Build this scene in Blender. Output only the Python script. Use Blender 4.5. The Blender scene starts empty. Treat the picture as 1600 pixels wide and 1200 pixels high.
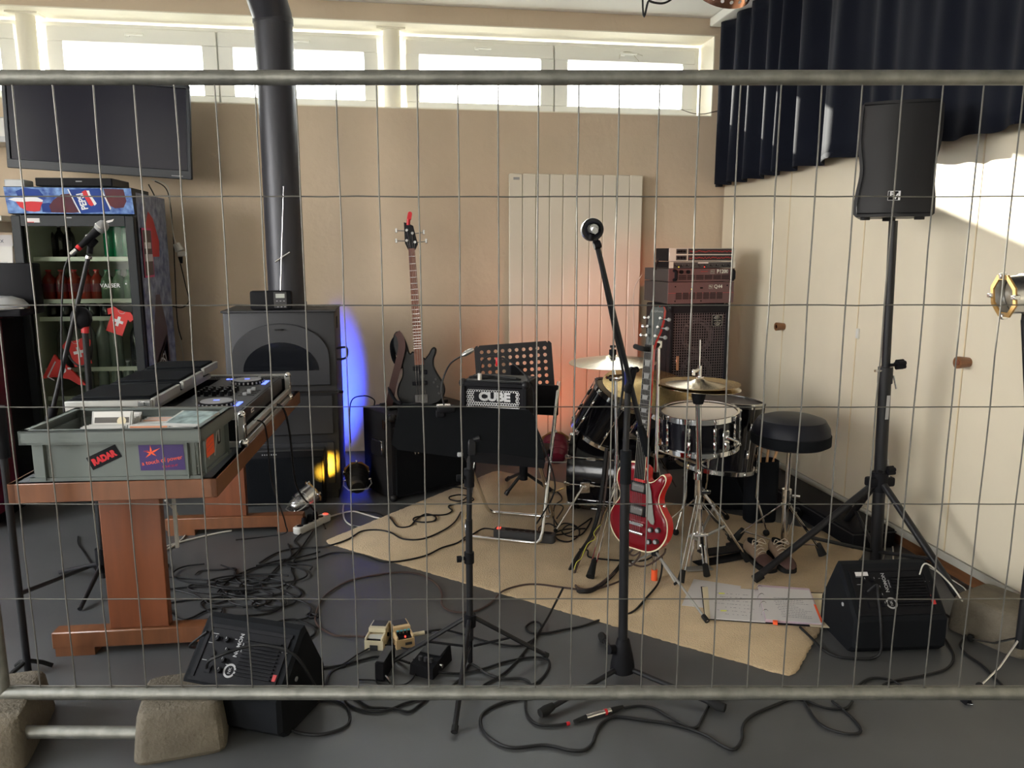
import bpy, bmesh, math, random
from mathutils import Matrix, Vector
random.seed(7)
SC = bpy.context.scene
COL = SC.collection
pi = math.pi
def rad(a): return math.radians(a)

# ------------------------------------------------------------------ camera
F, PITCH, YAW, EYE = 1202.0, rad(9.85), rad(8.7), 1.5
cd = bpy.data.cameras.new('camera'); cam = bpy.data.objects.new('camera', cd); COL.objects.link(cam)
cd.sensor_width = 36.0; cd.lens = 36.0 * F / 1600.0; cd.clip_start = 0.05; cd.clip_end = 300
cam.location = (0, 0, EYE); cam.rotation_euler = (pi / 2 - PITCH, 0, -YAW)
SC.camera = cam
# ------------------------------------------------------------------ sky, sun, exposure
SC.view_settings.view_transform = 'Standard'; SC.view_settings.look = 'None'
SC.view_settings.gamma = 1.0; SC.view_settings.use_curve_mapping = False
SC.view_settings.exposure = 0.35
W = bpy.data.worlds.new('World'); SC.world = W; W.use_nodes = True
wn = W.node_tree.nodes; wl = W.node_tree.links
bg = wn['Background']
# hazy bright day: a little bluer overhead than at the horizon, the same all round
tcw = wn.new('ShaderNodeTexCoord'); sep = wn.new('ShaderNodeSeparateXYZ'); rmp = wn.new('ShaderNodeValToRGB')
wl.new(tcw.outputs['Generated'], sep.inputs[0]); wl.new(sep.outputs['Z'], rmp.inputs[0])
rmp.color_ramp.elements[0].position = 0.0; rmp.color_ramp.elements[0].color = (1.0, 0.97, 0.92, 1)
rmp.color_ramp.elements[1].position = 0.7; rmp.color_ramp.elements[1].color = (0.86, 0.93, 1.0, 1)
wl.new(rmp.outputs[0], bg.inputs[0]); bg.inputs[1].default_value = 16.0
SUN_DIR = Vector((0.325, -1.0, -0.33)).normalized()
sl = bpy.data.lights.new('sun', 'SUN'); sl.energy = 26.0; sl.angle = rad(0.7); sl.color = (1.0, 0.93, 0.82)
so = bpy.data.objects.new('sun', sl); COL.objects.link(so)
so.rotation_euler = SUN_DIR.to_track_quat('-Z', 'Y').to_euler(); so.location = (-6, 12, 6)
def portal(name, loc, rot, sx, sy):
    l = bpy.data.lights.new(name, 'AREA'); l.shape = 'RECTANGLE'; l.size = sx; l.size_y = sy
    l.cycles.is_portal = True
    o = bpy.data.objects.new(name, l); COL.objects.link(o); o.location = loc; o.rotation_euler = rot
portal('sky_portal_back_windows', (-0.4, 6.3, 2.78), (-pi / 2, 0, 0), 5.8, 0.7)
portal('sky_portal_added_hall', (-4.45, -4.5, 1.75), (0, -pi / 2, 0), 2.6, 2.6)  # unseen wall opening behind the viewer, added to let daylight in
portal('sky_portal_added_side', (-4.45, 1.9, 2.0), (0, -pi / 2, 0), 1.8, 3.0)  # unseen opening in the left wall, added to light the room sideways
SC.cycles.use_denoising = True
SC.cycles.max_bounces = 9; SC.cycles.diffuse_bounces = 5; SC.cycles.transparent_max_bounces = 12
SC.cycles.sample_clamp_indirect = 6.0; SC.cycles.caustics_reflective = False; SC.cycles.caustics_refractive = False

# ------------------------------------------------------------------ measured directions -> points in the room
_s, _c = math.sin(YAW), math.cos(YAW); _sp, _cp = math.sin(PITCH), math.cos(PITCH)
FW = Vector((_s * _cp, _c * _cp, -_sp)); RT = Vector((_c, -_s, 0)); UP = Vector((_s * _sp, _c * _sp, _cp))
O = Vector((0, 0, EYE))
def ray(px, py): return FW + RT * ((px - 800) / F) + UP * ((600 - py) / F)
def G(px, py, z=0.0):
    d = ray(px, py); return O + d * ((z - EYE) / d.z)
def AY(px, py, y):
    d = ray(px, py); return O + d * (y / d.y)
def AX(px, py, x):
    d = ray(px, py); return O + d * (x / d.x)
def AD(px, py, dep): return O + ray(px, py) * dep
def Rz(a): return Matrix.Rotation(rad(a), 4, 'Z')
def Rx(a): return Matrix.Rotation(rad(a), 4, 'X')
def Ry(a): return Matrix.Rotation(rad(a), 4, 'Y')
def T(x, y=None, z=None):
    return Matrix.Translation(x if y is None else (x, y, z))
FRONT = Rx(90)     # flat x-y art -> facing -y

# ------------------------------------------------------------------ materials
MATS = {}
def mat(name, col, rough=0.5, metal=0.0, bump=0.0, bscale=60.0, var=0.0, vscale=6.0, coat=0.0, emit=None, es=0.0, spec=0.5, sheen=0.0, stretch=None, col2=None):
    m = bpy.data.materials.new(name); m.use_nodes = True; MATS[name] = m
    N, L = m.node_tree.nodes, m.node_tree.links
    b = N['Principled BSDF']
    b.inputs['Base Color'].default_value = (*col, 1); b.inputs['Roughness'].default_value = rough
    b.inputs['Metallic'].default_value = metal; b.inputs['Specular IOR Level'].default_value = spec
    b.inputs['Coat Weight'].default_value = coat; b.inputs['Coat Roughness'].default_value = 0.05
    if sheen: b.inputs['Sheen Weight'].default_value = sheen
    if emit: b.inputs['Emission Color'].default_value = (*emit, 1); b.inputs['Emission Strength'].default_value = es
    if var or bump or col2:
        tc = N.new('ShaderNodeTexCoord'); mp = N.new('ShaderNodeMapping'); L.new(tc.outputs['Object'], mp.inputs[0])
        if stretch: mp.inputs['Scale'].default_value = stretch
    if var or col2:
        n = N.new('ShaderNodeTexNoise'); n.inputs['Scale'].default_value = vscale; n.inputs['Detail'].default_value = 6
        L.new(mp.outputs[0], n.inputs[0])
        r = N.new('ShaderNodeValToRGB')
        c2 = col2 or tuple(max(0, c * (1 - var)) for c in col)
        r.color_ramp.elements[0].color = (*c2, 1); r.color_ramp.elements[1].color = (*[min(1, c * (1 + var * 0.6)) for c in col], 1)
        r.color_ramp.elements[0].position = 0.32; r.color_ramp.elements[1].position = 0.68
        L.new(n.outputs[0], r.inputs[0]); L.new(r.outputs[0], b.inputs['Base Color'])
    if bump:
        n2 = N.new('ShaderNodeTexNoise'); n2.inputs['Scale'].default_value = bscale; n2.inputs['Detail'].default_value = 5
        L.new(mp.outputs[0], n2.inputs[0])
        bp = N.new('ShaderNodeBump'); bp.inputs['Strength'].default_value = bump; bp.inputs['Distance'].default_value = 0.01
        L.new(n2.outputs[0], bp.inputs['Height']); L.new(bp.outputs[0], b.inputs['Normal'])
    return m
def glass(name, tint=(1, 1, 1), amount=0.08, rough=0.02):
    m = bpy.data.materials.new(name); m.use_nodes = True; MATS[name] = m
    N, L = m.node_tree.nodes, m.node_tree.links; N.remove(N['Principled BSDF'])
    t = N.new('ShaderNodeBsdfTransparent'); t.inputs[0].default_value = (*tint, 1)
    g = N.new('ShaderNodeBsdfGlossy'); g.inputs['Roughness'].default_value = rough
    fr = N.new('ShaderNodeFresnel'); fr.inputs[0].default_value = 1.45
    ad = N.new('ShaderNodeMath'); ad.operation = 'MULTIPLY'; ad.inputs[1].default_value = amount * 12
    cl = N.new('ShaderNodeMath'); cl.operation = 'MINIMUM'; cl.inputs[1].default_value = 0.6
    mx = N.new('ShaderNodeMixShader')
    L.new(fr.outputs[0], ad.inputs[0]); L.new(ad.outputs[0], cl.inputs[0]); L.new(cl.outputs[0], mx.inputs[0])
    L.new(t.outputs[0], mx.inputs[1]); L.new(g.outputs[0], mx.inputs[2]); L.new(mx.outputs[0], N['Material Output'].inputs[0])
    return m

mat('wall_paint', (0.63, 0.51, 0.375), 0.85, bump=0.35, bscale=22, var=0.05, vscale=2.0)
mat('white_wall', (0.74, 0.71, 0.64), 0.8)
mat('ceiling_white', (0.84, 0.83, 0.80), 0.9)
mat('reveal_white', (0.86, 0.82, 0.70), 0.75)
mat('frame_white', (0.90, 0.90, 0.86), 0.4)
mat('floor_lino', (0.072, 0.074, 0.076), 0.45, var=0.14, vscale=3.0, bump=0.03, bscale=180)
mat('outside_ground', (0.30, 0.29, 0.27), 0.9, var=0.2)
mat('cabinet_cream', (0.71, 0.64, 0.50), 0.45, var=0.02)
mat('cabinet_edge', (0.72, 0.60, 0.40), 0.5)
mat('plinth_grey', (0.50, 0.48, 0.42), 0.6)
mat('wood_dark', (0.20, 0.085, 0.035), 0.4, var=0.25, vscale=9, stretch=(1, 1, 6))
mat('beech', (0.18, 0.067, 0.027), 0.42, var=0.16, vscale=5, stretch=(6, 1, 1), coat=0.15)
mat('beech_leg', (0.18, 0.052, 0.018), 0.42, var=0.14, vscale=5, stretch=(6, 6, 0.7), coat=0.15)
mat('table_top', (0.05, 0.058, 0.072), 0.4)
mat('velvet', (0.0045, 0.006, 0.013), 0.95, sheen=0.03, bump=0.1, bscale=200, spec=0.2)
mat('galv', (0.25, 0.25, 0.225), 0.5, 0.7, var=0.22, vscale=24, bump=0.12, bscale=70)
mat('galv_wire', (0.17, 0.165, 0.15), 0.5, 0.7, var=0.15, vscale=30)
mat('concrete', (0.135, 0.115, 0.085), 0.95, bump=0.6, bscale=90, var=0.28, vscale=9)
mat('chrome', (0.82, 0.82, 0.82), 0.09, 1.0)
mat('chrome_soft', (0.62, 0.62, 0.62), 0.26, 1.0)
mat('pickup_metal', (0.20, 0.19, 0.18), 0.4, 0.9)
mat('alu', (0.42, 0.42, 0.40), 0.45, 0.6)
mat('copper', (0.60, 0.30, 0.20), 0.25, 1.0)
mat('black_gloss', (0.006, 0.006, 0.009), 0.14, spec=0.4)
mat('black_satin', (0.009, 0.010, 0.012), 0.34, spec=0.25)
mat('black', (0.008, 0.008, 0.010), 0.6, spec=0.12)
mat('black_matte', (0.008, 0.009, 0.011), 0.8, spec=0.12)
mat('black_tolex', (0.009, 0.009, 0.012), 0.6, spec=0.22, bump=0.4, bscale=260)
mat('black_cloth', (0.007, 0.008, 0.010), 0.9, bump=0.25, bscale=300)
mat('black_metal', (0.012, 0.012, 0.014), 0.42, spec=0.3)
mat('rubber', (0.013, 0.013, 0.013), 0.8, spec=0.25)
mat('cable', (0.010, 0.010, 0.011), 0.55, spec=0.25)
mat('cable_brown', (0.055, 0.032, 0.026), 0.5)
mat('cable_white', (0.55, 0.53, 0.47), 0.5)
mat('dark_grey', (0.032, 0.032, 0.034), 0.55)
mat('stove_steel', (0.034, 0.035, 0.040), 0.55, 0.2, bump=0.05, bscale=200)
mat('pipe_steel', (0.040, 0.041, 0.050), 0.42, 0.3)
mat('stove_glass', (0.010, 0.011, 0.014), 0.12)
mat('rug_beige', (0.56, 0.42, 0.255), 1.0, bump=0.9, bscale=160, var=0.10, vscale=7, sheen=0.2)
mat('radiator', (0.78, 0.72, 0.60), 0.22, coat=0.25)
mat('amp_red', (0.11, 0.058, 0.060), 0.45)
mat('rack_silver', (0.66, 0.64, 0.58), 0.35, 0.4)
mat('rack_dark', (0.045, 0.042, 0.045), 0.45)
mat('grill_grey', (0.10, 0.08, 0.085), 0.5, 0.2)
mat('cone', (0.10, 0.082, 0.082), 0.6)
mat('red_lac', (0.16, 0.004, 0.010), 0.22, coat=0.15, spec=0.3)
mat('red_rim', (0.55, 0.014, 0.012), 0.2, coat=0.3)
mat('cream', (0.75, 0.66, 0.46), 0.4)
mat('pickguard', (0.23, 0.24, 0.22), 0.3)
mat('headstock', (0.035, 0.042, 0.038), 0.4, spec=0.3)
mat('rosewood', (0.10, 0.035, 0.02), 0.5, var=0.3, vscale=25)
mat('rosewood_warm', (0.20, 0.066, 0.036), 0.5, var=0.25, vscale=25)
mat('ebony', (0.012, 0.010, 0.009), 0.7, spec=0.06)
mat('pearl', (0.24, 0.24, 0.23), 0.5, spec=0.2)
mat('steel', (0.60, 0.60, 0.60), 0.25, 1.0)
mat('string_steel', (0.16, 0.155, 0.15), 0.5, 0.5, spec=0.2)
mat('strap', (0.045, 0.012, 0.008), 0.6)
mat('red_plastic', (0.55, 0.012, 0.02), 0.3)
mat('red_dark', (0.14, 0.010, 0.024), 0.3)
mat('bronze', (0.52, 0.37, 0.16), 0.27, 1.0, var=0.12, vscale=20, bump=0.08, bscale=120)
mat('bronze_pale', (0.66, 0.58, 0.44), 0.22, 1.0, var=0.18, vscale=14, bump=0.1, bscale=110)
mat('drum_head', (0.62, 0.53, 0.43), 0.6)
mat('drum_head_dark', (0.055, 0.047, 0.047), 0.55)
mat('vinyl', (0.008, 0.009, 0.015), 0.45, spec=0.2)
mat('shoe_brown', (0.075, 0.035, 0.03), 0.75)
mat('shoe_tan', (0.33, 0.235, 0.165), 0.85)
mat('lace', (0.55, 0.48, 0.38), 0.8)
mat('drumstick', (0.62, 0.36, 0.17), 0.5)
mat('paper', (0.62, 0.60, 0.60), 0.8)
mat('paper_lilac', (0.55, 0.42, 0.50), 0.8)
mat('ink', (0.16, 0.16, 0.20), 0.8)
mat('neon_orange', (0.95, 0.12, 0.03), 0.6)
mat('neon_yellow', (0.78, 0.80, 0.10), 0.7)
mat('pedal_cream', (0.68, 0.60, 0.42), 0.4)
mat('pedal_tan', (0.66, 0.47, 0.25), 0.4)
mat('teal', (0.05, 0.30, 0.33), 0.4)
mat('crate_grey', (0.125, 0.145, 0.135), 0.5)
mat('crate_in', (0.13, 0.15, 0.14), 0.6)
mat('purple', (0.035, 0.014, 0.12), 0.5)
mat('cd_clear', (0.50, 0.50, 0.48), 0.15)
mat('cd_white', (0.66, 0.64, 0.60), 0.4)
mat('cd_dark', (0.10, 0.09, 0.08), 0.35)
mat('cd_teal', (0.28, 0.36, 0.36), 0.25, var=0.5, vscale=22)
mat('cd_orange', (0.60, 0.24, 0.12), 0.4)
mat('tv_screen', (0.010, 0.010, 0.020), 0.22, spec=0.10)
mat('tv_bezel', (0.024, 0.028, 0.036), 0.35, spec=0.25)
mat('grey_plastic', (0.40, 0.41, 0.42), 0.4)
mat('white_plastic', (0.66, 0.65, 0.61), 0.4)
mat('fridge_dark', (0.016, 0.019, 0.022), 0.5, spec=0.25)
mat('fridge_in', (0.60, 0.61, 0.53), 0.6)
mat('shelf_white', (0.66, 0.68, 0.60), 0.5)
mat('sign_blue', (0.018, 0.055, 0.28), 0.25, col2=(0.010, 0.03, 0.17), vscale=5)
mat('sign_ice', (0.22, 0.38, 0.68), 0.3, col2=(0.012, 0.045, 0.25), vscale=26)
mat('side_print', (0.34, 0.40, 0.50), 0.4, col2=(0.04, 0.065, 0.16), vscale=15)
mat('side_brown', (0.085, 0.05, 0.055), 0.4)
mat('sign_white', (0.75, 0.76, 0.78), 0.35)
mat('sign_red', (0.55, 0.02, 0.03), 0.35)
mat('sign_cola', (0.10, 0.016, 0.022), 0.3, col2=(0.05, 0.01, 0.03), vscale=8)
mat('grey_print', (0.35, 0.35, 0.36), 0.5)
mat('bottle_green', (0.004, 0.11, 0.045), 0.12)
mat('bottle_red', (0.19, 0.018, 0.010), 0.14)
mat('bottle_dark', (0.012, 0.013, 0.016), 0.12)
mat('bottle_clear', (0.17, 0.20, 0.18), 0.12)
mat('bottle_sage', (0.085, 0.14, 0.085), 0.2)
mat('shirt_red', (0.60, 0.025, 0.02), 0.55)
mat('burgundy', (0.13, 0.008, 0.028), 0.4)
mat('pink', (0.70, 0.07, 0.22), 0.5)
mat('jog_silver', (0.36, 0.36, 0.38), 0.35, 0.3)
mat('led_blue', (0.02, 0.03, 0.3), 0.4, emit=(0.12, 0.18, 1.0), es=2.2)
mat('led_red', (0.3, 0.0, 0.0), 0.4, emit=(1.0, 0.05, 0.03), es=2.5)
mat('led_red_dim', (0.2, 0.0, 0.0), 0.4, emit=(1.0, 0.05, 0.05), es=0.16)
mat('led_yellow', (0.3, 0.25, 0.0), 0.4, emit=(1.0, 0.75, 0.05), es=1.5)
mat('lens_yellow', (0.9, 0.6, 0.1), 0.3, emit=(1.0, 0.62, 0.08), es=9)
mat('lens_blue', (0.05, 0.1, 0.9), 0.3, emit=(0.04, 0.12, 1.0), es=9)
mat('lens_red', (0.9, 0.2, 0.1), 0.3, emit=(1.0, 0.22, 0.10), es=6)
mat('lens_off', (0.25, 0.22, 0.17), 0.15)
mat('gel_amber', (0.35, 0.20, 0.06), 0.4)
mat('lcd', (0.42, 0.44, 0.40), 0.4)
mat('blue_tape', (0.01, 0.015, 0.12), 0.4)
mat('mic_mesh', (0.34, 0.34, 0.34), 0.5, 0.3, bump=0.8, bscale=500)
mat('foam_blue', (0.018, 0.020, 0.036), 0.9)
glass('pane_glass', (0.96, 0.98, 0.97), 0.05)
glass('fridge_glass', (0.83, 0.86, 0.82), 0.010)
MATS['black_cloth'].node_tree.nodes['Principled BSDF'].inputs['Specular IOR Level'].default_value = 0.1

# ------------------------------------------------------------------ mesh builder
ROOT = {}
def spline(pts, k=8, closed=False):
    p = [Vector(q) for q in pts]; n = len(p); out = []
    for i in range(n if closed else n - 1):
        if closed: a, b, c, d = p[i - 1], p[i], p[(i + 1) % n], p[(i + 2) % n]
        else: a, b, c, d = p[max(i - 1, 0)], p[i], p[i + 1], p[min(i + 2, n - 1)]
        for j in range(k):
            t = j / k
            out.append(0.5 * ((2 * b) + (c - a) * t + (2 * a - 5 * b + 4 * c - d) * t * t + (3 * b - a - 3 * c + d) * t ** 3))
    if not closed: out.append(p[-1])
    return out
class B:
    def __init__(s, name, m, parent=None, world=False, M=None):
        s.name, s.parent, s.world = name, parent, world
        s.v, s.f, s.mi = [], [], []; s.mats = [m]; s.cur = 0; s.M = M or Matrix()
    def use(s, m):
        if m not in s.mats: s.mats.append(m)
        s.cur = s.mats.index(m); return s
    def add(s, vs, fs, M=None):
        k = len(s.v); X = s.M @ M if M is not None else s.M
        s.v += [X @ Vector(q) for q in vs]
        for f in fs: s.f.append(tuple(i + k for i in f)); s.mi.append(s.cur)
        return s
    def box(s, c, d, M=None, bev=0.0):
        x, y, z = [q / 2 for q in d]; cx, cy, cz = c
        if bev <= 0:
            vs = [(cx + a * x, cy + b * y, cz + e * z) for a in (-1, 1) for b in (-1, 1) for e in (-1, 1)]
            return s.add(vs, [(0, 1, 3, 2), (4, 6, 7, 5), (0, 4, 5, 1), (2, 3, 7, 6), (0, 2, 6, 4), (1, 5, 7, 3)], M)
        bev = min(bev, 0.49 * min(d)); bm = bmesh.new(); bmesh.ops.create_cube(bm, size=1.0)
        for q in bm.verts: q.co = Vector((q.co.x * d[0], q.co.y * d[1], q.co.z * d[2]))
        bmesh.ops.bevel(bm, geom=bm.edges[:], offset=bev, segments=2 if bev > 0.006 else 1, profile=0.5, affect='EDGES')
        bm.verts.index_update()
        vs = [(q.co.x + cx, q.co.y + cy, q.co.z + cz) for q in bm.verts]; fs = [tuple(q.index for q in f.verts) for f in bm.faces]
        bm.free(); return s.add(vs, fs, M)
    def cyl(s, p0, p1, r0, r1=None, n=14, caps=True, M=None):
        p0, p1 = Vector(p0), Vector(p1); r1 = r0 if r1 is None else r1
        d = (p1 - p0).normalized(); u = d.orthogonal().normalized(); w = d.cross(u); vs = []
        for p, r in ((p0, r0), (p1, r1)):
            for i in range(n):
                a = 2 * pi * i / n; vs.append(p + (u * math.cos(a) + w * math.sin(a)) * r)
        fs = [(i, (i + 1) % n, n + (i + 1) % n, n + i) for i in range(n)]
        if caps: fs += [tuple(range(n - 1, -1, -1)), tuple(range(n, 2 * n))]
        return s.add(vs, fs, M)
    def tube(s, pts, r, n=7, closed=False, M=None):
        p = [Vector(q) for q in pts]; m = len(p); vs = []; fs = []; u = None
        for i in range(m):
            a = p[i - 1] if (i or closed) else p[0]; b = p[(i + 1) % m] if (i < m - 1 or closed) else p[-1]
            d = (b - a)
            d = d.normalized() if d.length > 1e-9 else Vector((0, 0, 1))
            u = d.orthogonal() if u is None else u - d * u.dot(d)
            if u.length < 1e-6: u = d.orthogonal()
            u.normalize(); w = d.cross(u); rr = r[i] if isinstance(r, (list, tuple)) else r
            for j in range(n):
                t = 2 * pi * j / n; vs.append(p[i] + (u * math.cos(t) + w * math.sin(t)) * rr)
        for i in range(m if closed else m - 1):
            k0, k1 = i * n, ((i + 1) % m) * n
            fs += [(k0 + j, k0 + (j + 1) % n, k1 + (j + 1) % n, k1 + j) for j in range(n)]
        if not closed: fs += [tuple(range(n - 1, -1, -1)), tuple(range((m - 1) * n, m * n))]
        return s.add(vs, fs, M)
    def lathe(s, prof, n=24, M=None):
        vs = []; fs = []; m = len(prof)
        for (r, z) in prof:
            for j in range(n):
                a = 2 * pi * j / n; vs.append((max(r, 1e-5) * math.cos(a), max(r, 1e-5) * math.sin(a), z))
        for i in range(m - 1):
            fs += [(i * n + j, i * n + (j + 1) % n, (i + 1) * n + (j + 1) % n, (i + 1) * n + j) for j in range(n)]
        return s.add(vs, fs, M)
    def loft(s, layers, M=None, caps=True):
        n = len(layers[0]); vs = [q for l in layers for q in l]; fs = []
        for i in range(len(layers) - 1):
            fs += [(i * n + j, i * n + (j + 1) % n, (i + 1) * n + (j + 1) % n, (i + 1) * n + j) for j in range(n)]
        if caps: fs += [tuple(range(n - 1, -1, -1)), tuple(range((len(layers) - 1) * n, len(layers) * n))]
        return s.add(vs, fs, M)
    def prism(s, outline, z0, z1, M=None, ch=0.0):
        o = [Vector((q[0], q[1])) for q in outline]
        if ch <= 0: return s.loft([[(q.x, q.y, z0) for q in o], [(q.x, q.y, z1) for q in o]], M)
        n = len(o); area = sum(o[i].x * o[(i + 1) % n].y - o[(i + 1) % n].x * o[i].y for i in range(n)); sg = 1 if area > 0 else -1
        ins = []
        for i in range(n):
            d1 = (o[i] - o[i - 1]).normalized(); d2 = (o[(i + 1) % n] - o[i]).normalized(); t = (d1 + d2)
            t = t.normalized() if t.length > 1e-6 else d1
            ins.append(o[i] + Vector((-t.y, t.x)) * ch * sg)
        L = [[(q.x, q.y, z0) for q in ins], [(q.x, q.y, z0 + ch) for q in o], [(q.x, q.y, z1 - ch) for q in o], [(q.x, q.y, z1) for q in ins]]
        return s.loft(L, M)
    def ball(s, c, r, n=14, M=None, sq=(1, 1, 1)):
        m = max(6, n // 2); pr = [(r * math.sin(pi * i / m), -r * math.cos(pi * i / m)) for i in range(m + 1)]
        X = T(*c) @ Matrix.Diagonal((*sq, 1)); return s.lathe(pr, n, M @ X if M is not None else X)
    def done(s, ang=38, kind=None, label=None):
        me = bpy.data.meshes.new(s.name)
        inv = ROOT[s.root()].inverted() if (s.world and s.parent is not None) else None
        me.from_pydata([inv @ q if inv is not None else q for q in s.v], [], s.f)
        for m in s.mats: me.materials.append(MATS[m])
        me.polygons.foreach_set('material_index', s.mi)
        bm = bmesh.new(); bm.from_mesh(me); bmesh.ops.recalc_face_normals(bm, faces=bm.faces[:]); bm.to_mesh(me); bm.free()
        me.polygons.foreach_set('use_smooth', [True] * len(me.polygons)); me.set_sharp_from_angle(angle=rad(ang))
        o = bpy.data.objects.new(s.name, me); COL.objects.link(o)
        if s.parent is not None: o.parent = s.parent
        if kind: o['kind'] = kind
        if label: o['label'] = label
        return o
    def root(s):
        p = s.parent
        while p.parent is not None: p = p.parent
        return p.name
def tag(o, label, cat, group=None):
    o['label'] = label; o['category'] = cat
    if group: o['group'] = group
    return o
def thing(name, label, cat, loc=(0, 0, 0), rz=0.0, group=None, M=None):
    o = bpy.data.objects.new(name, None); COL.objects.link(o); o.empty_display_size = 0.05
    X = M if M is not None else T(*loc) @ Rz(rz)
    o.location = X.to_translation(); o.rotation_euler = X.to_euler(); ROOT[o.name] = X.copy()
    return tag(o, label, cat, group)
def struct(b):
    o = b.done(); o['kind'] = 'structure'; return o
def dup(r, X, label=None, group=None):
    c = r.copy(); COL.objects.link(c); c.location = X.to_translation(); c.rotation_euler = X.to_euler(); ROOT[c.name] = X.copy()
    if label: c['label'] = label
    if group: c['group'] = group
    for ch in list(r.children):
        a = ch.copy(); COL.objects.link(a); a.parent = c
        for g in list(ch.children):
            d = g.copy(); COL.objects.link(d); d.parent = a
    return c
def text(s, size, m, parent, M, name='lettering', depth=0.0006, bold=0.0, align='CENTER', sx=1.0, world=False):
    cu = bpy.data.curves.new('t', 'FONT'); cu.body = s; cu.size = size; cu.extrude = depth; cu.align_x = align; cu.align_y = 'CENTER'
    cu.offset = bold; cu.resolution_u = 3
    to = bpy.data.objects.new('t', cu); me = bpy.data.meshes.new_from_object(to); bpy.data.objects.remove(to); bpy.data.curves.remove(cu)
    X = M @ Matrix.Diagonal((sx, 1, 1, 1))
    if world: X = ROOT[parent.name].inverted() @ X
    me.transform(X); me.name = name; me.materials.clear(); me.materials.append(MATS[m])
    o = bpy.data.objects.new(name, me); COL.objects.link(o); o.parent = parent; return o
def rrect(w, h, r, n=4, cx=0, cy=0):
    out = []
    for (x, y, a) in ((w / 2 - r, h / 2 - r, 0), (-w / 2 + r, h / 2 - r, 90), (-w / 2 + r, -h / 2 + r, 180), (w / 2 - r, -h / 2 + r, 270)):
        for i in range(n + 1):
            t = rad(a + 90 * i / n); out.append((cx + x + r * math.cos(t), cy + y + r * math.sin(t)))
    return out
def circ(r, n=20, cx=0, cy=0, sx=1, sy=1): return [(cx + r * sx * math.cos(2 * pi * i / n), cy + r * sy * math.sin(2 * pi * i / n)) for i in range(n)]
def basis(o, zdir, ydir=(0, 0, 1)):
    z = Vector(zdir).normalized(); y = Vector(ydir); y = y - z * y.dot(z)
    if y.length < 1e-5: y = z.orthogonal()
    y.normalize(); x = y.cross(z); return T(*o) @ Matrix((x, y, z)).transposed().to_4x4()
# ================================================================== ROOM
BY, RX, LX, NY, CH = 5.78, 2.52, -4.3, -6.0, 3.19
struct(B('floor', 'floor_lino').box(((RX + LX) / 2, (6.3 + NY) / 2, -0.05), (RX - LX + 0.9, 6.3 - NY, 0.1)))
struct(B('ground_outside', 'outside_ground').box((0, 0, -0.35), (90, 90, 0.3)))
struct(B('ceiling', 'ceiling_white').box(((RX + LX) / 2, (6.4 + NY) / 2, CH + 0.1), (RX - LX + 0.9, 6.4 - NY, 0.2)))
SILL, HEAD, WXL, WXR, WY = 2.495, 3.075, -3.9, 2.415, 6.06
b = B('wall_back', 'wall_paint')
b.box(((RX + LX) / 2, BY + 0.2, SILL / 2), (RX - LX + 0.4, 0.4, SILL))
b.box(((RX + LX) / 2, BY + 0.2, (HEAD + CH) / 2), (RX - LX + 0.4, 0.4, CH - HEAD))
b.box(((RX + 0.2 + WXR) / 2, BY + 0.2, (SILL + HEAD) / 2), (RX + 0.2 - WXR, 0.4, HEAD - SILL))
b.box(((LX - 0.2 + WXL) / 2, BY + 0.2, (SILL + HEAD) / 2), (WXL - LX + 0.2, 0.4, HEAD - SILL))
wb = struct(b)
# white lining of the window recess, a child of the wall
B('reveal_lining', 'reveal_white', wb).box(((WXL + WXR) / 2, BY + 0.2, SILL + 0.004), (WXR - WXL, 0.398, 0.008)).box(((WXL + WXR) / 2, BY + 0.2, HEAD - 0.004), (WXR - WXL, 0.398, 0.008)).box((WXR - 0.004, BY + 0.2, (SILL + HEAD) / 2), (0.008, 0.398, HEAD - SILL)).box((WXL + 0.004, BY + 0.2, (SILL + HEAD) / 2), (0.008, 0.398, HEAD - SILL)).done()
struct(B('wall_right', 'white_wall').box((RX + 0.35, (6.2 + NY) / 2, CH / 2), (0.2, 6.2 - NY, CH)))
b = B('wall_left', 'white_wall')      # unseen openings added for light: tall behind the viewer, a shorter band beside
def wall_piece(y0, y1, z0, z1): b.box((LX - 0.1, (y0 + y1) / 2, (z0 + z1) / 2), (0.2, y1 - y0, z1 - z0))
wall_piece(3.4, 6.3, 0, CH); wall_piece(-3.2, 0.4, 0, CH); wall_piece(-6.0, -5.8, 0, CH)
wall_piece(-5.8, -3.2, 0, 0.45); wall_piece(-5.8, -3.2, 3.05, CH); wall_piece(0.4, 3.4, 0, 1.1); wall_piece(0.4, 3.4, 2.9, CH)
for y in (-4.5, 1.4, 2.4): b.box((LX - 0.1, y, 1.9), (0.08, 0.08, 2.4))
struct(b)
struct(B('wall_front', 'white_wall').box(((LX + RX) / 2, NY - 0.1, CH / 2), (RX - LX + 0.8, 0.2, CH)))
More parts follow.
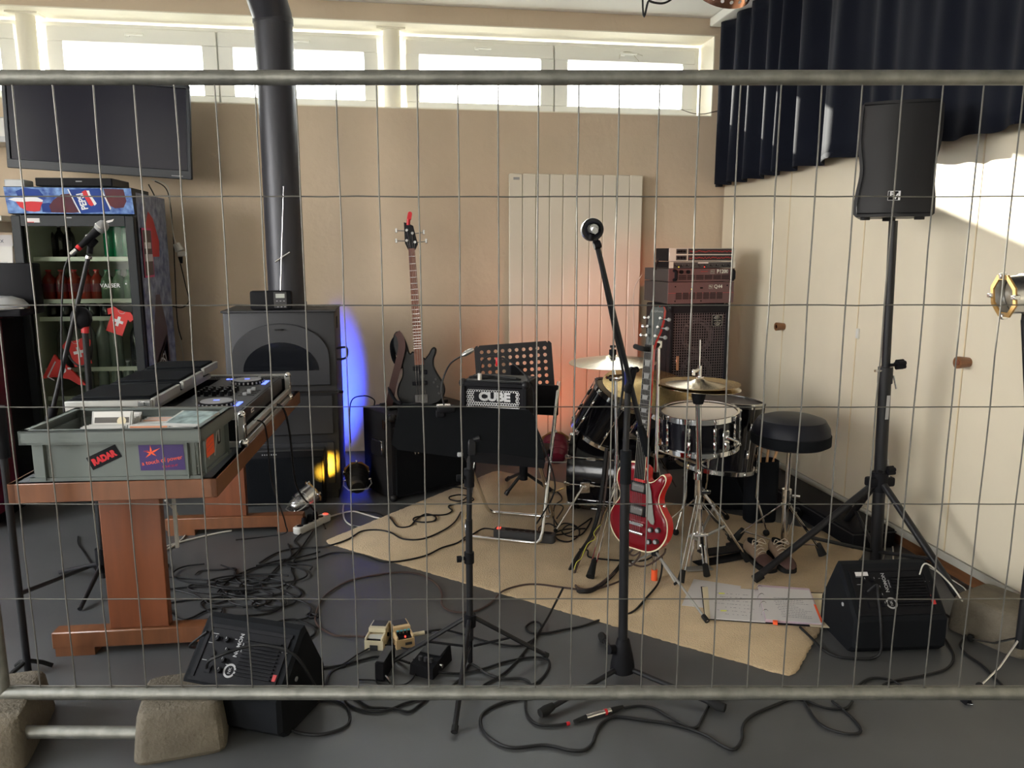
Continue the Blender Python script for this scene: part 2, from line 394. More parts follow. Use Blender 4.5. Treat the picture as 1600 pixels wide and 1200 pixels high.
# ---- windows: pairs of tilting sashes between two round columns
def window(n, x0, x1, halves):
    r = B('window_%d' % n, 'frame_white')
    z0, z1 = SILL + 0.008, HEAD - 0.03
    r.box(((x0 + x1) / 2, WY, z0 + 0.018), (x1 - x0, 0.07, 0.036)).box(((x0 + x1) / 2, WY, z1 - 0.022), (x1 - x0, 0.07, 0.044))
    r.box((x0 + 0.022, WY, (z0 + z1) / 2 - .004), (0.044, 0.069, z1 - z0 - 0.081)).box((x1 - 0.022, WY, (z0 + z1) / 2 - .004), (0.044, 0.069, z1 - z0 - 0.081))
    if halves == 2: r.box(((x0 + x1) / 2, WY, (z0 + z1) / 2), (0.06, 0.068, z1 - z0 - 0.08))
    r = struct(r); w = (x1 - x0 - 0.07) / halves
    for k in range(halves):
        a = x0 + 0.035 + k * w; c = a + w; y = WY - 0.035
        sa, sb = z0 + 0.02, z1 - 0.03
        s = B('sash', 'frame_white', r); fw = 0.098
        s.box(((a + c) / 2, y, sa + 0.03), (w - 0.012, 0.06, 0.06), bev=0.004).box(((a + c) / 2, y, sb - 0.05), (w - 0.012, 0.06, 0.10), bev=0.004)
        s.box((a + 0.006 + fw / 2, y, (sa + sb) / 2 - 0.02), (fw, 0.058, sb - sa - 0.162)).box((c - 0.006 - fw / 2, y, (sa + sb) / 2 - 0.02), (fw, 0.058, sb - sa - 0.162))
        s = s.done()
        B('pane', 'pane_glass', s).box(((a + c) / 2, y, (sa + sb) / 2), (w - 0.2, 0.008, sb - sa - 0.13)).done()
        h = B('handle', 'frame_white', s); hx = (a + c) / 2
        h.box((hx - 0.03, y - 0.036, sb - 0.045), (0.035, 0.014, 0.03), bev=0.004).box((hx + 0.02, y - 0.05, sb - 0.045), (0.12, 0.016, 0.018), bev=0.005).done()
    return r
window(1, -3.86, -2.46, 1); window(2, -2.34, -0.03, 2); window(3, 0.09, 2.39, 2)
for i, x in enumerate((-2.40, 0.03)):
    b = B('column_%d' % (i + 1), 'reveal_white'); b.cyl((x, BY + 0.17, SILL + 0.008), (x, BY + 0.17, HEAD - 0.008), 0.06, n=24); b.box((x, BY + 0.17, HEAD - 0.013), (0.2, 0.14, 0.012)); struct(b)
# wiring left on the window recess
tag(B('loose_wire', 'cable_brown').tube(spline([AY(1131, 171, 5.775), AY(1118, 174, 5.77), AY(1100, 178, 5.80), AY(1082, 177, 5.86), AY(1062, 170, 5.95)], 6), 0.003, 6).done(), 'short brown wire poking out of the plaster beside the last window', 'wire')
tag(B('wire_loop', 'cable_white').tube(spline([AY(967, 96, 6.0), AY(970, 84, 5.99), AY(982, 81, 5.98), AY(1004, 87, 5.985), AY(990, 84, 5.98), AY(998, 96, 5.99)], 6), 0.003, 6).done(), 'pale wire loop hanging over the handle of the last window', 'wire')

# ---- built-in cupboards along the right wall
t = thing('cupboard', 'long cream built-in cupboard with tall doors and wooden knobs along the right wall', 'cupboard', (RX, 3.0, 0))
B('carcass', 'cabinet_cream', t, True).box((RX + 0.13, 1.95, 1.22), (0.214, 7.6, 2.30)).done()
B('plinth', 'wood_dark', t, True).box((RX + 0.105, 1.95, 0.035), (0.15, 7.6, 0.07)).done()
B('bottom_rail', 'plinth_grey', t, True).box((RX + 0.01, 1.95, 0.088), (0.03, 7.6, 0.036)).done()
ys = [5.74, 4.715, 3.895, 3.075, 2.255, 1.435, 0.6, -0.25, -1.1]
for i in range(len(ys) - 1):
    d = B('door', 'cabinet_cream', t, True); a, c = ys[i + 1], ys[i]
    d.box((RX + 0.011, (a + c) / 2, 1.24), (0.022, c - a - 0.006, 2.26), bev=0.002)
    d.use('cabinet_edge').box((RX + 0.0108, a + 0.003, 1.24), (0.0222, 0.007, 2.258))
    d = d.done()
    if i in (1, 3, 5):
        k = B('knob', 'wood_dark', d, True); y = c - 0.035 if i == 3 else c - 0.02
        k.lathe([(0.0, 0), (0.021, 0.0), (0.024, 0.02), (0.027, 0.05), (0.027, 0.058), (0.022, 0.058), (0.021, 0.054), (0.0, 0.054)], 20, basis((RX, y, 1.01), (-1, 0, 0)))
        k.use('copper').lathe([(0, 0.0545), (0.012, 0.0545), (0.012, 0.056), (0, 0.056)], 12, basis((RX, y, 1.01), (-1, 0, 0))); k.done()
    else:
        B('latch', 'white_plastic', d, True).box((RX - 0.006, c - 0.02, 1.05), (0.014, 0.022, 0.055), bev=0.003).done()
# ---- curtain over the upper part of the right wall
b = B('curtain', 'velvet'); top, bot, y0, y1, n = 3.12, 1.985, 0.9, 5.735, 420
rows = []
for zi in range(15):
    f = zi / 14; row = []
    for i in range(n + 1):
        y = y0 + (y1 - y0) * i / n
        ph = 25 * y + 2.2 * math.sin(2.3 * y) + 1.1 * math.sin(5.1 * y + 1)
        gq = min(1, max(0, (y - 3.5) / 0.9)); amp = 0.005 + 0.007 * math.sin(1.7 * y + 0.6) ** 2 + 0.032 * gq * gq * (3 - 2 * gq)
        x = 2.425 - amp * (0.75 + 0.4 * f) * math.sin(ph + 0.35 * f * math.sin(7 * y)) - 0.012 * f * math.sin(9.7 * y) + 0.006 * math.sin(40 * y)
        yy = y + (0.03 * f ** 3 if i == n else 0)
        row.append((x, yy, top + (bot - top) * f - 0.008 * math.sin(2.7 * y) * f + (0.006 * math.sin(ph) * f)))
    rows.append(row)
vs = [q for r in rows for q in r]; fs = []
for zi in range(14):
    for i in range(n): k = zi * (n + 1) + i; fs.append((k, k + 1, k + n + 2, k + n + 1))
b.add(vs, fs); cur = b.done(80)
tag(cur, 'dark navy velvet curtain in folds along the top of the right wall', 'curtain')
md = cur.modifiers.new('thickness', 'SOLIDIFY'); md.thickness = 0.004
B('hem', 'velvet', None).add([Vector(q) + Vector((-0.004, 0, dz)) for dz in (0.03, 0.0) for q in rows[-1]], [(i, i + 1, i + n + 2, i + n + 1) for i in range(n)]).done(80).parent = cur
struct(B('trim_1', 'frame_white').box((2.41, 2.4, 3.155), (0.11, 6.7, 0.06), bev=0.004))
# ---- radiator of ten flat columns
t = thing('radiator', 'tall white panel radiator of ten flat columns on the back wall', 'radiator', (1.353, 5.7, 0.06))
for i in range(10):
    B('column_panel', 'radiator', t).box((-0.4545 + i * 0.101, 0, 1.0), (0.0985, 0.03, 1.98), bev=0.006).done()
B('manifold', 'radiator', t).box((0, 0.03, 0.05), (0.98, 0.03, 0.05)).box((0, 0.03, 1.93), (0.98, 0.03, 0.05)).done()
B('maker_label', 'grey_print', t).box((-0.45, -0.0155, 1.955), (0.045, 0.001, 0.018)).done()
B('bracket', 'radiator', t).box((-0.3, 0.06, 1.6), (0.05, 0.04, 0.1)).box((0.3, 0.06, 1.6), (0.05, 0.04, 0.1)).box((0, 0.06, 0.02), (0.8, 0.04, 0.1)).done()
B('valve', 'chrome', t).cyl((0.44, 0, 0.02), (0.44, 0, -0.06), 0.012).done()

# ================================================================== RUG
R0, R1, R2, R3 = [Vector(q) for q in ((-0.396, 3.911, 0), (1.371, 2.337, 0), (2.43, 3.50, 0), (0.66, 5.07, 0))]
def rug_outline():
    out = []; cs = [R0, R1, R2, R3]
    for i in range(4):
        a, c = cs[i], cs[(i + 1) % 4]; L = (c - a).length; d = (c - a) / L; nn = Vector((d.y, -d.x, 0)); m = int(L / 0.012)
        for k in range(3, m - 2):
            out.append(a + d * (L * k / m) + nn * random.uniform(-0.003, 0.003))
        out.append(c - d * 0.018 - nn * 0.004)
    return out
ro = rug_outline(); cc = (R0 + R2) / 2
b = B('rug', 'rug_beige'); L1 = [(q.x, q.y, 0.001) for q in ro]; L2 = [(q.x, q.y, 0.007) for q in ro]
L3 = [tuple(Vector((q.x, q.y, 0.011)) + (cc - q).normalized() * 0.006) for q in ro]
b.loft([L1, L2, L3]); tag(b.done(60), 'large pale beige short-pile rug lying under the drum kit', 'rug')
RZ = 0.011     # top of the rug

# ================================================================== SITE FENCE (parallel to the picture, 2.17 m off)
QF = 2.17
FO = Vector((math.sin(YAW), math.cos(YAW), 0)) * QF; FM = T(FO) @ Rz(-math.degrees(YAW))
t = thing('site_fence', 'galvanised steel site fence panel of tubes and welded wires across the front', 'fence', M=FM)
XL, XR = -1.566, 1.93
ZT, ZB = 1.956, 0.158
B('top_rail', 'galv', t).cyl((XL, 0, ZT), (XR, 0, ZT), 0.0195, n=20).done()
B('bottom_rail', 'galv', t).cyl((XL, 0, ZB), (XR, 0, ZB), 0.0205, n=20).done()
for x in (XL, XR): B('post', 'galv', t).cyl((x, 0, 0.06), (x, 0, ZT + 0.02), 0.0205, n=20).done()
wires = []
for k in range(-14, 19):
    x = -0.0377 + k * 0.10845
    if not (XL + 0.02 < x < XR - 0.02): continue
    b = B('upright_wire', 'galv_wire', t); pts = []
    for j in range(13):
        z = ZB + 0.016 + (ZT - ZB - 0.03) * j / 12
        pts.append((x + (random.uniform(-0.0016, 0.0016) if 0 < j < 12 else 0), -0.003 + random.uniform(-0.001, 0.001), z))
    b.tube(pts, 0.0021, 6).done()
for z in (1.646, 1.348, 1.056, 0.764, 0.466, 0.182):
    b = B('cross_wire', 'galv_wire', t)
    b.tube([(XL + (XR - XL) * j / 40, 0.0012, z + (random.uniform(-0.0012, 0.0012) if 0 < j < 40 else 0)) for j in range(41)], 0.0019, 6).done()
# concrete fence feet
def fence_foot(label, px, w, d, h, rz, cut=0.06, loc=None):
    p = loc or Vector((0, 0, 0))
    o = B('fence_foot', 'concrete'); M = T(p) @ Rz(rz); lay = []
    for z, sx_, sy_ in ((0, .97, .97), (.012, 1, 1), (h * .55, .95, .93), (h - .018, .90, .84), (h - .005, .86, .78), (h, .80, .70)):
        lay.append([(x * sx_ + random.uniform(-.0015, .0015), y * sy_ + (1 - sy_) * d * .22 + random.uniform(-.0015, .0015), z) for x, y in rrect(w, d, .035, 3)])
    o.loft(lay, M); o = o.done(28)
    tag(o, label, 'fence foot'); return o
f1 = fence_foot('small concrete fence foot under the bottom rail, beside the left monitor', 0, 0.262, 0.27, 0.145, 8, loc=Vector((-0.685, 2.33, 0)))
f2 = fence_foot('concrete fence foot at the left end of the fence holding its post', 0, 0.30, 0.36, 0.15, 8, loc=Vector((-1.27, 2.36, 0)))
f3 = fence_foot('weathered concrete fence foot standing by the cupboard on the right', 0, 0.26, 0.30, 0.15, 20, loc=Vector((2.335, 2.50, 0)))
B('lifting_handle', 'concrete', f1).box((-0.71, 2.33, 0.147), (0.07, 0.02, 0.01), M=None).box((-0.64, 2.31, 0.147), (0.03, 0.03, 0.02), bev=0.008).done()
tag(B('steel_tube', 'galv').cyl((-1.13, 2.285, 0.082), (-0.79, 2.235, 0.078), 0.019, n=16).done(), 'short galvanised tube lying between the two left fence feet', 'tube')

# ================================================================== FLUE + STOVE
SX, SY = -0.665, 4.64
t = thing('wood_stove', 'dark grey steel wood stove with an arched glass door', 'stove', (SX, SY, 0))
B('body', 'stove_steel', t).box((0, 0.24, 0.60), (0.635, 0.46, 1.10), bev=0.012).done()
B('top_plate', 'stove_steel', t).box((0, 0.235, 1.150), (0.65, 0.48, 0.012), bev=0.003).box((0.2, 0.3, 1.157), (0.10, 0.2, 0.004)).done()
B('base', 'stove_steel', t).box((0, 0.24, 0.03), (0.60, 0.44, 0.06)).done()
arch = [(-0.235, 0)] + [(0.235 * math.cos(pi - pi * i / 20), 0.10 + 0.16 * math.sin(pi * i / 20)) for i in range(21)] + [(0.235, 0)]
big = [(-0.28, 0)] + [(0.28 * math.cos(pi - pi * i / 24), 0.17 + 0.20 * math.sin(pi * i / 24)) for i in range(25)] + [(0.28, 0)]
d = B('fire_door', 'stove_steel', t).prism([(x, z + 0.71) for x, z in big], 0, 0.016, FRONT @ T(0, 0, -0.006), ch=0.004).done()
hw = [(0.215 * math.cos(pi - pi * i / 24), 0.17 * math.sin(pi * i / 24)) for i in range(25)]
B('window_glass', 'stove_glass', d).prism([(x, z + 0.80) for x, z in hw], 0.010, 0.0125, FRONT).done()
B('door_handle', 'black_metal', d).box((0, -0.022, 1.045), (0.05, 0.018, 0.008), bev=0.003).done()
for z0, z1 in ((0.40, 0.66), (0.09, 0.37)):
    w = B('lower_panel', 'stove_steel', t).box((0, -0.003, (z0 + z1) / 2), (0.575, 0.014, z1 - z0 - 0.02), bev=0.004).done()
    B('door_handle', 'black_metal', w).box((0, -0.016, z1 - 0.05), (0.05, 0.014, 0.008), bev=0.003).done()
B('vent_grille', 'black', t).box((0.318, 0.12, 1.07), (0.003, 0.012, 0.07)).box((0.318, 0.15, 1.07), (0.003, 0.012, 0.07)).box((0.318, 0.18, 1.07), (0.003, 0.012, 0.07)).done()
B('ash_lever', 'black_metal', t).tube(spline([(0.317, 0.05, 0.92), (0.375, 0.05, 0.925), (0.375, 0.05, 0.87), (0.345, 0.05, 0.855), (0.317, 0.05, 0.855)], 4), 0.007, 8).done()
B('rail', 'black_metal', t).cyl((-0.30, -0.03, 0.675), (0.32, -0.03, 0.675), 0.006).cyl((0.32, -0.03, 0.675), (0.345, 0.0, 0.665), 0.010).done()
PX, PYY = -0.640, 4.86
t = thing('flue_pipe', 'thick dark steel flue pipe rising from the stove past the windows', 'pipe', (PX, PYY, 1.156))
p0 = Vector((0, 0, 0)); p1 = Vector((-0.005, 0.0, 1.66)); pr = 0.110
B('pipe_section', 'pipe_steel', t).cyl((0, 0, 0), (0, 0, 0.82), pr, n=32, caps=False).cyl((0, 0, 0), (0, 0, 0.035), pr + 0.004, n=32, caps=False).done()
B('pipe_section', 'pipe_steel', t).cyl((0, 0, 0.80), (-0.004, 0, 1.645), pr - 0.002, n=32, caps=False).done()
B('elbow', 'pipe_steel', t).tube([(-0.004, 0, 1.63), (-0.005, 0, 1.66), (-0.04, -0.09, 1.80)], pr, 32).tube([(-0.004, 0, 1.625), (-0.004, 0, 1.655)], pr + 0.003, 32).done()
B('pipe_section', 'pipe_steel', t).tube([(-0.04, -0.09, 1.80), (-0.10, -0.25, 2.08)], pr - 0.001, 32).done()
dm = B('damper_handle', 'steel', t); q0 = AY(430, 409, PYY - 0.13) - Vector((PX, PYY, 1.156)); q1 = AY(453, 394, PYY - 0.13) - Vector((PX, PYY, 1.156))
dm.cyl(q0, q1, 0.006); dm.cyl((q0 + q1) / 2, (q0 + q1) / 2 + Vector((0, 0.06, 0)), 0.005).done()
# radio on the stove
RL = AY(424, 485, 4.67)
t = thing('portable_radio', 'black portable radio with a small display and raised aerial on the stove', 'radio', (RL.x, 4.665, 1.157))
B('case', 'black', t).box((0, 0.03, 0.056), (0.235, 0.06, 0.11), bev=0.012).done()
B('front_panel', 'dark_grey', t).box((0.055, -0.001, 0.058), (0.075, 0.006, 0.095), bev=0.003).done()
B('display', 'lcd', t).box((0.055, -0.0045, 0.082), (0.05, 0.002, 0.024)).done()
for k in range(3): B('button', 'grey_print', t).box((0.036 + k * 0.02, -0.0045, 0.052), (0.009, 0.003, 0.004)).done()
for k in range(3): B('button', 'grey_print', t).box((0.04 + k * 0.02, -0.0045, 0.018), (0.009, 0.003, 0.005)).done()
a0 = Vector((0.053, 0.035, 0.112)); a1 = AY(443, 292, 4.72) - Vector((RL.x, 4.665, 1.157))
B('aerial', 'steel', t).cyl(a0, a1, 0.0028, 0.0018, 8).ball(a1, 0.005, 8).done()
# ================================================================== LEFT WALL GROUP: fridge, TV, set-top box, counter
FX0, FX1, FY = -2.175, -1.505, 4.95
FXC = (FX0 + FX1) / 2; FWD = FX1 - FX0
t = thing('drinks_fridge', 'tall glass-door drinks fridge with a blue illuminated cola sign and printed side', 'fridge', (FXC, FY, 0))
H = FWD / 2
b = B('cabinet', 'fridge_dark', t)
b.box((-H + 0.015, 0.34, 0.93), (0.03, 0.60, 1.74)).box((H - 0.015, 0.34, 0.93), (0.03, 0.60, 1.74)).box((0, 0.63, 0.93), (FWD - 0.06, 0.03, 1.74)).box((0, 0.34, 1.785), (FWD - 0.06, 0.60, 0.03)).box((0, 0.34, 0.13), (FWD - 0.06, 0.60, 0.14)).box((0, 0.34, 0.04), (FWD - 0.08, 0.56, 0.08)).done()
b = B('lining', 'fridge_in', t)
b.box((-H + 0.034, 0.34, 0.98), (0.008, 0.56, 1.55)).box((H - 0.034, 0.34, 0.98), (0.008, 0.56, 1.55)).box((0, 0.61, 0.98), (FWD - 0.08, 0.008, 1.55)).box((0, 0.34, 1.76), (FWD - 0.08, 0.56, 0.008)).box((0, 0.34, 0.205), (FWD - 0.08, 0.56, 0.008)).done()
d = B('door', 'fridge_dark', t)
z0, z1, st = 0.14, 1.70, 0.052
d.box((-H + st / 2, -0.005, (z0 + z1) / 2), (st, 0.045, z1 - z0), bev=0.005).box((H - st / 2, -0.005, (z0 + z1) / 2), (st, 0.045, z1 - z0), bev=0.005)
d.box((0, -0.005, z1 - 0.03), (FWD - 2 * st, 0.045, 0.06)).box((0, -0.005, z0 + 0.04), (FWD - 2 * st, 0.045, 0.08))
d = d.done()
B('glass', 'fridge_glass', d).box((0, -0.002, (z0 + z1) / 2), (FWD - 2 * st, 0.006, z1 - z0 - 0.13)).done()
B('price_tag', 'paper', d).box((-0.215, -0.0285, z1 - 0.028), (0.072, 0.002, 0.024)).use('sign_red').box((-0.23, -0.0292, z1 - 0.038), (0.04, 0.002, 0.004)).done()
B('door_badge', 'grey_print', d).box((-0.02, -0.0285, z1 - 0.012), (0.03, 0.002, 0.006)).done()
B('torn_sticker', 'paper', d).prism([(-.026, -.008), (-.005, -.012), (.018, -.004), (.026, .010), (.008, .004), (-.010, .001)], 0, 0.001, T(0.2, -0.0285, z1 - 0.028) @ FRONT).done()
B('sticker', 'paper', d).prism(rrect(0.016, 0.014, 0.002), 0, 0.001, T(0.06, -0.0062, z1 - 0.115) @ FRONT @ Rz(20)).done()
text('VALSER', 0.034, 'sign_white', d, T(0.165, -0.0068, 1.292) @ FRONT, depth=0.0004)
text('+', 0.024, 'sign_white', d, T(0.255, -0.0068, 1.302) @ FRONT, depth=0.0004)
# sign box: one sloping printed face
s = B('sign', 'fridge_dark', t)
pr = [(0.05, 1.705), (-0.004, 1.712), (-0.032, 1.858), (-0.028, 1.862), (0.30, 1.862), (0.30, 1.795), (0.05, 1.795)]
s.loft([[(-H - 0.018, y, z) for y, z in pr], [(H, y, z) for y, z in pr]]); s = s.done(30)
A0, A1 = Vector((-H - 0.018, -0.004, 1.712)), Vector((-H - 0.018, -0.032, 1.858)); up = (A1 - A0).normalized(); nn = Vector((0, -up.z, up.y))
SM = T(A0 + nn * 0.0004) @ Matrix((Vector((1, 0, 0)), up, nn)).transposed().to_4x4()
SW, SH_ = FWD + 0.018, (A1 - A0).length
def art(name, m, out, z): return B(name, m, s).prism([(x * SW, y * SH_) for x, y in out], z, z + 0.0004, SM).done()
art('ice_print', 'sign_ice', [(0, 0), (1, 0), (1, 1), (0, 1)], 0)
art('blue_patch', 'sign_blue', [(.10, .62), (.16, .60), (.24, .62), (.30, .70), (.27, .92), (.16, .98), (.09, .85)], .0005)
art('blue_patch', 'sign_blue', [(.27, .06), (.36, .04), (.40, .3), (.33, .42), (.27, .38)], .0005)
art('red_swirl', 'sign_red', [(.075, .46), (.10, .24), (.15, .10), (.21, .07), (.25, .10), (.265, .28), (.285, .44), (.19, .47)], .001)
art('white_swirl', 'sign_white', [(.02, .54), (.07, .46), (.13, .44), (.20, .47), (.285, .45), (.29, .52), (.25, .62), (.19, .65), (.13, .60), (.07, .60)], .0014)
art('cola_glass', 'sign_cola', [(.34, .05), (.50, .03), (.56, .06), (.53, .40), (.51, .78), (.44, .74), (.37, .52), (.33, .30)], .001)
art('cola_glass', 'sign_cola', [(.80, .36), (.85, .22), (.92, .25), (.95, .5), (.94, .96), (.78, .98)], .001)
art('logo_panel', 'sign_blue', [(.575, .02), (.81, .10), (.755, .99), (.50, .93)], .0014)
art('white_stripe', 'sign_white', [(.562, .02), (.572, .02), (.505, .95), (.495, .95)], .0018); art('white_stripe', 'sign_white', [(.81, .16), (.82, .22), (.765, .99), (.755, .99)], .0018)
text('PEPSI', .050, 'sign_white', s, SM @ T(.600 * SW, .48 * SH_, .0022) @ Rz(101), depth=.0003, bold=.0016, sx=.86)
art('globe_red', 'sign_red', [(.605, .84), (.63, .55), (.645, .36), (.665, .30), (.69, .36), (.665, .62), (.655, .86), (.635, .92)], .002)
art('globe_white', 'sign_white', [(.69, .32), (.71, .40), (.69, .58), (.67, .75), (.665, .90), (.645, .90), (.655, .70), (.675, .50)], .0022)
# printed right side
sp = B('side_print', 'side_print', t).box((H + 0.0008, 0.34, 1.0), (0.0016, 0.59, 1.68)).done()
SD = basis((H + 0.0018, 0, 0), (1, 0, 0))       # x along +y, y up
def side(n, m, out): return B(n, m, sp).prism(out, 0, 0.0008, SD).done()
side('bottle_art', 'side_brown', [(.20, .25), (.48, .25), (.50, .7), (.47, 1.0), (.36, 1.22), (.28, 1.22), (.19, 1.0), (.17, .7)])
side('flame_art', 'sign_red', [(.16, 1.46), (.42, 1.46), (.44, 1.56), (.34, 1.70), (.25, 1.74), (.19, 1.66)])
side('stripe_art', 'cream', [(.07, .70), (.46, .93), (.46, .96), (.07, .73)])
side('blue_art', 'sign_blue', [(.07, .2), (.46, .2), (.46, .92), (.07, .69)])
text('PEPSI', 0.13, 'sign_white', sp, SD @ T(0.30, 0.76, 0.0012) @ Rz(24), depth=0.0003, sx=0.8)
# notice stuck to the side
n = B('notice', 'black', t).box((H + 0.006, 0.165, 1.485), (0.006, 0.19, 0.30)).done()
ND = basis((H + 0.0095, 0.165, 1.485), (1, 0, 0))
B('notice_border', 'pink', n).prism(rrect(0.19, 0.30, 0.002, 1), -0.0004, 0.0002, ND).use('side_brown').prism(rrect(0.172, 0.275, 0.002, 1), 0.0002, 0.0006, ND).done()
B('paper_strip', 'paper', n).prism(rrect(0.13, 0.038, 0.002, 1, 0, 0.045), 0.0006, 0.001, ND).prism(rrect(0.15, 0.044, 0.002, 1, 0.01, -0.03), 0.0006, 0.001, ND).done()
# shelves
SHZ = []
for py in (401, 467, 494.5, 574): SHZ.append(AY(130, py, FY + 0.10).z - 0.01)
for z in SHZ + [0.60]: B('shelf', 'shelf_white', t).box((0, 0.34, z - 0.006), (FWD - 0.09, 0.46, 0.010)).box((0, 0.108, z - 0.004), (FWD - 0.09, 0.010, 0.026)).done()
# bottles, one thing each
def bottle(m, cap, h, r, label, group, wide=0.62):
    o = thing('bottle', label, 'bottle', (0, 0, -5), group=group)
    B('glass_body', m, o).lathe([(0, 0), (r * .92, 0), (r, 0.006), (r, h * wide), (r * .8, h * (wide + .12)), (r * .36, h * (wide + .24)), (r * .33, h * .95), (r * .36, h * .955), (0, h * .955)], 14).done()
    B('cap', cap, o).lathe([(0, h), (r * .42, h), (r * .42, h * .955), (0, h * .955)], 12).done()
    if m == 'bottle_red': B('wrapper', 'red_dark', o).lathe([(r + .0006, h * .28), (r + .0006, h * .55)], 14).done()
    return o
ORD = ['first', 'second', 'third', 'fourth', 'fifth', 'sixth', 'seventh', 'eighth', 'ninth', 'tenth', 'eleventh', 'twelfth', 'thirteenth', 'fourteenth']
def row(src, xs, y, z, first, label=None):
    base = src['label']
    for i, px in enumerate(xs):
        q = AY(px, 450, FY + y); X = T(q.x, FY + y, z)
        if first and i == 0: src.location = X.to_translation(); ROOT[src.name] = X
        else: dup(src, X)['label'] = base + ', %s from the left%s' % (ORD[i], '' if first else ' in the back row')
    if first and len(xs) > 1: src['label'] = base + ', first from the left'
    elif not first: pass
zz = SHZ[0]
g = bottle('bottle_green', 'sign_white', 0.26, 0.036, 'bright green bottle on the top fridge shelf', 'green bottles on the top fridge shelf'); row(g, (178, 192, 205), 0.20, zz, True)
g = bottle('bottle_dark', 'grey_plastic', 0.20, 0.032, 'dark bottle at the back of the top fridge shelf, left side', 'dark bottles on the top fridge shelf'); row(g, (72, 86, 101, 116), 0.42, zz, True)
zz = SHZ[1]
g = bottle('bottle_red', 'sign_red', 0.185, 0.040, 'red cola bottle on the second fridge shelf behind the microphone', 'red bottles on the second fridge shelf'); row(g, (78, 98, 118, 137, 153), 0.17, zz, True)
g = bottle('bottle_sage', 'bottle_green', 0.185, 0.042, 'pale green water bottle on the second fridge shelf, right end', 'green water bottles on the second fridge shelf', 0.6); row(g, (169, 187, 204), 0.17, zz, True)
zz = SHZ[2]
g = bottle('bottle_dark', 'black', 0.105, 0.036, 'small dark bottle on the third fridge shelf', 'small dark bottles on the third fridge shelf'); row(g, (80, 100, 121, 143, 164), 0.17, zz, True)
zz = SHZ[3]
g = bottle('bottle_clear', 'grey_plastic', 0.30, 0.040, 'tall clear bottle on the fourth fridge shelf behind the red shirts', 'clear bottles on the fourth fridge shelf'); row(g, (92, 112, 133, 154, 174), 0.18, zz, True)
g = bottle('bottle_dark', 'sign_red', 0.29, 0.036, 'tall dark bottle at the right end of the fourth fridge shelf', 'dark bottle on the fourth fridge shelf'); row(g, (206,), 0.18, zz, True)
g = bottle('bottle_clear', 'sign_white', 0.215, 0.032, 'clear bottle with a white cap on the bottom fridge shelf', 'white capped bottles on the bottom fridge shelf'); row(g, (125, 150, 171, 190, 208), 0.18, 0.60, True)
# red paper shirts
def shirt(px, py, sz, rot, label, cross=True):
    c = AY(px, py, FY - 0.012); r = thing('paper_shirt', label, 'decoration', M=T(c) @ Rx(90) @ Rz(rot))
    o = [(-.30, .5), (-.12, .44), (.12, .44), (.30, .5), (.52, .32), (.42, .12), (.31, .2), (.31, -.5), (-.31, -.5), (-.31, .2), (-.42, .12), (-.52, .32)]
    B('cloth', 'shirt_red', r).prism([(x * sz, y * sz) for x, y in o], 0, 0.004).done()
    a, l = .055 * sz, .19 * sz
    B('white_cross', 'sign_white', r).prism([(-a, -l), (a, -l), (a, -a), (l, -a), (l, a), (a, a), (a, l), (-a, l), (-a, a), (-l, a), (-l, -a), (-a, -a)], 0.004, 0.0055).done()
    B('neckline', 'sign_white', r).tube([(.13 * sz * math.cos(q), .45 * sz + .13 * sz * math.sin(q), 0.0045) for q in [pi + pi * i / 8 for i in range(9)]], 0.0012, 5).done()
shirt(185, 502, 0.155, -22, 'red paper shirt with a white cross stuck high on the fridge glass')
shirt(124, 550, 0.165, 12, 'red paper shirt with a white cross behind the red-ringed pole')
c = AY(95, 583, FY - 0.03); t = thing('red_pennant', 'folded red paper pennant with white print at the foot of the fridge glass', 'pennant', (c.x, FY - 0.03, c.z))
B('cloth', 'shirt_red', t).prism([(-.10, -.03), (-.02, .115), (0, .085), (.02, .075), (.145, -.075), (.10, -.07), (.05, -.035), (-.03, -.02)], 0, 0.02, FRONT).done()
B('white_line', 'sign_white', t).prism([(-.07, -.018), (-.018, .075), (-.012, .072), (-.062, -.02)], 0.02, 0.021, FRONT).prism([(-.068, -.012), (-.03, -.037), (-.033, -.042), (-.07, -.018)], 0.02, 0.021, FRONT).done()
B('white_print', 'sign_white', t).prism(circ(.018, 10, .022, .02), 0.02, 0.021, FRONT).prism(rrect(.02, .012, .002, 1, .058, .03), 0.02, 0.021, FRONT).done()
# socket with plug and cables beside the fridge
t = thing('multi_plug', 'white multi-plug hanging on its lead beside the fridge', 'plug', M=T(AY(281, 392, 5.66)))
B('plug_body', 'white_plastic', t).cyl((-.02, 0, .05), (0, 0, 0), 0.022, 0.03, 12).box((0.01, 0, -.02), (0.05, 0.04, 0.035), bev=0.006).done()
B('black_plug', 'black', t).cyl((0.0, 0, -.04), (0.005, 0, -.085), 0.016, 0.009, 10).done()
def cord(name, pts, r, m, label, cat='cable', k=8, n=6, group=None):
    return tag(B(name, m).tube(spline(pts, k), r, n).done(), label, cat, group)
cord('power_cable', [AY(p, q, 5.64) for p, q in ((236, 280), (262, 292), (266, 330), (272, 372), (279, 385))], 0.004, 'cable_white', 'white lead running from the fridge top down to the hanging multi-plug')
cord('power_cable', [AY(p, q, 5.62) for p, q in ((282, 412), (290, 446), (295, 470), (286, 480), (272, 479), (254, 472), (250, 462), (255, 420), (252, 380), (246, 320), (232, 288))], 0.004, 'cable', 'black lead looping from the multi-plug over the printed fridge side')
cord('power_cable', [AY(p, q, 5.66) for p, q in ((242, 283), (262, 300), (270, 360), (273, 420), (277, 500), (284, 531))], 0.004, 'cable', 'black lead hanging straight down behind the fridge edge')
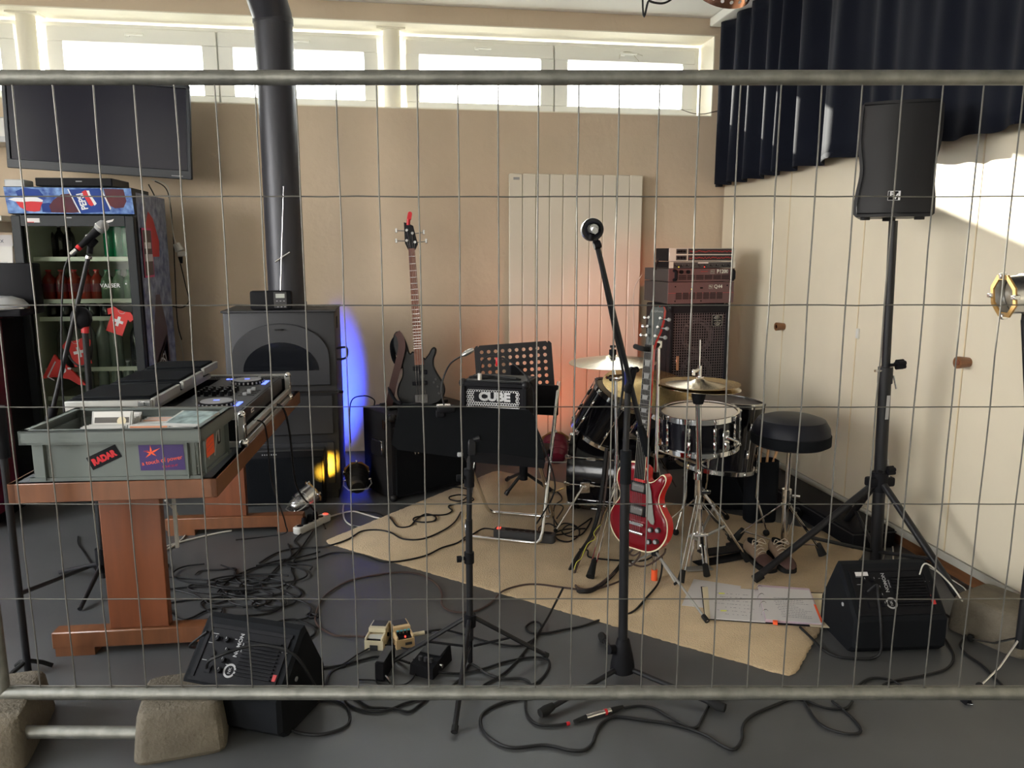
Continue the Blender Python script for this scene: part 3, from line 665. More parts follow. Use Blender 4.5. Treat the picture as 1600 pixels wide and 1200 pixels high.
cord('thin_wire', [AY(p, q, 5.7) for p, q in ((276, 500), (287, 560), (292, 585))], 0.0025, 'cable_white', 'thin pale wire hanging below the fridge leads on the wall')
# television on a swivel arm
TA, TB = AY(12, 262, 5.36), AY(300, 281, 5.36); td = (TB - TA); tw = td.length; ta = math.degrees(math.atan2(td.z, td.x))
t = thing('television', 'wide black flat television on a swivel arm above the fridge', 'television', M=T((TA + TB) / 2) @ Ry(-ta) @ Rx(3))
TH = 0.575
B('back_shell', 'black', t).box((0, 0.045, TH / 2), (tw - 0.02, 0.05, TH - 0.02), bev=0.01).done()
b = B('bezel', 'tv_bezel', t); bw = 0.024
b.box((0, 0.01, TH - bw / 2), (tw, 0.035, bw), bev=0.004).box((-tw / 2 + bw / 2, 0.01, TH / 2), (bw, 0.035, TH), bev=0.004).box((tw / 2 - bw / 2, 0.01, TH / 2), (bw, 0.035, TH), bev=0.004).box((0, 0.01, 0.028), (tw, 0.037, 0.056), bev=0.004).done()
B('screen', 'tv_screen', t).box((0, 0.012, TH / 2 + 0.015), (tw - 2 * bw, 0.02, TH - 0.075)).done()
B('maker_mark', 'grey_print', t).box((tw * 0.42, -0.0088, 0.018), (0.07, 0.001, 0.004)).done()
B('swivel_arm', 'black_metal', t).box((0, 0.21, 0.33), (0.06, 0.30, 0.05)).box((0, 0.36, 0.33), (0.20, 0.03, 0.24)).done()
# set-top box on the fridge
t = thing('disc_player', 'slim dark disc player lying on top of the drinks fridge', 'disc player', M=T(AY(112, 277, 4.955).x, 5.06, 1.8635) @ Rz(-3))
B('case', 'tv_bezel', t).box((0, 0.06, 0.032), (0.43, 0.26, 0.048), bev=0.003).done()
B('front_panel', 'black', t).box((0, -0.072, 0.032), (0.425, 0.006, 0.044), bev=0.002).done()
B('foot', 'rubber', t).box((-0.17, 0, 0.004), (0.03, 0.03, 0.008)).box((0.17, 0, 0.004), (0.03, 0.03, 0.008)).done()
B('maker_mark', 'grey_print', t).box((0.03, -0.0755, 0.036), (0.035, 0.001, 0.005)).done()
tag(B('lens_box', 'grey_plastic').box((AY(28, 270, 5.06).x, 5.06, 1.8855), (0.11, 0.12, 0.045), bev=0.005).done(), 'small grey box beside the disc player on the fridge', 'box')
# kitchen corner at the left edge
t = thing('counter', 'dark burgundy counter unit at the left edge beside the fridge', 'counter', (-2.62, 4.32, 0))
B('carcass', 'burgundy', t).box((0, 0.30, 0.60), (0.85, 0.60, 1.04)).done()
B('plinth', 'black', t).box((0, 0.32, 0.04), (0.83, 0.54, 0.08)).done()
for x in (-0.21, 0.21):
    d = B('door', 'burgundy', t).box((x, -0.01, 0.60), (0.415, 0.02, 1.0), bev=0.003).done(); hx = x + (0.15 if x < 0 else -0.15)
    B('handle', 'steel', d).cyl((hx, -0.03, 0.62), (hx, -0.03, 0.74), 0.005).done()
B('worktop', 'burgundy', t).box((0, 0.29, 1.135), (0.87, 0.64, 0.03), bev=0.004).done()
B('side_panel', 'burgundy', t).box((0.445, 0.16, 0.60), (0.04, 0.32, 1.04)).done(); B('side_panel', 'black', t).box((0.44, 0.46, 0.60), (0.03, 0.27, 1.04)).done()
t = thing('coffee_maker', 'grey domed machine with a steel rim on the burgundy counter', 'machine', (AY(8, 460, 4.55).x - 0.03, 4.55, 1.151))
B('base', 'black', t).box((0, 0.05, 0.02), (0.28, 0.30, 0.04), bev=0.01).done()
B('back_body', 'black', t).box((0.02, 0.15, 0.15), (0.24, 0.10, 0.26), bev=0.01).done()
B('dome', 'grey_plastic', t).lathe([(0, 0.04), (0.135, 0.04), (0.135, 0.055), (0.11, 0.085), (0.06, 0.103), (0, 0.108)], 24).done()
B('rim', 'chrome_soft', t).lathe([(0.137, 0.035), (0.141, 0.04), (0.137, 0.047)], 24).done()
wx = AY(12, 395, 5.72)
t = thing('towel_dispenser', 'white wall-mounted dispenser with a printed notice left of the fridge', 'dispenser', M=T(wx.x - 0.03, 5.7, wx.z - 0.06))
B('housing', 'white_plastic', t).prism([(-.10, .12), (.10, .12), (.085, -.11), (.0, -.13), (-.085, -.11)], 0, 0.11, T(0, 0.06, 0) @ FRONT, ch=0.008).done()
B('notice', 'paper', t).box((0.0, -0.052, 0.14), (0.20, 0.004, 0.075)).done()
text('x o x', 0.045, 'ink', t, T(0, -0.0548, 0.14) @ FRONT, name='print')
B('window', 'grey_plastic', t).box((0.03, -0.0515, -0.02), (0.05, 0.003, 0.04)).done()
sx = AY(2, 342, 5.6)
t = thing('wall_shelf', 'pale wall shelf cropped by the left edge above the dispenser', 'shelf', (sx.x - 0.2, 5.62, sx.z))
B('board', 'white_plastic', t).box((0, 0, 0), (0.52, 0.30, 0.035), bev=0.003).done(); B('bracket', 'white_plastic', t).box((0.18, 0.04, -0.05), (0.02, 0.2, 0.07)).done()
hx = AY(4, 190, 5.5)
t = thing('wall_cabinet', 'pale box fitting on the wall at the left edge beside the television', 'cabinet', (hx.x - 0.16, 5.62, hx.z - 0.05))
B('body', 'white_plastic', t).box((0, 0, 0), (0.36, 0.28, 0.15), bev=0.006).done(); B('lip', 'grey_plastic', t).box((0, -0.143, -0.06), (0.36, 0.01, 0.035)).done()
tag(B('blue_cup', 'purple').lathe([(0, 0), (0.028, 0), (0.034, 0.07), (0.030, 0.07), (0.026, 0.006), (0, 0.006)], 16, T(sx.x - 0.02, 5.56, sx.z + 0.018)).done(), 'small violet cup on the pale wall shelf', 'cup')
# ================================================================== TABLE with crate and controller
TZ = 0.74
TC = Vector((-0.608, 2.629, 0))                      # front right corner of the top
t = thing('table', 'beech edged table with a dark top and two column legs on the left', 'table', (TC.x, TC.y, 0), -2.9)
TWD, TLN = 0.668, 1.66                               # local: x from -TWD to 0, y from 0 to TLN
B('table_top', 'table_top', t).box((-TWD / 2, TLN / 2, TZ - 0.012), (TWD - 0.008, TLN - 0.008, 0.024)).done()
B('edge_band', 'beech', t).box((-TWD / 2, 0.011, TZ - 0.033), (TWD, 0.022, 0.066), bev=0.002).box((-0.011, TLN / 2, TZ - 0.033), (0.022, TLN, 0.066), bev=0.002).box((-TWD / 2, TLN - 0.011, TZ - 0.033), (TWD, 0.022, 0.066)).box((-TWD + 0.011, TLN / 2, TZ - 0.033), (0.022, TLN, 0.066)).done()
B('under_frame', 'beech_leg', t).box((-TWD / 2 - 0.05, TLN / 2, TZ - 0.05), (0.40, TLN - 0.2, 0.05)).done()
for y in (0.26, 1.50):
    l = B('leg', 'beech_leg', t).box((-0.385, y, 0.395), (0.215, 0.040, 0.60), bev=0.003).done()
    B('foot_beam', 'beech', t).box((-0.34, y, 0.062), (0.72, 0.062, 0.066), bev=0.004).box((-0.62, y, 0.018), (0.14, 0.062, 0.036)).box((-0.05, y, 0.018), (0.14, 0.062, 0.036)).done()
B('cable_tray', 'white_plastic', t).box((-0.25, 0.75, 0.60), (0.05, 0.9, 0.01)).box((-0.26, 0.34, 0.50), (0.012, 0.012, 0.26), M=None).done()
def on(x, y, z=0): return ROOT[tab.name] @ Vector((x, y, TZ + z))
tab = t
# ---- grey euro crate with compact discs
CR = T(-1.230, 2.672, TZ) @ Rz(-5.0)
t = thing('crate', 'grey plastic stacking crate with stickers full of compact discs on the table', 'crate', M=CR)
cw, cdp, ch = 0.585, 0.385, 0.176
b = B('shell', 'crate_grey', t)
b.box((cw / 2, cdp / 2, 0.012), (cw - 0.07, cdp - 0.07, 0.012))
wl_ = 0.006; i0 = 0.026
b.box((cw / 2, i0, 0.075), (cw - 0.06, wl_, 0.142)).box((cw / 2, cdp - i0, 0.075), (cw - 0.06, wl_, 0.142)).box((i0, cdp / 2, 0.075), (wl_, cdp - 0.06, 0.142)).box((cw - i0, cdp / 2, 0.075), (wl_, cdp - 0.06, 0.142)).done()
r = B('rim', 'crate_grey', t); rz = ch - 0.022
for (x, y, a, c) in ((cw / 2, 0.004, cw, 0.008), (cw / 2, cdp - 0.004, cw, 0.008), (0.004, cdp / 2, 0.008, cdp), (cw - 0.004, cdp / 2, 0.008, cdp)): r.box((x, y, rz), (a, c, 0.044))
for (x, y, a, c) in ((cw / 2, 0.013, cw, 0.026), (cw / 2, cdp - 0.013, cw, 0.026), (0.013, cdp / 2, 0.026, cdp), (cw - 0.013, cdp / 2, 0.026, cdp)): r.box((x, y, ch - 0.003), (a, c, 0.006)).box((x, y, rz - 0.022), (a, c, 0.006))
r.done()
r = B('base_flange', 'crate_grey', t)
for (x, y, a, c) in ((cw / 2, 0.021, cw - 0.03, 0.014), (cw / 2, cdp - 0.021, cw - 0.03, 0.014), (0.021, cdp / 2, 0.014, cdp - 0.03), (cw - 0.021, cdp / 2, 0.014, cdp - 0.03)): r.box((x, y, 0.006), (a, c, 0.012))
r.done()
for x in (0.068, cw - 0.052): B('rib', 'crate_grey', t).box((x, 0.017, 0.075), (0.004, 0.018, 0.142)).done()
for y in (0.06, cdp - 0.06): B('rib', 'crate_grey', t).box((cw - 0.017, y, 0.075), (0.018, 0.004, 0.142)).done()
CF = T(0, i0 - wl_ / 2 - 0.0006, 0) @ FRONT; CS = basis((cw - i0 + wl_ / 2 + 0.0006, 0, 0), (1, 0, 0))
B('sticker', 'purple', t).prism([(.373, .030), (.520, .030), (.518, .118), (.371, .118)], 0, 0.0005, CF).done(label='purple sticker with orange handwriting and a star')
st_ = B('sticker_star', 'neon_orange', t)
for a, l in ((95, .026), (28, .034), (-35, .020), (-140, .026), (170, .016)):
    st_.prism([(-.003, 0), (l * .3, -.003), (l, 0), (l * .3, .0035)], 0.0005, 0.0009, CF @ T(.412, .091, 0) @ Rz(a))
st_.done()
text('a touch of power', 0.021, 'neon_orange', t, CF @ T(.445, .064, .0007) @ Rz(9), depth=0.0002, sx=0.92)
text('033.47.33.47', 0.010, 'red_plastic', t, CF @ T(.470, .044, .0007) @ Rz(6), depth=0.0002)
text('radio', 0.009, 'red_plastic', t, CF @ T(.397, .097, .0007), depth=0.0002)
B('sticker', 'black', t).prism(rrect(.108, .047, .001, 1), 0, 0.0005, CF @ T(.257, .078, 0) @ Rz(25)).done(label='black sticker with red lettering')
text('RADAR', 0.030, 'red_plastic', t, CF @ T(.257, .076, .0007) @ Rz(25), depth=0.0002, bold=0.002, sx=0.85)
B('sticker', 'neon_orange', t).prism(rrect(.085, .082, .001, 1, .155, .086), 0, 0.0005, CS).done(label='neon orange sticker on the crate end')
for k in range(4): B('sticker_line', 'red_plastic', t).prism([(.12, .062 + k * .016), (.188, .070 + k * .016), (.188, .072 + k * .016), (.12, .064 + k * .016)], 0.0005, 0.0008, CS).done()
B('sticker', 'cream', t).prism(rrect(.032, .106, .001, 1, .085, .066), 0, 0.0005, CS).use('black').prism(rrect(.022, .03, .001, 1, .085, .05), 0.0005, 0.0008, CS).done()
B('sticker', 'black', t).prism(rrect(.036, .066, .008, 3, .255, .095), 0, 0.0005, CS).use('cd_clear').prism(rrect(.016, .05, .006, 3, .255, .095), 0.0005, 0.0008, CS).done()
# discs: rows standing and lying in the crate, every case its own thing
def disc(label, group, M, m):
    o = thing('compact_disc', label, 'compact disc', M=CR @ M, group=group)
    B('case', 'cd_clear', o).box((0, 0, 0), (0.142, 0.0095, 0.125)).done(); B('inlay', m, o).box((0, -0.0012, 0), (0.128, 0.0098, 0.119)).done(); return o
random.seed(5)
cols = ['cd_white', 'cd_dark', 'cd_white', 'cd_teal', 'cd_white', 'cd_orange']
for r_, (x0_, n_, grp, lab) in enumerate(((0.19, 14, 'discs in the left row of the crate', 'compact disc case in the slanted left row inside the crate'), (0.345, 14, 'discs in the middle row of the crate', 'compact disc case in the flat middle row inside the crate'), (0.49, 12, 'discs in the right row of the crate', 'compact disc case in the right row inside the crate'))):
    protos = []
    for k in range(n_):
        X = T(x0_ + random.uniform(-.003, .003), 0.062 + k * 0.0205 - (0.008 if k > 10 else 0), 0.084 + (0.016 if (r_ == 0 and k > 8) else 0) + random.uniform(0, .008)) @ Rx(-24 - 2 * r_)
        L_ = '%s, %s from the front' % (lab, ORD[k])
        if k < 3: protos.append(disc(L_, grp, X, cols[(k * 2 + r_) % 6]))
        else: dup(protos[random.randrange(3)], CR @ X, L_)
o = thing('compact_disc', 'marbled blue-green compact disc lying tilted on top of the right row', 'compact disc', M=CR @ T(0.495, 0.185, 0.172) @ Rz(-12) @ Rx(9))
B('case', 'cd_clear', o).box((0, 0, 0), (0.142, 0.125, 0.0095)).done(); B('inlay', 'cd_teal', o).box((0.004, 0, 0.0008), (0.130, 0.119, 0.0098)).done()
o = thing('compact_disc', 'compact disc with a yellow disc print at the back of the left row', 'compact disc', M=CR @ T(0.195, 0.235, 0.128) @ Rx(-20))
B('case', 'cd_clear', o).box((0, 0, 0), (0.142, 0.0095, 0.125)).done(); B('inlay', 'cd_white', o).box((0, -0.0012, 0), (0.128, 0.0098, 0.119)).use('cd_dark').box((0, -0.0016, 0.03), (0.12, 0.0098, 0.02)).done()
B('disc_print', 'cream', o).prism(circ(.016, 14), 0, 0.001, T(0.035, -0.0068, 0.026) @ FRONT).done()
# ---- flight case with a two-deck controller
FC = T(-0.600, 3.060, TZ) @ Rz(-2.9)
t = thing('flight_case', 'black flight case with aluminium edges holding the controller on the table', 'flight case', M=FC)
fw_, fl_, fh = 0.56, 0.97, 0.135
b = B('base_tray', 'black', t)
b.box((-fw_ / 2, fl_ / 2, 0.01), (fw_, fl_, 0.02)).box((-fw_ / 2, 0.006, 0.068), (fw_, 0.010, 0.12)).box((-fw_ / 2, fl_ - 0.006, 0.068), (fw_, 0.010, 0.12)).box((-fw_ + 0.006, fl_ / 2, 0.068), (0.010, fl_, 0.12)).box((-0.006, fl_ / 2, 0.03), (0.010, fl_, 0.05)).box((-0.17, fl_ / 2, 0.038), (0.28, 0.86, 0.036)).done()
b = B('edge_profile', 'alu', t)
b.box((-fw_ / 2, 0.0, fh - 0.012), (fw_, 0.022, 0.026), bev=0.003).box((-fw_ / 2, fl_, fh - 0.012), (fw_, 0.022, 0.026), bev=0.003).box((-fw_, fl_ / 2, fh - 0.012), (0.022, fl_, 0.026), bev=0.003)
b.box((0, fl_ / 2, 0.012), (0.022, fl_, 0.024), bev=0.003).box((0, fl_ / 2, 0.048), (0.020, fl_, 0.024), bev=0.003).box((0, 0.0, fh / 2), (0.026, 0.026, fh), bev=0.003).box((0, fl_, fh / 2), (0.026, 0.026, fh), bev=0.003)
b.box((-fw_ / 2, 0, 0.012), (fw_, 0.022, 0.024), bev=0.003).done()
for y in (0.0, fl_):
    B('ball_corner', 'chrome', t).ball((0.004, y, 0.016), 0.021, 12).done(); B('ball_corner', 'chrome', t).ball((0.002, y, fh - 0.006), 0.016, 12).done()
    B('latch_plate', 'chrome_soft', t).box((0.012, y, 0.062), (0.006, 0.034, 0.06), bev=0.002).done()
b = B('rivet', 'black', t)
for x in (-0.10, -0.16, -0.06, -0.25): b.box((x, -0.0115, fh - 0.010), (0.018, 0.002, 0.006))
b.done()
c = thing('dj_controller', 'black two-deck controller with silver jog wheels and blue lights in the flight case', 'controller', M=FC @ T(-0.17, 0.49, 0.058))
B('chassis', 'black_metal', c).box((0, 0, 0.033), (0.30, 0.88, 0.066), bev=0.008).done()
B('face_plate', 'dark_grey', c).box((0, 0, 0.067), (0.285, 0.86, 0.003)).done()
for s_ in (-1, 1):
    j = B('jog_wheel', 'black', c).lathe([(0, 0.068), (0.075, 0.068), (0.078, 0.075), (0.074, 0.084), (0.066, 0.086), (0, 0.086)], 32, T(0.02, s_ * 0.27, 0)).done()
    B('jog_top', 'jog_silver', j).lathe([(0.065, 0.0862), (0.063, 0.0885), (0.03, 0.089), (0, 0.089)], 32, T(0.02, s_ * 0.27, 0)).done()
    b = B('jog_rim', 'jog_silver', j)
    for i in range(24):
        a = 2 * pi * i / 24; b.box((0.02 + 0.077 * math.cos(a), s_ * 0.27 + 0.077 * math.sin(a), 0.077), (0.006, 0.006, 0.010), M=None)
    b.done()
    for k in range(4): B('pad', 'led_blue', c).box((0.105, s_ * 0.27 + (k - 1.5) * 0.028, 0.070), (0.018, 0.018, 0.004)).done()
    B('display_light', 'led_blue', c).box((0.02, s_ * 0.27, 0.0895), (0.022, 0.012, 0.001)).done()
    for k in range(3): B('pad', 'led_blue', c).box((-0.10 + 0.02 * k, s_ * 0.385, 0.070), (0.014, 0.014, 0.004)).done()
    f = B('pitch_slot', 'black', c).box((0.06, s_ * 0.39, 0.0692), (0.12, 0.012, 0.002)).done(); B('fader_cap', 'grey_plastic', f).box((0.05, s_ * 0.39, 0.075), (0.012, 0.022, 0.012), bev=0.002).done()
for i in range(4):
    for k in range(5): B('rotary_knob', 'black', c).lathe([(0.010, 0.068), (0.009, 0.090), (0.0, 0.091)], 12, T(-0.115 + k * 0.034, (i - 1.5) * 0.042, 0)).use('grey_print').box((-0.115 + k * 0.034 + 0.004, (i - 1.5) * 0.042, 0.0912), (0.008, 0.002, 0.001)).done()
for i in range(4):
    f = B('fader_slot', 'black', c).box((0.09, (i - 1.5) * 0.042, 0.0692), (0.07, 0.006, 0.002)).done(); B('fader_cap', 'grey_plastic', f).box((0.085 + 0.01 * (i % 2), (i - 1.5) * 0.042, 0.076), (0.018, 0.014, 0.014), bev=0.002).done()
B('maker_plate', 'white_plastic', c).box((0.1512, -0.22, 0.035), (0.002, 0.05, 0.016)).done()
text('HERCULES', 0.009, 'ink', c, basis((0.1526, -0.22, 0.035), (1, 0, 0)))
# lid pieces, foam side up, stepped over the left half
LZ = 0.93
for nm, (xa, xb, ya, yb, z), lab in (('case_lid', (-1.245, -0.925, 3.10, 3.42, 0.916), 'nearest black foam-lined case lid piece with an aluminium edge lying left of the controller'), ('case_lid', (-1.20, -0.905, 3.44, 3.74, 0.924), 'middle black foam-lined case lid piece lying left of the controller'), ('case_lid', (-1.17, -0.893, 3.76, 4.00, 0.932), 'farthest black foam-lined case lid piece lying left of the controller')):
    l = thing(nm, lab, 'case lid', ((xa + xb) / 2, (ya + yb) / 2, z), -2)
    w_, d_ = xb - xa, yb - ya
    B('panel', 'black_matte', l).box((0, 0, 0), (w_, d_, 0.035), bev=0.004).done(); B('foam', 'black_cloth', l).box((0, 0.01, 0.021), (w_ - 0.03, d_ - 0.03, 0.012), bev=0.004).done()
    e = B('edge_profile', 'alu', l).box((w_ / 2, 0, 0.004), (0.016, d_, 0.034), bev=0.002)
    if ya < 3.2: e.box((0, -d_ / 2, -0.004), (w_, 0.014, 0.040), bev=0.002)
    e.done()
    if ya < 3.2: B('latch', 'chrome_soft', l).box((0.13, -d_ / 2 - 0.008, 0.0), (0.045, 0.006, 0.03)).box((0.125, -d_ / 2 - 0.012, -0.01), (0.012, 0.008, 0.04)).done()
t = thing('case_riser', 'thin black spacer board under the foam-lined case lid pieces left of the controller', 'board', (-1.035, 3.54, TZ + .136), -2.9)
B('shell', 'black', t).box((0, 0, 0.011), (0.20, 0.84, 0.022)).done(); B('edge_profile', 'alu', t).box((0, -0.42, 0.011), (0.20, 0.010, 0.021)).box((0.10, 0, 0.011), (0.010, 0.84, 0.021)).done()
cord('controller_lead', [on(-0.06, 0.62, 0.06), on(0.01, 0.66, 0.05), on(0.03, 0.66, -0.02), on(0.035, 0.68, -0.22), Vector((-0.58, 3.9, 0.12)), Vector((-0.62, 4.05, 0.008)), Vector((-0.85, 4.0, 0.008))], 0.0035, 'cable', 'thin black lead dropping from the controller over the table edge')
cord('controller_lead', [on(-0.02, 1.05, 0.05), on(0.02, 1.08, 0.02), on(0.04, 1.10, -0.1), on(0.05, 1.15, -0.38), Vector((-0.48, 4.2, 0.1)), Vector((-0.44, 4.26, 0.008)), Vector((-0.4, 4.1, 0.008))], 0.005, 'cable', 'thicker black lead hanging from the far table edge past the stove')

# ================================================================== LEFT MICROPHONE STAND
mx_, my_ = AY(133, 600, 3.55).x, 3.55
t = thing('microphone_stand', 'black microphone stand with a red ring behind the table at left', 'microphone stand', (mx_, my_, 0))
jt = AY(127, 497, 3.55)
pt = AY(133, 520, 3.55)
B('pole', 'black_metal', t, True).cyl((mx_, my_, 0.03), (pt.x, my_, pt.z), 0.013, n=12).done()
B('ring', 'red_plastic', t, True).cyl(AY(133, 520, 3.55), AY(133, 510, 3.55), 0.0155, n=14).done()
B('boom_joint', 'black', t, True).ball(jt, 0.045, 14, sq=(1, .7, 1.1)).done()
q0, q1 = AY(139, 398, 3.52), AY(80, 650, 3.52)
B('boom', 'black_metal', t, True).cyl(q0, q1, 0.0095, n=10).done()
B('boom_ring', 'chrome', t, True).cyl(AY(139, 400, 3.52), AY(138, 404, 3.52), 0.013, n=12).done()
B('counterweight', 'black', t, True).cyl(AY(84, 635, 3.52), AY(72, 680, 3.52), 0.02, n=12).done()
for a in (30, 150, 270): B('leg', 'black_metal', t).cyl((0, 0, 0.10), (0.28 * math.cos(rad(a)), 0.28 * math.sin(rad(a)), 0.012), 0.010, n=10).done()
B('hub', 'black', t).cyl((0, 0, 0.06), (0, 0, 0.17), 0.026, n=14).done()
def microphone(label, tail, head, sc=1.0, mesh='mic_mesh', band=True):
    tail, head = Vector(tail), Vector(head); M = basis(tail, head - tail); L = (head - tail).length
    m = thing('microphone', label, 'microphone', M=M)
    k = L / 0.20
    B('handle', 'black', m).lathe([(0, .03 * k), (.0115 * k, .03 * k), (.012 * k, .06 * k), (.0175 * k, .135 * k), (.019 * k, .15 * k), (0, .15 * k)], 18).done()
    B('grille', mesh, m).lathe([(.019 * k, .148 * k), (.0245 * k, .16 * k), (.0255 * k, .172 * k), (.022 * k, .188 * k), (.012 * k, .197 * k), (0, .2 * k)], 20).done()
    B('grille_ring', 'chrome_soft', m).lathe([(.0235 * k, .158 * k), (.0262 * k, .161 * k), (.0262 * k, .167 * k), (.0245 * k, .168 * k)], 20).done()
    B('connector', 'chrome', m).cyl((0, 0, 0), (0, 0, .032 * k), .0098 * k, n=14).done()
    if band: B('red_band', 'red_plastic', m).cyl((0, 0, .036 * k), (0, 0, .05 * k), .0126 * k, n=16).done()
    return m
microphone('silver-headed vocal microphone with a red band in front of the fridge', AY(111, 398, 3.48), AY(167, 347, 3.51))
B('clip', 'black', t, True).cyl(AY(140, 396, 3.52), AY(142, 378, 3.52), 0.012, n=10).cyl(AY(138, 383, 3.515), AY(147, 373, 3.515), 0.021, n=14, caps=False).done()
cord('microphone_cable', [AY(111, 398, 3.48), AY(106, 406, 3.49), AY(100, 425, 3.50), AY(97, 470, 3.5), AY(96, 520, 3.5), AY(97, 590, 3.5), AY(100, 640, 3.5), AY(104, 700, 3.5)], 0.004, 'cable', 'black cable hanging from the microphone in front of the fridge')
cord('microphone_cable', [AY(140, 500, 3.56), AY(143, 530, 3.56), AY(142, 560, 3.56), AY(128, 572, 3.56), AY(115, 566, 3.56), AY(108, 555, 3.56)], 0.004, 'cable', 'black cable looped around the pole with the red ring')
# ================================================================== BLACK STAND at the left edge
f0 = G(44, 1052); t = thing('speaker_stand', 'black tubular stand cropped by the left edge beside the table', 'stand', (f0.x, f0.y, 0))
tp = AY(3, 690, f0.y)
B('pole', 'black_metal', t, True).cyl((f0.x, f0.y, 0.0), tp, 0.0125, n=12).done()
B('sleeve', 'black', t, True).cyl(AY(6, 715, f0.y), AY(2, 680, f0.y) + Vector((0, 0, .1)), 0.022, n=12).done()
B('strut', 'black_metal', t, True).cyl(AY(30, 928, f0.y), G(154, 880), 0.0085, n=10).done()
for dx, dy in ((0.07, 0.03), (-0.06, 0.05), (-0.05, -0.06)): B('foot', 'rubber', t).tube([(0, 0, 0.05), (dx * .6, dy * .6, 0.03), (dx, dy, 0.008)], 0.008, 8).done()
# ================================================================== STAGE LAMPS
def spot(name, parent_loc, target, energy, col, angle, blend, r=0.04, sx_=1.0):
    l = bpy.data.lights.new(name, 'SPOT'); l.energy = energy; l.color = col; l.spot_size = rad(angle); l.spot_blend = blend; l.shadow_soft_size = r
    o = bpy.data.objects.new(name, l); COL.objects.link(o); o.location = parent_loc
    o.rotation_euler = (Vector(target) - Vector(parent_loc)).to_track_quat('-Z', 'Y').to_euler(); o.scale = (sx_, 1, 1)
def par_can(label, back, front, r, body, lens, light=None, frame=True, aim=None):
    back, front = Vector(back), Vector(front); L = (front - back).length; M = basis(back, front - back)
    t = thing('par_lamp', label, 'stage lamp', M=M)
    B('can', body, t).lathe([(0, 0), (r * .55, 0), (r * .72, L * .06), (r * .78, L * .2), (r * .98, L * .38), (r, L * .45), (r, L), (r * .93, L), (r * .93, L * .55), (0, L * .5)], 28).done()
    B('rib_ring', body, t).lathe([(r * 1.0, L * .62), (r * 1.05, L * .63), (r * 1.05, L * .66), (r * 1.0, L * .67)], 28).lathe([(r * .86, L * .28), (r * .92, L * .29), (r * .92, L * .31), (r * .9, L * .32)], 28).done()
    B('lens', lens, t).lathe([(r * .9, L * .80), (r * .6, L * .84), (0, L * .86)], 24).done()
    if frame:
        f = B('filter_frame', 'gel_amber' if body != 'alu' else body, t); o8 = [(r * 1.18 * math.cos(rad(22.5 + 45 * i)), r * 1.18 * math.sin(rad(22.5 + 45 * i))) for i in range(8)]; i8 = [(x * .78, y * .78) for x, y in o8]
        vs = [(x, y, L) for x, y in o8] + [(x, y, L) for x, y in i8] + [(x, y, L + .006) for x, y in o8] + [(x, y, L + .006) for x, y in i8]; fs = []
        for i in range(8):
            j = (i + 1) % 8; fs += [(i, j, 8 + j, 8 + i), (16 + i, 24 + i, 24 + j, 16 + j), (i, 16 + i, 16 + j, j), (8 + i, 8 + j, 24 + j, 24 + i)]
        f.add(vs, fs).done()
        for a in (0, 90, 180, 270): B('frame_clip', 'chrome_soft', t).box((r * 1.05, 0, L + .004), (r * .3, r * .22, .022), Rz(a), bev=0.002).done()
    B('bolt', 'chrome', t).cyl((r * .9, 0, L * .5), (r * 1.2, 0, L * .5), r * .09, n=8).cyl((-r * .9, 0, L * .5), (-r * 1.2, 0, L * .5), r * .09, n=8).done()
    B('yoke', 'alu', t).tube([(r * 1.14, 0, L * .5), (r * 1.2, 0, L * .2), (r * .8, 0, -L * .12), (-r * .8, 0, -L * .12), (-r * 1.2, 0, L * .2), (-r * 1.14, 0, L * .5)], r * .055, 6).done()
    if light:
        d = (front - back).normalized(); spot('lamp_light', front - d * (L * .05), Vector(aim) if aim else front + d, *light)
    return t
py_ = G(466, 815)
par_can('polished lamp on the floor glowing yellow against the stove', py_ + Vector((-0.03, 0.0, 0.075)), AY(489, 768, 4.33), 0.058, 'chrome_soft', 'lens_yellow', (230, (1.0, 0.50, 0.03), 27, 1.0, 0.02), aim=(-.425, 4.64, .22))
B('base_box', 'chrome_soft', bpy.data.objects['par_lamp']).box((0, -0.03, 0.01), (0.06, 0.05, 0.05), bev=0.006).done()
bl = Vector((-0.245, 4.60, 0.062))
par_can('dark stage lamp behind the bass combo throwing blue light on the wall', bl + Vector((0, -.02, 0.02)), bl + Vector((-.012, 0.125, 0.075)), 0.070, 'black_metal', 'lens_blue', (560, (0.012, 0.045, 1.0), 52, 1.0, 0.03, 0.36), aim=(-.40, 5.78, .50))
tp = AD(1128, -12, 2.55)
par_can('copper stage lamp hanging at the top edge above the drums', tp + Vector((-0.0, -0.125, 0.115)), tp, 0.095, 'copper', 'lens_red', (90, (1.0, 0.20, 0.09), 26, 0.9, 0.05), frame=False, aim=(1.75, 5.3, 1.15))
o = bpy.data.objects['par_lamp.002']
b = B('air_hole', 'paper', o); Lx = 0.170
for i in range(20):
    a = 2 * pi * i / 20; b.cyl((0.0948 * math.cos(a), 0.0948 * math.sin(a), Lx - 0.022), (0.0957 * math.cos(a), 0.0957 * math.sin(a), Lx - 0.022), 0.006, n=8)
b.done(kind='stuff')
B('hanger', 'black_metal', o, True).cyl(tp + Vector((0, -.13, .14)), (tp.x, tp.y - .13, CH), 0.012, n=10).done()
cord('lamp_lead', [tp + Vector((-0.02, -.08, .2)), AD(1062, -20, 2.5), AD(1052, -4, 2.5), AD(1040, 4, 2.5), AD(1028, 5, 2.5), AD(1014, 1, 2.5), AD(1004, -10, 2.5), Vector((AD(1000, -30, 2.5).x, AD(1000, -30, 2.5).y, CH))], 0.0035, 'cable', 'black lead looping below the ceiling beside the copper lamp')
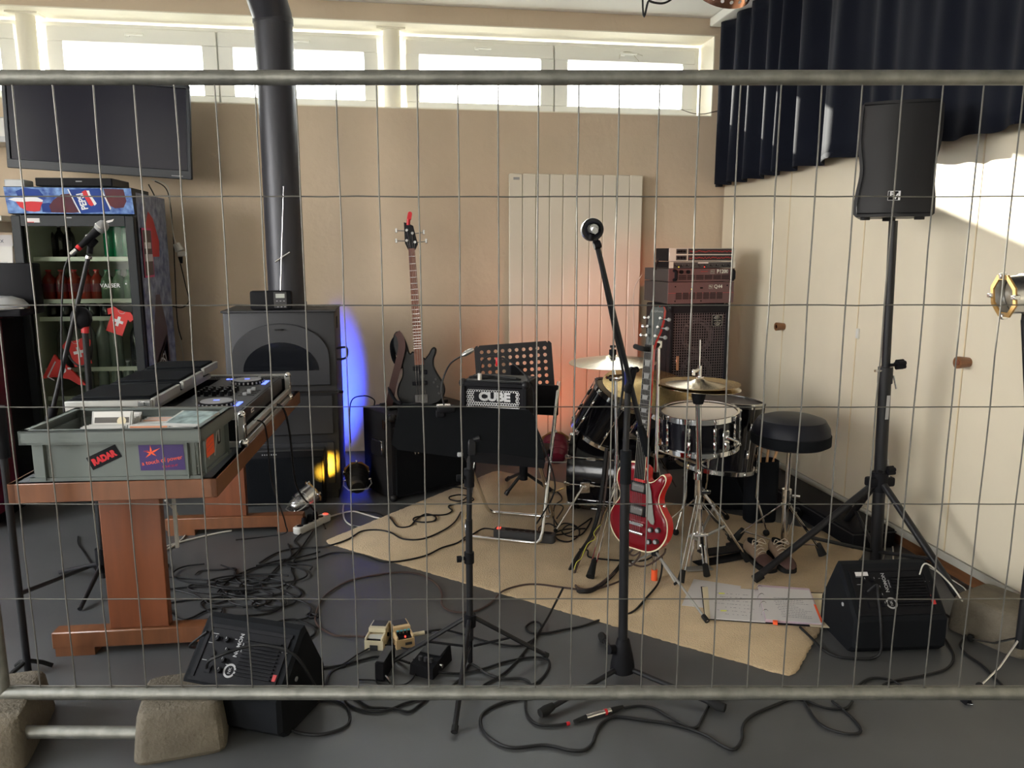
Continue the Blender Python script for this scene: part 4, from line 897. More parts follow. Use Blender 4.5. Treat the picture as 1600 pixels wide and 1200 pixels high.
# red light low behind the drums
par_can('red framed stage lamp on the floor behind the bass drum', Vector((1.06, 4.95, 0.10)), Vector((1.08, 5.08, 0.20)), 0.085, 'red_dark', 'lens_red', (9, (1.0, 0.20, 0.08), 110, 0.8, 0.06))
# lamp at the right edge on its own stand
pr_ = AD(1570, 460, 2.48)
par_can('chrome stage lamp with an amber filter frame at the right edge', pr_ + Vector((0.158, -0.030, 0.015)), pr_ + Vector((0.0, 0.0, -0.005)), 0.062, 'chrome_soft', 'lens_off')
t = thing('lamp_stand', 'slim steel lamp stand with thin legs at the right edge', 'lamp stand', (2.15, 2.215, 0))
st0 = Vector((2.15, 2.215, 0.0)); st1 = Vector((pr_.x + 0.10, pr_.y + 0.02, pr_.z - 0.085))
B('pole', 'black_metal', t, True).cyl((2.15, 2.215, 0.12), (2.15, 2.215, 0.62), 0.016, n=14).cyl((2.15, 2.215, 0.55), st1, 0.011, n=12).done()
B('collar', 'chrome_soft', t, True).cyl((2.15, 2.215, 0.60), (2.15, 2.215, 0.66), 0.02, n=14).done()
for q in (G(1516, 1002), G(1530, 1078), Vector((2.36, 2.06, 0))):
    B('leg', 'chrome_soft', t, True).tube([Vector((2.15, 2.215, 0.16)), (Vector((2.15, 2.215, 0.09)) + q) / 2 + Vector((0, 0, .02)), q + Vector((0, 0, 0.012))], 0.0045, 8).done()
    B('foot', 'rubber', t, True).ball(q + Vector((0, 0, 0.014)), 0.014, 10).done()
par_obj = bpy.data.objects['par_lamp.004']
B('spigot', 'black_metal', par_obj, True).cyl(st1 - Vector((0, 0, 0.01)), st1 + Vector((0, 0, 0.05)), 0.010, n=10).done()

# ================================================================== BASS COMBO with stand and bass guitar on top
AM = T(-0.033, 4.514, 0) @ Rz(30)
t = thing('bass_combo', 'big black bass combo amplifier with a round badge standing beside the stove', 'amplifier', M=AM)
aw, ad_, ah = 0.60, 0.36, 0.535
B('cabinet', 'black_tolex', t).box((aw / 2, ad_ / 2 + 0.006, ah / 2 + 0.006), (aw, ad_ - 0.012, ah - 0.012), bev=0.012).done()
B('grille_cloth', 'black_cloth', t).box((aw / 2, 0.004, 0.245), (aw - 0.05, 0.014, 0.42), bev=0.004).done()
B('control_panel', 'black', t).box((aw / 2, 0.004, 0.488), (aw - 0.05, 0.012, 0.055)).done()
for k in range(6): B('control_knob', 'black_metal', t).cyl((0.12 + k * 0.07, 0, 0.488), (0.12 + k * 0.07, -0.016, 0.488), 0.010, n=12).done()
bd = B('badge', 'black', t).cyl((0.165, -0.002, 0.30), (0.165, -0.008, 0.30), 0.036, n=24).done()
b = B('badge_bars', 'steel', bd)
for x0_, z0_, x1_, z1_ in ((-.024, .02, -.012, -.024), (-.012, -.024, 0, .004), (0, .004, .012, -.024), (.012, -.024, .024, .02), (-.008, .030, 0, .006), (0, .006, .008, .030)):
    b.cyl((0.165 + x0_, -.0085, .30 + z0_), (0.165 + x1_, -.0085, .30 + z1_), 0.0022, n=6)
b.done()
hd = B('side_handle', 'black_metal', t).box((-0.003, 0.17, 0.31), (0.008, 0.16, 0.11), bev=0.003).done()
B('handle_slot', 'chrome_soft', hd).box((-0.008, 0.17, 0.352), (0.004, 0.12, 0.012), bev=0.002).box((-0.008, 0.115, 0.31), (0.004, 0.012, 0.07), bev=0.002).done()
B('side_vent', 'copper', t).box((-0.001, 0.075, 0.46), (0.003, 0.012, 0.055), Rx(0)).box((-0.001, 0.10, 0.465), (0.003, 0.012, 0.055)).done()
for x in (0.012, aw - 0.012):
    for z in (0.02, ah - 0.02): B('corner', 'black_metal', t).ball((x, 0.02, z), 0.026, 10).done()
for x in (0.06, aw - 0.06):
    for y in (0.06, ad_ - 0.05): B('foot', 'rubber', t).cyl((x, y, 0), (x, y, 0.014), 0.018, n=10).done()
cord('amp_lead', [AM @ Vector(q) for q in ((0.05, 0.30, ah + .004), (0.04, 0.28, ah + .05), (0.0, 0.34, ah + .07), (-0.06, 0.40, ah + .02), (-0.07, 0.40, 0.3))], 0.004, 'cable', 'black lead arching out of the back of the bass combo')
# little guitar stand on the combo
gs = AM @ Vector((0.30, 0.20, ah)); BZ = ah
def onA(x, y, z): return AM @ Vector((x, y, ah + z))
BG0 = AY(660, 634, 4.80)         # bottom of the bass body
t = thing('guitar_rest', 'low black folding guitar rest on top of the bass combo', 'guitar stand', M=AM @ T(0.30, 0.18, ah))
B('bar', 'black_metal', t).box((-0.02, -0.03, 0.012), (0.44, 0.035, 0.024), bev=0.006).done()
B('bar', 'black_metal', t).box((-0.02, 0.10, 0.010), (0.40, 0.03, 0.020), bev=0.006).done()
B('yoke', 'black', t).tube(spline([(0.07, -0.05, 0.03), (0.10, 0.0, 0.04), (0.12, 0.06, 0.10), (0.115, 0.08, 0.14)], 5), 0.011, 8).done(); B('yoke', 'black', t).tube(spline([(-0.15, -0.05, 0.03), (-0.16, 0.0, 0.04), (-0.165, 0.06, 0.09), (-0.16, 0.08, 0.12)], 5), 0.011, 8).done()
# bass guitar: local x right, z up the neck, front -y
hd_ = AY(637, 385, 4.93); v = (hd_ - BG0)
lean = math.degrees(math.atan2(v.y, v.z)); roll = math.degrees(math.atan2(v.x, v.z))
BM = T(BG0) @ Ry(roll + 1.5) @ Rx(-7) @ Rz(-8)
t = thing('bass_guitar', 'black four-string bass guitar with a brown strap standing on the bass combo', 'bass guitar', M=BM)
half = [(0.0, 0.0), (0.07, 0.004), (0.125, 0.03), (0.150, 0.085), (0.142, 0.14), (0.112, 0.195), (0.092, 0.245), (0.093, 0.29), (0.108, 0.325), (0.112, 0.352), (0.098, 0.366), (0.080, 0.355), (0.062, 0.325), (0.044, 0.305), (0.034, 0.300)]
other = [(-0.034, 0.345), (-0.05, 0.335), (-0.06, 0.345), (-0.072, 0.40), (-0.095, 0.455), (-0.120, 0.478), (-0.146, 0.462), (-0.157, 0.41), (-0.150, 0.35), (-0.125, 0.29), (-0.108, 0.24), (-0.115, 0.19), (-0.14, 0.14), (-0.152, 0.085), (-0.130, 0.03), (-0.07, 0.004)]
ol = [(q.x, q.y) for q in spline([(x, z, 0) for x, z in half + other], 4, True)]
B('body', 'black_satin', t).prism(ol, -0.02, 0.02, FRONT, ch=0.008).done(30)
B('neck', 'rosewood_warm', t).loft([[(-.029, -.026, .26), (.029, -.026, .26), (.026, -.004, .26), (-.026, -.004, .26)], [(-.020, -.026, .985), (.020, -.026, .985), (.018, -.006, .985), (-.018, -.006, .985)]]).done()
b = B('fret', 'steel', t); sc = 0.863; nut = 0.985
for i in range(1, 23):
    z = nut - sc * (1 - 2 ** (-i / 12)); w = .020 + (.029 - .020) * (nut - z) / .725
    if z > 0.265: b.box((0, -.0266, z), (2 * w, .0014, .0024))
b.done()
B('headstock', 'black_gloss', t).prism([(-.021, .975), (.021, .975), (.040, 1.010), (.018, 1.125), (-.010, 1.140), (-.038, 1.15), (-.040, 1.02)], 0.006, 0.022, FRONT, ch=0.002).done()
tun = [(-.026, 1.035, -1), (-.022, 1.098, -1), (.024, 1.022, 1), (.012, 1.078, 1)]
for x, z, s_ in tun:
    p = B('tuning_peg', 'steel', t).cyl((x, -.022, z), (x, -.034, z), .0085, n=12).done()
    B('peg_key', 'steel', p).cyl((x + s_ * .01, -.010, z), (x + s_ * .062, -.008, z + .004), .0035, n=8).box((x + s_ * .068, -.008, z + .005), (.014, .006, .028), bev=.002).done()
B('clip_tuner', 'red_plastic', t).prism(rrect(.026, .055, .012, 4), .012, .024, FRONT @ T(0.0, 1.185, 0) @ Rz(-14)).cyl((-.012, -.018, 1.13), (-.008, -.018, 1.165), .012, n=10).done()
for i in range(4):
    x0_ = (i - 1.5) * .0175; x1_ = (i - 1.5) * .0095; k = [0, 1, 3, 2][i]
    B('string', 'steel', t).tube([(x0_, -.032, .065), (x1_, -.029, nut), (tun[[0, 1, 3, 2][i]][0], -.028, tun[[0, 1, 3, 2][i]][1])], .0011, 5).done()
B('bridge', 'string_steel', t).box((0, -.023, .045), (.080, .008, .055), bev=.003).done()
b = B('saddle', 'string_steel', t)
for i in range(4): b.box(((i - 1.5) * .0175, -.029, .050), (.010, .008, .03), bev=.002)
b.done()
B('pickup', 'black', t).box((-.004, -.025, .145), (.095, .014, .026), bev=.004).done(); B('pickup', 'black', t).box((-.018, -.025, .238), (.05, .014, .028), bev=.004).box((.022, -.025, .212), (.05, .014, .028), bev=.004).done()
for x, z in ((.085, .145), (.108, .118), (.098, .165), (.112, .075)): B('control_knob', 'dark_grey', t).cyl((x, -.02, z), (x, -.034, z), .0075, n=12).done()
sp_ = [(-.125, -.03, .470), (-.105, -.045, .44), (-.098, -.05, .38), (-.125, -.052, .28), (-.165, -.05, .16), (-.195, -.04, .05), (-.21, -.02, .0)]
b = B('strap', 'strap', t); sp2 = spline(sp_, 6); L1 = []
for i, q in enumerate(sp2):
    d = (sp2[min(i + 1, len(sp2) - 1)] - sp2[max(i - 1, 0)]).normalized(); w = Vector((d.z, 0, -d.x)) * .022
    L1.append([q - w, q + w, q + w + Vector((0, .004, 0)), q - w + Vector((0, .004, 0))])
b.loft(L1).done()
B('strap_back', 'black_cloth', t).tube(spline([(-.12, .03, .46), (-.17, .05, .40), (-.165, .06, .30), (-.12, .04, .25)], 6), .016, 8).done()

# ================================================================== FOLDING CHAIR + GUITAR COMBO + PERFORATED DESK
CU, CV = Vector((.92, -.39, 0)).normalized(), Vector((.39, .92, 0)).normalized()
ca = math.degrees(math.atan2(CU.y, CU.x)); CC = Vector((.525, 3.755, RZ)); CM = T(CC) @ Rz(ca)
t = thing('folding_chair', 'folding chair of chrome tube with black seat holding the small amplifier', 'chair', M=CM)
def loop(w, y0_, z0_, y1_, z1_, r=.06):
    pts = [(-w, y1_, z1_)]; f = r / max(.1, math.hypot(y1_ - y0_, z1_ - z0_)); a = Vector((-w, y0_, z0_)); bq = Vector((-w, y1_, z1_))
    p = a + (bq - a) * f; pts += [p, a + (bq - a) * f * .3 + Vector((r * .12, 0, 0)), a + Vector((r * .4, 0, 0)), a + Vector((r, 0, 0))]
    return pts + [(-x, y, z) for x, y, z in reversed([tuple(q) for q in pts])]
B('front_frame', 'chrome', t).tube(loop(.205, 0, .012, .43, .78), .0105, 10).done()
B('rear_frame', 'chrome', t).tube(loop(.19, .40, .012, .02, .42), .0105, 10).done()
B('seat', 'black', t).box((0, .17, .435), (.39, .38, .03), bev=.01).done()
B('backrest', 'black', t).box((0, .405, .68), (.42, .02, .17), Rx(0), bev=.008).done()
for x in (-.195, .195): B('hinge', 'chrome_soft', t).cyl((x, .21, .40), (x * 1.08, .21, .40), .014, n=10).done()
CA = CM @ T(-0.035, -0.035, .45 + RZ * 0)
t = thing('guitar_combo', 'small black guitar amplifier with a silver mesh front on the chair', 'amplifier', M=CA)
w_, h_, d_ = .345, .395, .24
B('cabinet', 'black_tolex', t).box((0, d_ / 2 + .008, h_ / 2), (w_, d_ - .008, h_), bev=.012).done()
B('top_panel', 'dark_grey', t).box((0, d_ / 2, h_ - .001), (w_ - .04, d_ - .05, .006)).done()
# perforated grille: hexagonal rings as one part
gm = B('grille', 'steel', t); B('grille_back', 'black', t).box((0, .006, .195), (w_ - .055, .006, .35)).done()
P_ = .0125; nx, nz = int((w_ - .06) / P_), int(.335 / (P_ * .866))
for i in range(nz):
    for j in range(nx - (i % 2)):
        cx_ = -(w_ - .06) / 2 + P_ * (j + .5 + .5 * (i % 2)); cz_ = .028 + P_ * .866 * (i + .5)
        vs = [(cx_ + P_ * .577 * math.sin(pi / 3 * k), 0.001, cz_ + P_ * .577 * math.cos(pi / 3 * k)) for k in range(6)] + [(cx_ + P_ * .37 * math.sin(pi / 3 * k), 0.001, cz_ + P_ * .37 * math.cos(pi / 3 * k)) for k in range(6)]
        gm.add(vs, [(k, (k + 1) % 6, 6 + (k + 1) % 6, 6 + k) for k in range(6)])
gm.done(kind='stuff')
B('plate', 'black', t).box((0.005, -.001, .318), (.215, .004, .050), bev=.002).done()
text('CUBE', .058, 'steel', t, T(0.005, -.0035, .319) @ FRONT, depth=.0012, bold=.0035, sx=1.12)
B('frame', 'black', t).box((-w_ / 2 + .014, 0, h_ / 2), (.028, .02, h_), bev=.006).box((w_ / 2 - .014, 0, h_ / 2), (.028, .02, h_), bev=.006).box((0, 0, h_ - .014), (w_, .02, .028), bev=.006).box((0, 0, .012), (w_, .02, .024), bev=.006).done()
for x in (-w_ / 2 + .012, w_ / 2 - .012): B('corner', 'black_metal', t).ball((x, .008, h_ - .012), .024, 10).done()
# things lying on the amplifier
tag(B('small_battery', 'rack_silver').cyl(CA @ Vector((-.08, .03, h_ + .003)), CA @ Vector((-.08, .03, h_ + .036)), .011, n=12).done(), 'short pale cylinder standing on the small amplifier', 'adapter')
cord('jack_cable', [CA @ Vector(q) for q in ((-.14, .10, h_ + .007), (-.08, .06, h_ + .007), (-.02, .08, h_ + .007), (.05, .05, h_ + .007), (.12, .07, h_ + .007), (.05, .12, h_ + .007), (-.1, .12, h_ + .009), (-.15, .08, h_ + .007), (-.06, .09, h_ + .018), (.1, .06, h_ + .01))], .005, 'cable', 'black cable coiled on top of the small amplifier')
cord('jack_cable', [CA @ Vector(q) for q in ((-.08, .04, h_ + .03), (-.075, .05, h_ + .09), (-.03, .06, h_ + .12), (.06, .07, h_ + .10), (.14, .06, h_ + .04), (.17, .04, h_ + .01), (.197, .03, h_ - .04), (.205, .03, h_ - .2), (.235, .05, .1), (.30, .06, -.1), (.29, .05, -.2), (.2, .1, -.36))], .0045, 'cable', 'black cable arching over the small amplifier and hanging down its right side')
tag(B('red_plug', 'red_plastic').box(CA @ Vector((.0, .07, h_ + .095)), (.016, .016, .05), bev=.005).done(), 'red plug hanging on the arched cable above the small amplifier', 'plug')
# perforated orchestra desk
PD = T(AY(804, 579, 4.42)) @ Rz(-8) @ Ry(-4.0) @ Rx(-14)
t = thing('music_stand', 'black music stand with a perforated desk behind the small amplifier', 'music stand', (0.76, 4.50, RZ))
b = B('desk', 'black_metal', t, True); NXH, NZH, pw, ph = 10, 7, .0413, .0405; DW, DH = NXH * pw / 2 + .022, NZH * ph / 2 + .02; th = .002
def hole_plate(b, M):
    for i in range(NXH):
        for j in range(NZH):
            cx_, cz_ = (i - NXH / 2 + .5) * pw, (j - NZH / 2 + .5) * ph; a, c = pw / 2, ph / 2
            ou = [(a, 0), (a, c), (0, c), (-a, c), (-a, 0), (-a, -c), (0, -c), (a, -c)]
            solid = (j == 3 and 4 <= i <= 5) or (j == 2 and 4 <= i <= 5)
            rr = .0115
            inn = [(rr * math.cos(k * pi / 4), rr * math.sin(k * pi / 4)) for k in range(8)]
            for y, in ((-th,), (th,)):
                if solid: b.add([(cx_ + x, y, cz_ + z) for x, z in ou], [tuple(range(8))], M)
                else: b.add([(cx_ + x, y, cz_ + z) for x, z in ou] + [(cx_ + x, y, cz_ + z) for x, z in inn], [(k, (k + 1) % 8, 8 + (k + 1) % 8, 8 + k) for k in range(8)], M)
            if not solid: b.add([(cx_ + x, -th, cz_ + z) for x, z in inn] + [(cx_ + x, th, cz_ + z) for x, z in inn], [(k, (k + 1) % 8, 8 + (k + 1) % 8, 8 + k) for k in range(8)], M)
    ix, iz = NXH * pw / 2, NZH * ph / 2
    b.prism([(-ix, iz), (ix, iz), (ix + .0, iz + .01), (ix - .01, iz + .02), (-ix + .01, iz + .02), (-ix, iz + .01)], -th, th, M @ FRONT)
    for s_ in (-1, 1): b.prism([(s_ * ix, -iz - .02), (s_ * (ix + .022), -iz - .02), (s_ * (ix + .022), iz + .005), (s_ * (ix + .012), iz + .017), (s_ * ix, iz + .02)], -th, th, M @ FRONT)
    b.box((0, 0, -iz - .01), (2 * ix, 2 * th, .02), M); b.box((0, .03, -iz - .02), (2 * ix + .044, .06, .004), M)
hole_plate(b, PD); b.done(30)
B('pole', 'black_metal', t).cyl((0, 0, .12), (0, 0, .52), .015, n=14).cyl((0, 0, .50), (.03, -.035, 1.06 - .38), .011, n=12).done()
B('pole_bracket', 'black', t, True).box(PD @ Vector((0, -.015, -.02)), (.05, .03, .10)).done()
B('hub', 'black', t).cyl((0, 0, .10), (0, 0, .19), .026, n=14).done()
for q in (G(790, 776, RZ), G(832, 772, RZ) + Vector((.12, .02, 0)), Vector((.70, 4.80, RZ))):
    f = q - Vector((.76, 4.50, RZ)); B('leg', 'black_metal', t).cyl((0, 0, .15), f + Vector((0, 0, .014)), .0105, n=10).cyl(f * .86 + Vector((0, 0, .035)), f + Vector((0, 0, .012)), .014, n=10).done()

# ================================================================== FRONT MUSIC STAND with clip lamp
MB_ = Vector((0.243, 2.60, 0))
t = thing('music_stand', 'black folding music stand with a solid desk seen from behind', 'music stand', (MB_.x, MB_.y, 0))
def desk_pts():
    c = [(628, 631), (826, 641), (835, 652), (852, 722), (845, 731), (622, 703), (612, 694), (622, 637)]
    return c
top_y, bot_y = 2.535, 2.60
pts = [(AY(px, py, top_y + (bot_y - top_y) * min(1, max(0, (py - 632) / 90)))) for px, py in desk_pts()]
b = B('desk', 'black_matte', t, True); off = Vector((0.002, .004, 0.001)); b.loft([pts, [q + off for q in pts]]); b.done()
b = B('ledge', 'black_metal', t, True); l0, l1 = AY(617, 699, 2.60), AY(850, 724, 2.60)
b.loft([[l0, l0 + Vector((0, .05, -.006)), l0 + Vector((0, .05, .008)), l0 + Vector((0, .044, .008)), l0 + Vector((0, .044, 0)), l0 + Vector((0, 0, .006))], [l1, l1 + Vector((0, .05, -.006)), l1 + Vector((0, .05, .008)), l1 + Vector((0, .044, .008)), l1 + Vector((0, .044, 0)), l1 + Vector((0, 0, .006))]]).done()
B('desk_stiffener', 'black', t, True).loft([[AY(735, 702, 2.585), AY(852, 719, 2.585), AY(850, 732, 2.585), AY(735, 722, 2.585)], [AY(735, 702, 2.597), AY(852, 719, 2.597), AY(850, 732, 2.597), AY(735, 722, 2.597)]]).done()
B('tilt_clamp', 'black_metal', t, True).box(AY(737, 697, 2.585), (.028, .03, .062), bev=.004).cyl(AY(740, 686, 2.575), AY(750, 684, 2.57), .011, n=10).done()
B('clamp_plate', 'grey_plastic', t, True).box(AY(719, 710, 2.585), (.02, .012, .016), bev=.003).done()
B('pole', 'black_metal', t).cyl((0, 0, .10), (0, 0, .56), .0125, n=14).cyl((0, 0, .52), (0.006, -.005, .86), .010, n=12).done()
c = AY(733, 745, 2.6) - MB_; B('collar', 'black', t).cyl((c.x, 0, c.z - .035), (c.x, 0, c.z + .03), .018, n=14).cyl((c.x, 0, c.z), (c.x - .035, -.01, c.z), .008, n=8).cyl((c.x - .03, -.01, c.z), (c.x - .045, -.01, c.z), .012, n=10).done()
c = AY(733, 871, 2.6) - MB_; B('collar', 'black', t).cyl((c.x, 0, c.z - .02), (c.x, 0, c.z + .02), .018, n=14).cyl((c.x, 0, c.z), (c.x - .035, -.01, c.z), .007, n=8).cyl((c.x - .028, -.01, c.z), (c.x - .045, -.01, c.z), .012, n=10).done()
hz = AY(733, 966, 2.6).z
B('hub', 'black', t).cyl((0, 0, hz - .03), (0, 0, hz + .015), .022, n=14).cyl((0, 0, .012), (0, 0, hz), .009, n=12).done()
for q in (G(606, 1042), G(856, 1029), G(710, 1149)):
    f = q - MB_; d = f.normalized()
    B('leg', 'black_metal', t).tube([d * .02 + Vector((0, 0, hz)), f + Vector((0, 0, .010))], .0085, 8).done()
    B('leg_foot', 'rubber', t).tube([f * .95 + Vector((0, 0, hz * .06 + .008)), f + Vector((0, 0, .011))], .0115, 8).done()
    B('strut', 'black_metal', t).tube([d * .012 + Vector((0, 0, .075)), f * .50 + Vector((0, 0, hz * .5 + .004))], .005, 6).done()
t = thing('clip_lamp', 'slim gooseneck clip lamp with a chrome head on the front music stand', 'lamp', M=T(AY(697, 640, 2.54)))
B('clip', 'black', t).box((0, -.006, 0.004), (.06, .03, .024), bev=.008).box((-.02, .0, -.012), (.03, .012, .03), bev=.004).done()
B('clip_top', 'chrome_soft', t, True).box(AY(693, 634, 2.54), (.05, .03, .008), bev=.003).done()
B('gooseneck', 'black_metal', t, True).tube(spline([AY(694, 634, 2.54), AY(690, 612, 2.54), AY(693, 590, 2.55), AY(704, 568, 2.56), AY(722, 556, 2.57)], 8), .0028, 8).done()
hA, hB = AY(721, 556, 2.57), AY(740, 546, 2.57)
B('lamp_head', 'chrome', t, True).tube([hA, hA * .75 + hB * .25, hA * .4 + hB * .6, hB], [.004, .0085, .0095, .007], 12).done()
# ================================================================== BASS CABINET + RACK GEAR
KC = T(2.045, 4.95, 0) @ Rz(5)
t = thing('bass_cabinet', 'tall black bass cabinet with a square mesh front and four cones behind the drums', 'speaker cabinet', M=KC)
kw, kd, kh = .435, .40, 1.135
b = B('cabinet', 'black_tolex', t); b.box((0, kd / 2 + .03, kh / 2 + .01), (kw, kd - .04, kh - .02), bev=.012)
b.box((-kw / 2 + .012, .02, kh / 2), (.024, .05, kh), bev=.004).box((kw / 2 - .012, .02, kh / 2), (.024, .05, kh), bev=.004).box((0, .02, kh - .025), (kw, .05, .05), bev=.004).box((0, .02, .03), (kw, .05, .06), bev=.004).done()
for z in (.175, .425, .675, .925):
    c = B('speaker_cone', 'cone', t).lathe([(.118, 0), (.118, .004), (.104, .006), (.098, .002), (.04, -.03), (.036, -.02), (0, -.012)], 32, T(0, .034, z) @ FRONT).done()
    B('cone_rim', 'dark_grey', c).lathe([(.100, .004), (.106, .012), (.112, .004)], 32, T(0, .034, z) @ FRONT).done()
g = B('grille', 'grill_grey', t); nx, nz = 22, 58
for i in range(nx + 1): x = -kw / 2 + .024 + (kw - .048) * i / nx; g.box((x, .008, kh / 2), (.0055, .003, kh - .10))
for j in range(nz + 1): z = .058 + (kh - .108) * j / nz; g.box((0, .006, z), (kw - .048, .003, .0055))
g.done(kind='stuff')
B('front_board', 'black', t).box((0, .046, kh / 2), (kw - .04, .012, kh - .06)).done()
bd = B('badge', 'black', t).box((.125, .001, kh - .105), (.072, .006, .072), bev=.002).use('steel')
for s_ in ((0, .036, .072, .002), (0, -.036, .072, .002)): bd.box((.125 + s_[0], -.0025, kh - .105 + s_[1]), (s_[2], .002, s_[3]))
for s_ in ((.036, 0, .002, .072), (-.036, 0, .002, .072)): bd.box((.125 + s_[0], -.0025, kh - .105 + s_[1]), (s_[2], .002, s_[3]))
bd = bd.done(); e = B('emblem', 'steel', bd)
for sgn in (-1, 1):
    for (a0, a1, r_) in ((20, 160, .029), (28, 152, .020), (40, 140, .011)):
        pts = [(.125 + r_ * math.cos(rad(a)), -.003, kh - .105 + sgn * (r_ * math.sin(rad(a)) + .001)) for a in range(a0, a1 + 1, 12)]
        e.tube(pts, .0028, 6)
e.tube([(.098, -.003, kh - .105), (.152, -.003, kh - .105)], .0022, 6).tube([(.143, -.003, kh - .098), (.152, -.003, kh - .105), (.143, -.003, kh - .112)], .0018, 6).done()
B('name_plate', 'copper', t).box((-.155, .001, .745), (.022, .004, .10), bev=.002).done()
for x in (-kw / 2 + .015, kw / 2 - .015): B('corner', 'black_metal', t).ball((x, .02, kh - .015), .026, 10).done()
RKX, RKY = 2.045, 4.965
def rack(name, label, z, h, m, depth, bw=.44, dx=0.0, front='amp_red'):
    t = thing(name, label, 'rack unit', M=KC @ T(dx, 0, z))
    B('housing', m, t).box((-.01, depth / 2 + .02, h / 2), (bw, depth, h - .004)).done()
    B('front_plate', front, t).box((0, .006, h / 2), (.483, .012, h - .002), bev=.002).done(); return t
z = kh + .012
B('foot_bar', 'black', bpy.data.objects['bass_cabinet']).box((0, .18, kh + .004), (.38, .30, .012)).done()
t = rack('power_amplifier', 'reddish three-unit power amplifier lettered Q44 lowest in the rack stack', z, .145, 'dark_grey', .40)
def slots(t, z0, z1, n, cols, x0=-.185, x1=.165):
    b = B('cooling_slot', 'black', t)
    for i in range(cols):
        a = x0 + (x1 - x0) * i / cols; c = x0 + (x1 - x0) * (i + 1) / cols - .008
        for j in range(n): b.box(((a + c) / 2, -.0008, z0 + (z1 - z0) * (j + .5) / n), (c - a, .002, (z1 - z0) / n * .55))
    b.done(kind='stuff')
slots(t, .030, .075, 6, 7)
def evlogo(t, x, z, s):
    B('logo_frame', 'steel', t).box((x, -.0012, z + s / 2), (s * 1.2, .002, .0015)).box((x, -.0012, z - s / 2), (s * 1.2, .002, .0015)).box((x - s * .6, -.0012, z), (.0015, .002, s)).box((x + s * .6, -.0012, z), (.0015, .002, s)).done()
    text('E', s * .62, 'steel', t, T(x - s * .22, -.0016, z + s * .08) @ FRONT, bold=.0005); text('V', s * .62, 'steel', t, T(x + s * .22, -.0016, z - s * .08) @ FRONT, bold=.0005)
evlogo(t, .068, .112, .024); text('Q44', .034, 'steel', t, T(.122, -.0012, .113) @ FRONT, bold=.0006)
B('lamp', 'led_yellow', t).cyl((-.072, 0, .098), (-.072, -.003, .098), .003, n=8).done(); B('switch', 'black', t).box((.0, -.001, .105), (.02, .003, .010)).done()
B('screw', 'black', t).cyl((-.19, 0, .115), (-.19, -.002, .115), .005, n=8).cyl((-.19, 0, .018), (-.19, -.002, .018), .005, n=8).cyl((0, 0, .018), (0, -.002, .018), .005, n=8).cyl((.19, 0, .12), (.19, -.002, .12), .005, n=8).done()
B('red_line', 'red_plastic', t).box((0, -.0005, .072), (.48, .002, .0015)).done()
z += .146
t = rack('power_amplifier', 'reddish power amplifier lettered P1200 with two knobs in the rack stack', z, .089, 'dark_grey', .40)
slots(t, .014, .046, 5, 6, -.17, .21); evlogo(t, .075, .066, .024); text('P1200', .034, 'steel', t, T(.150, -.0012, .067) @ FRONT, bold=.0012)
for x in (-.155, -.105): B('level_knob', 'black', t).cyl((x, 0, .066), (x, -.016, .066), .0125, n=16).done()
for x in (-.203, .218): B('handle', 'black', t).tube(spline([(x, 0, .075), (x, -.03, .070), (x, -.032, .045), (x, -.03, .020), (x, 0, .014)], 4), .011, 8).done()
B('lamp', 'led_red_dim', t).box((.015, -.001, .068), (.05, .002, .003)).done()
z += .090
t = rack('crossover', 'slim dark one-unit crossover with a row of knobs between amplifier and equaliser', z, .0435, 'black', .22, front='rack_dark')
for x in (-.2265, .2265): B('rack_ear', 'rack_silver', t).box((x, -.001, .0217), (.03, .004, .042)).done()
for k in range(10): B('control_knob', 'black_metal', t).cyl((-.195 + .043 * k, 0, .018), (-.195 + .043 * k, -.012, .018), .0075, n=10).use('grey_print').box((-.195 + .043 * k, -.0122, .021), (.0015, .001, .006)).done()
B('label_strip', 'paper', t).box((.005, -.0008, .036), (.075, .002, .009)).done(); B('line', 'rack_silver', t).box((0, -.0008, .040), (.42, .002, .002)).done()
B('lamp', 'led_yellow', t).cyl((-.172, 0, .008), (-.172, -.003, .008), .003, n=8).done(); B('lamp', 'led_red', t).cyl((.015, 0, .008), (.015, -.003, .008), .003, n=8).done()
z += .0445
t = rack('equaliser', 'two-unit graphic equaliser with silver ears and red lamps topping the rack stack', z, .0885, 'black', .22, front='rack_silver')
for zz in (.024, .066):
    p = B('slider_panel', 'rack_dark', t).box((.055, -.001, zz), (.325, .004, .036)).done(); q = B('input_panel', 'rack_dark', t).box((-.155, -.001, zz), (.075, .004, .032)).done()
    for k in range(3): B('rotary_knob', 'black', q).cyl((-.18 + .022 * k, -.002, zz), (-.18 + .022 * k, -.013, zz), .0075, n=10).done()
    b = B('slider_slot', 'black', p); c_ = B('slider_cap', 'led_red_dim', p)
    for k in range(31):
        x = -.095 + .01 * k; b.box((x, -.0032, zz), (.003, .001, .028)); c_.box((x, -.006, zz + random.uniform(-.004, .004)), (.0045, .006, .005))
    b.done(kind='stuff'); c_.done(kind='stuff')
cord('rack_lead', [KC @ Vector(q) for q in ((-.22, .2, z + .03), (-.245, .2, z - .02), (-.25, .2, z - .06))] , .008, 'cable', 'short black lead behind the left side of the equaliser')
cord('rack_lead', [KC @ Vector(q) for q in ((-.25, .42, 1.33), (-.30, .44, 1.22), (-.30, .43, 1.0), (-.29, .42, .8))], .003, 'cable_white', 'thin pale lead hanging on the wall left of the rack stack')

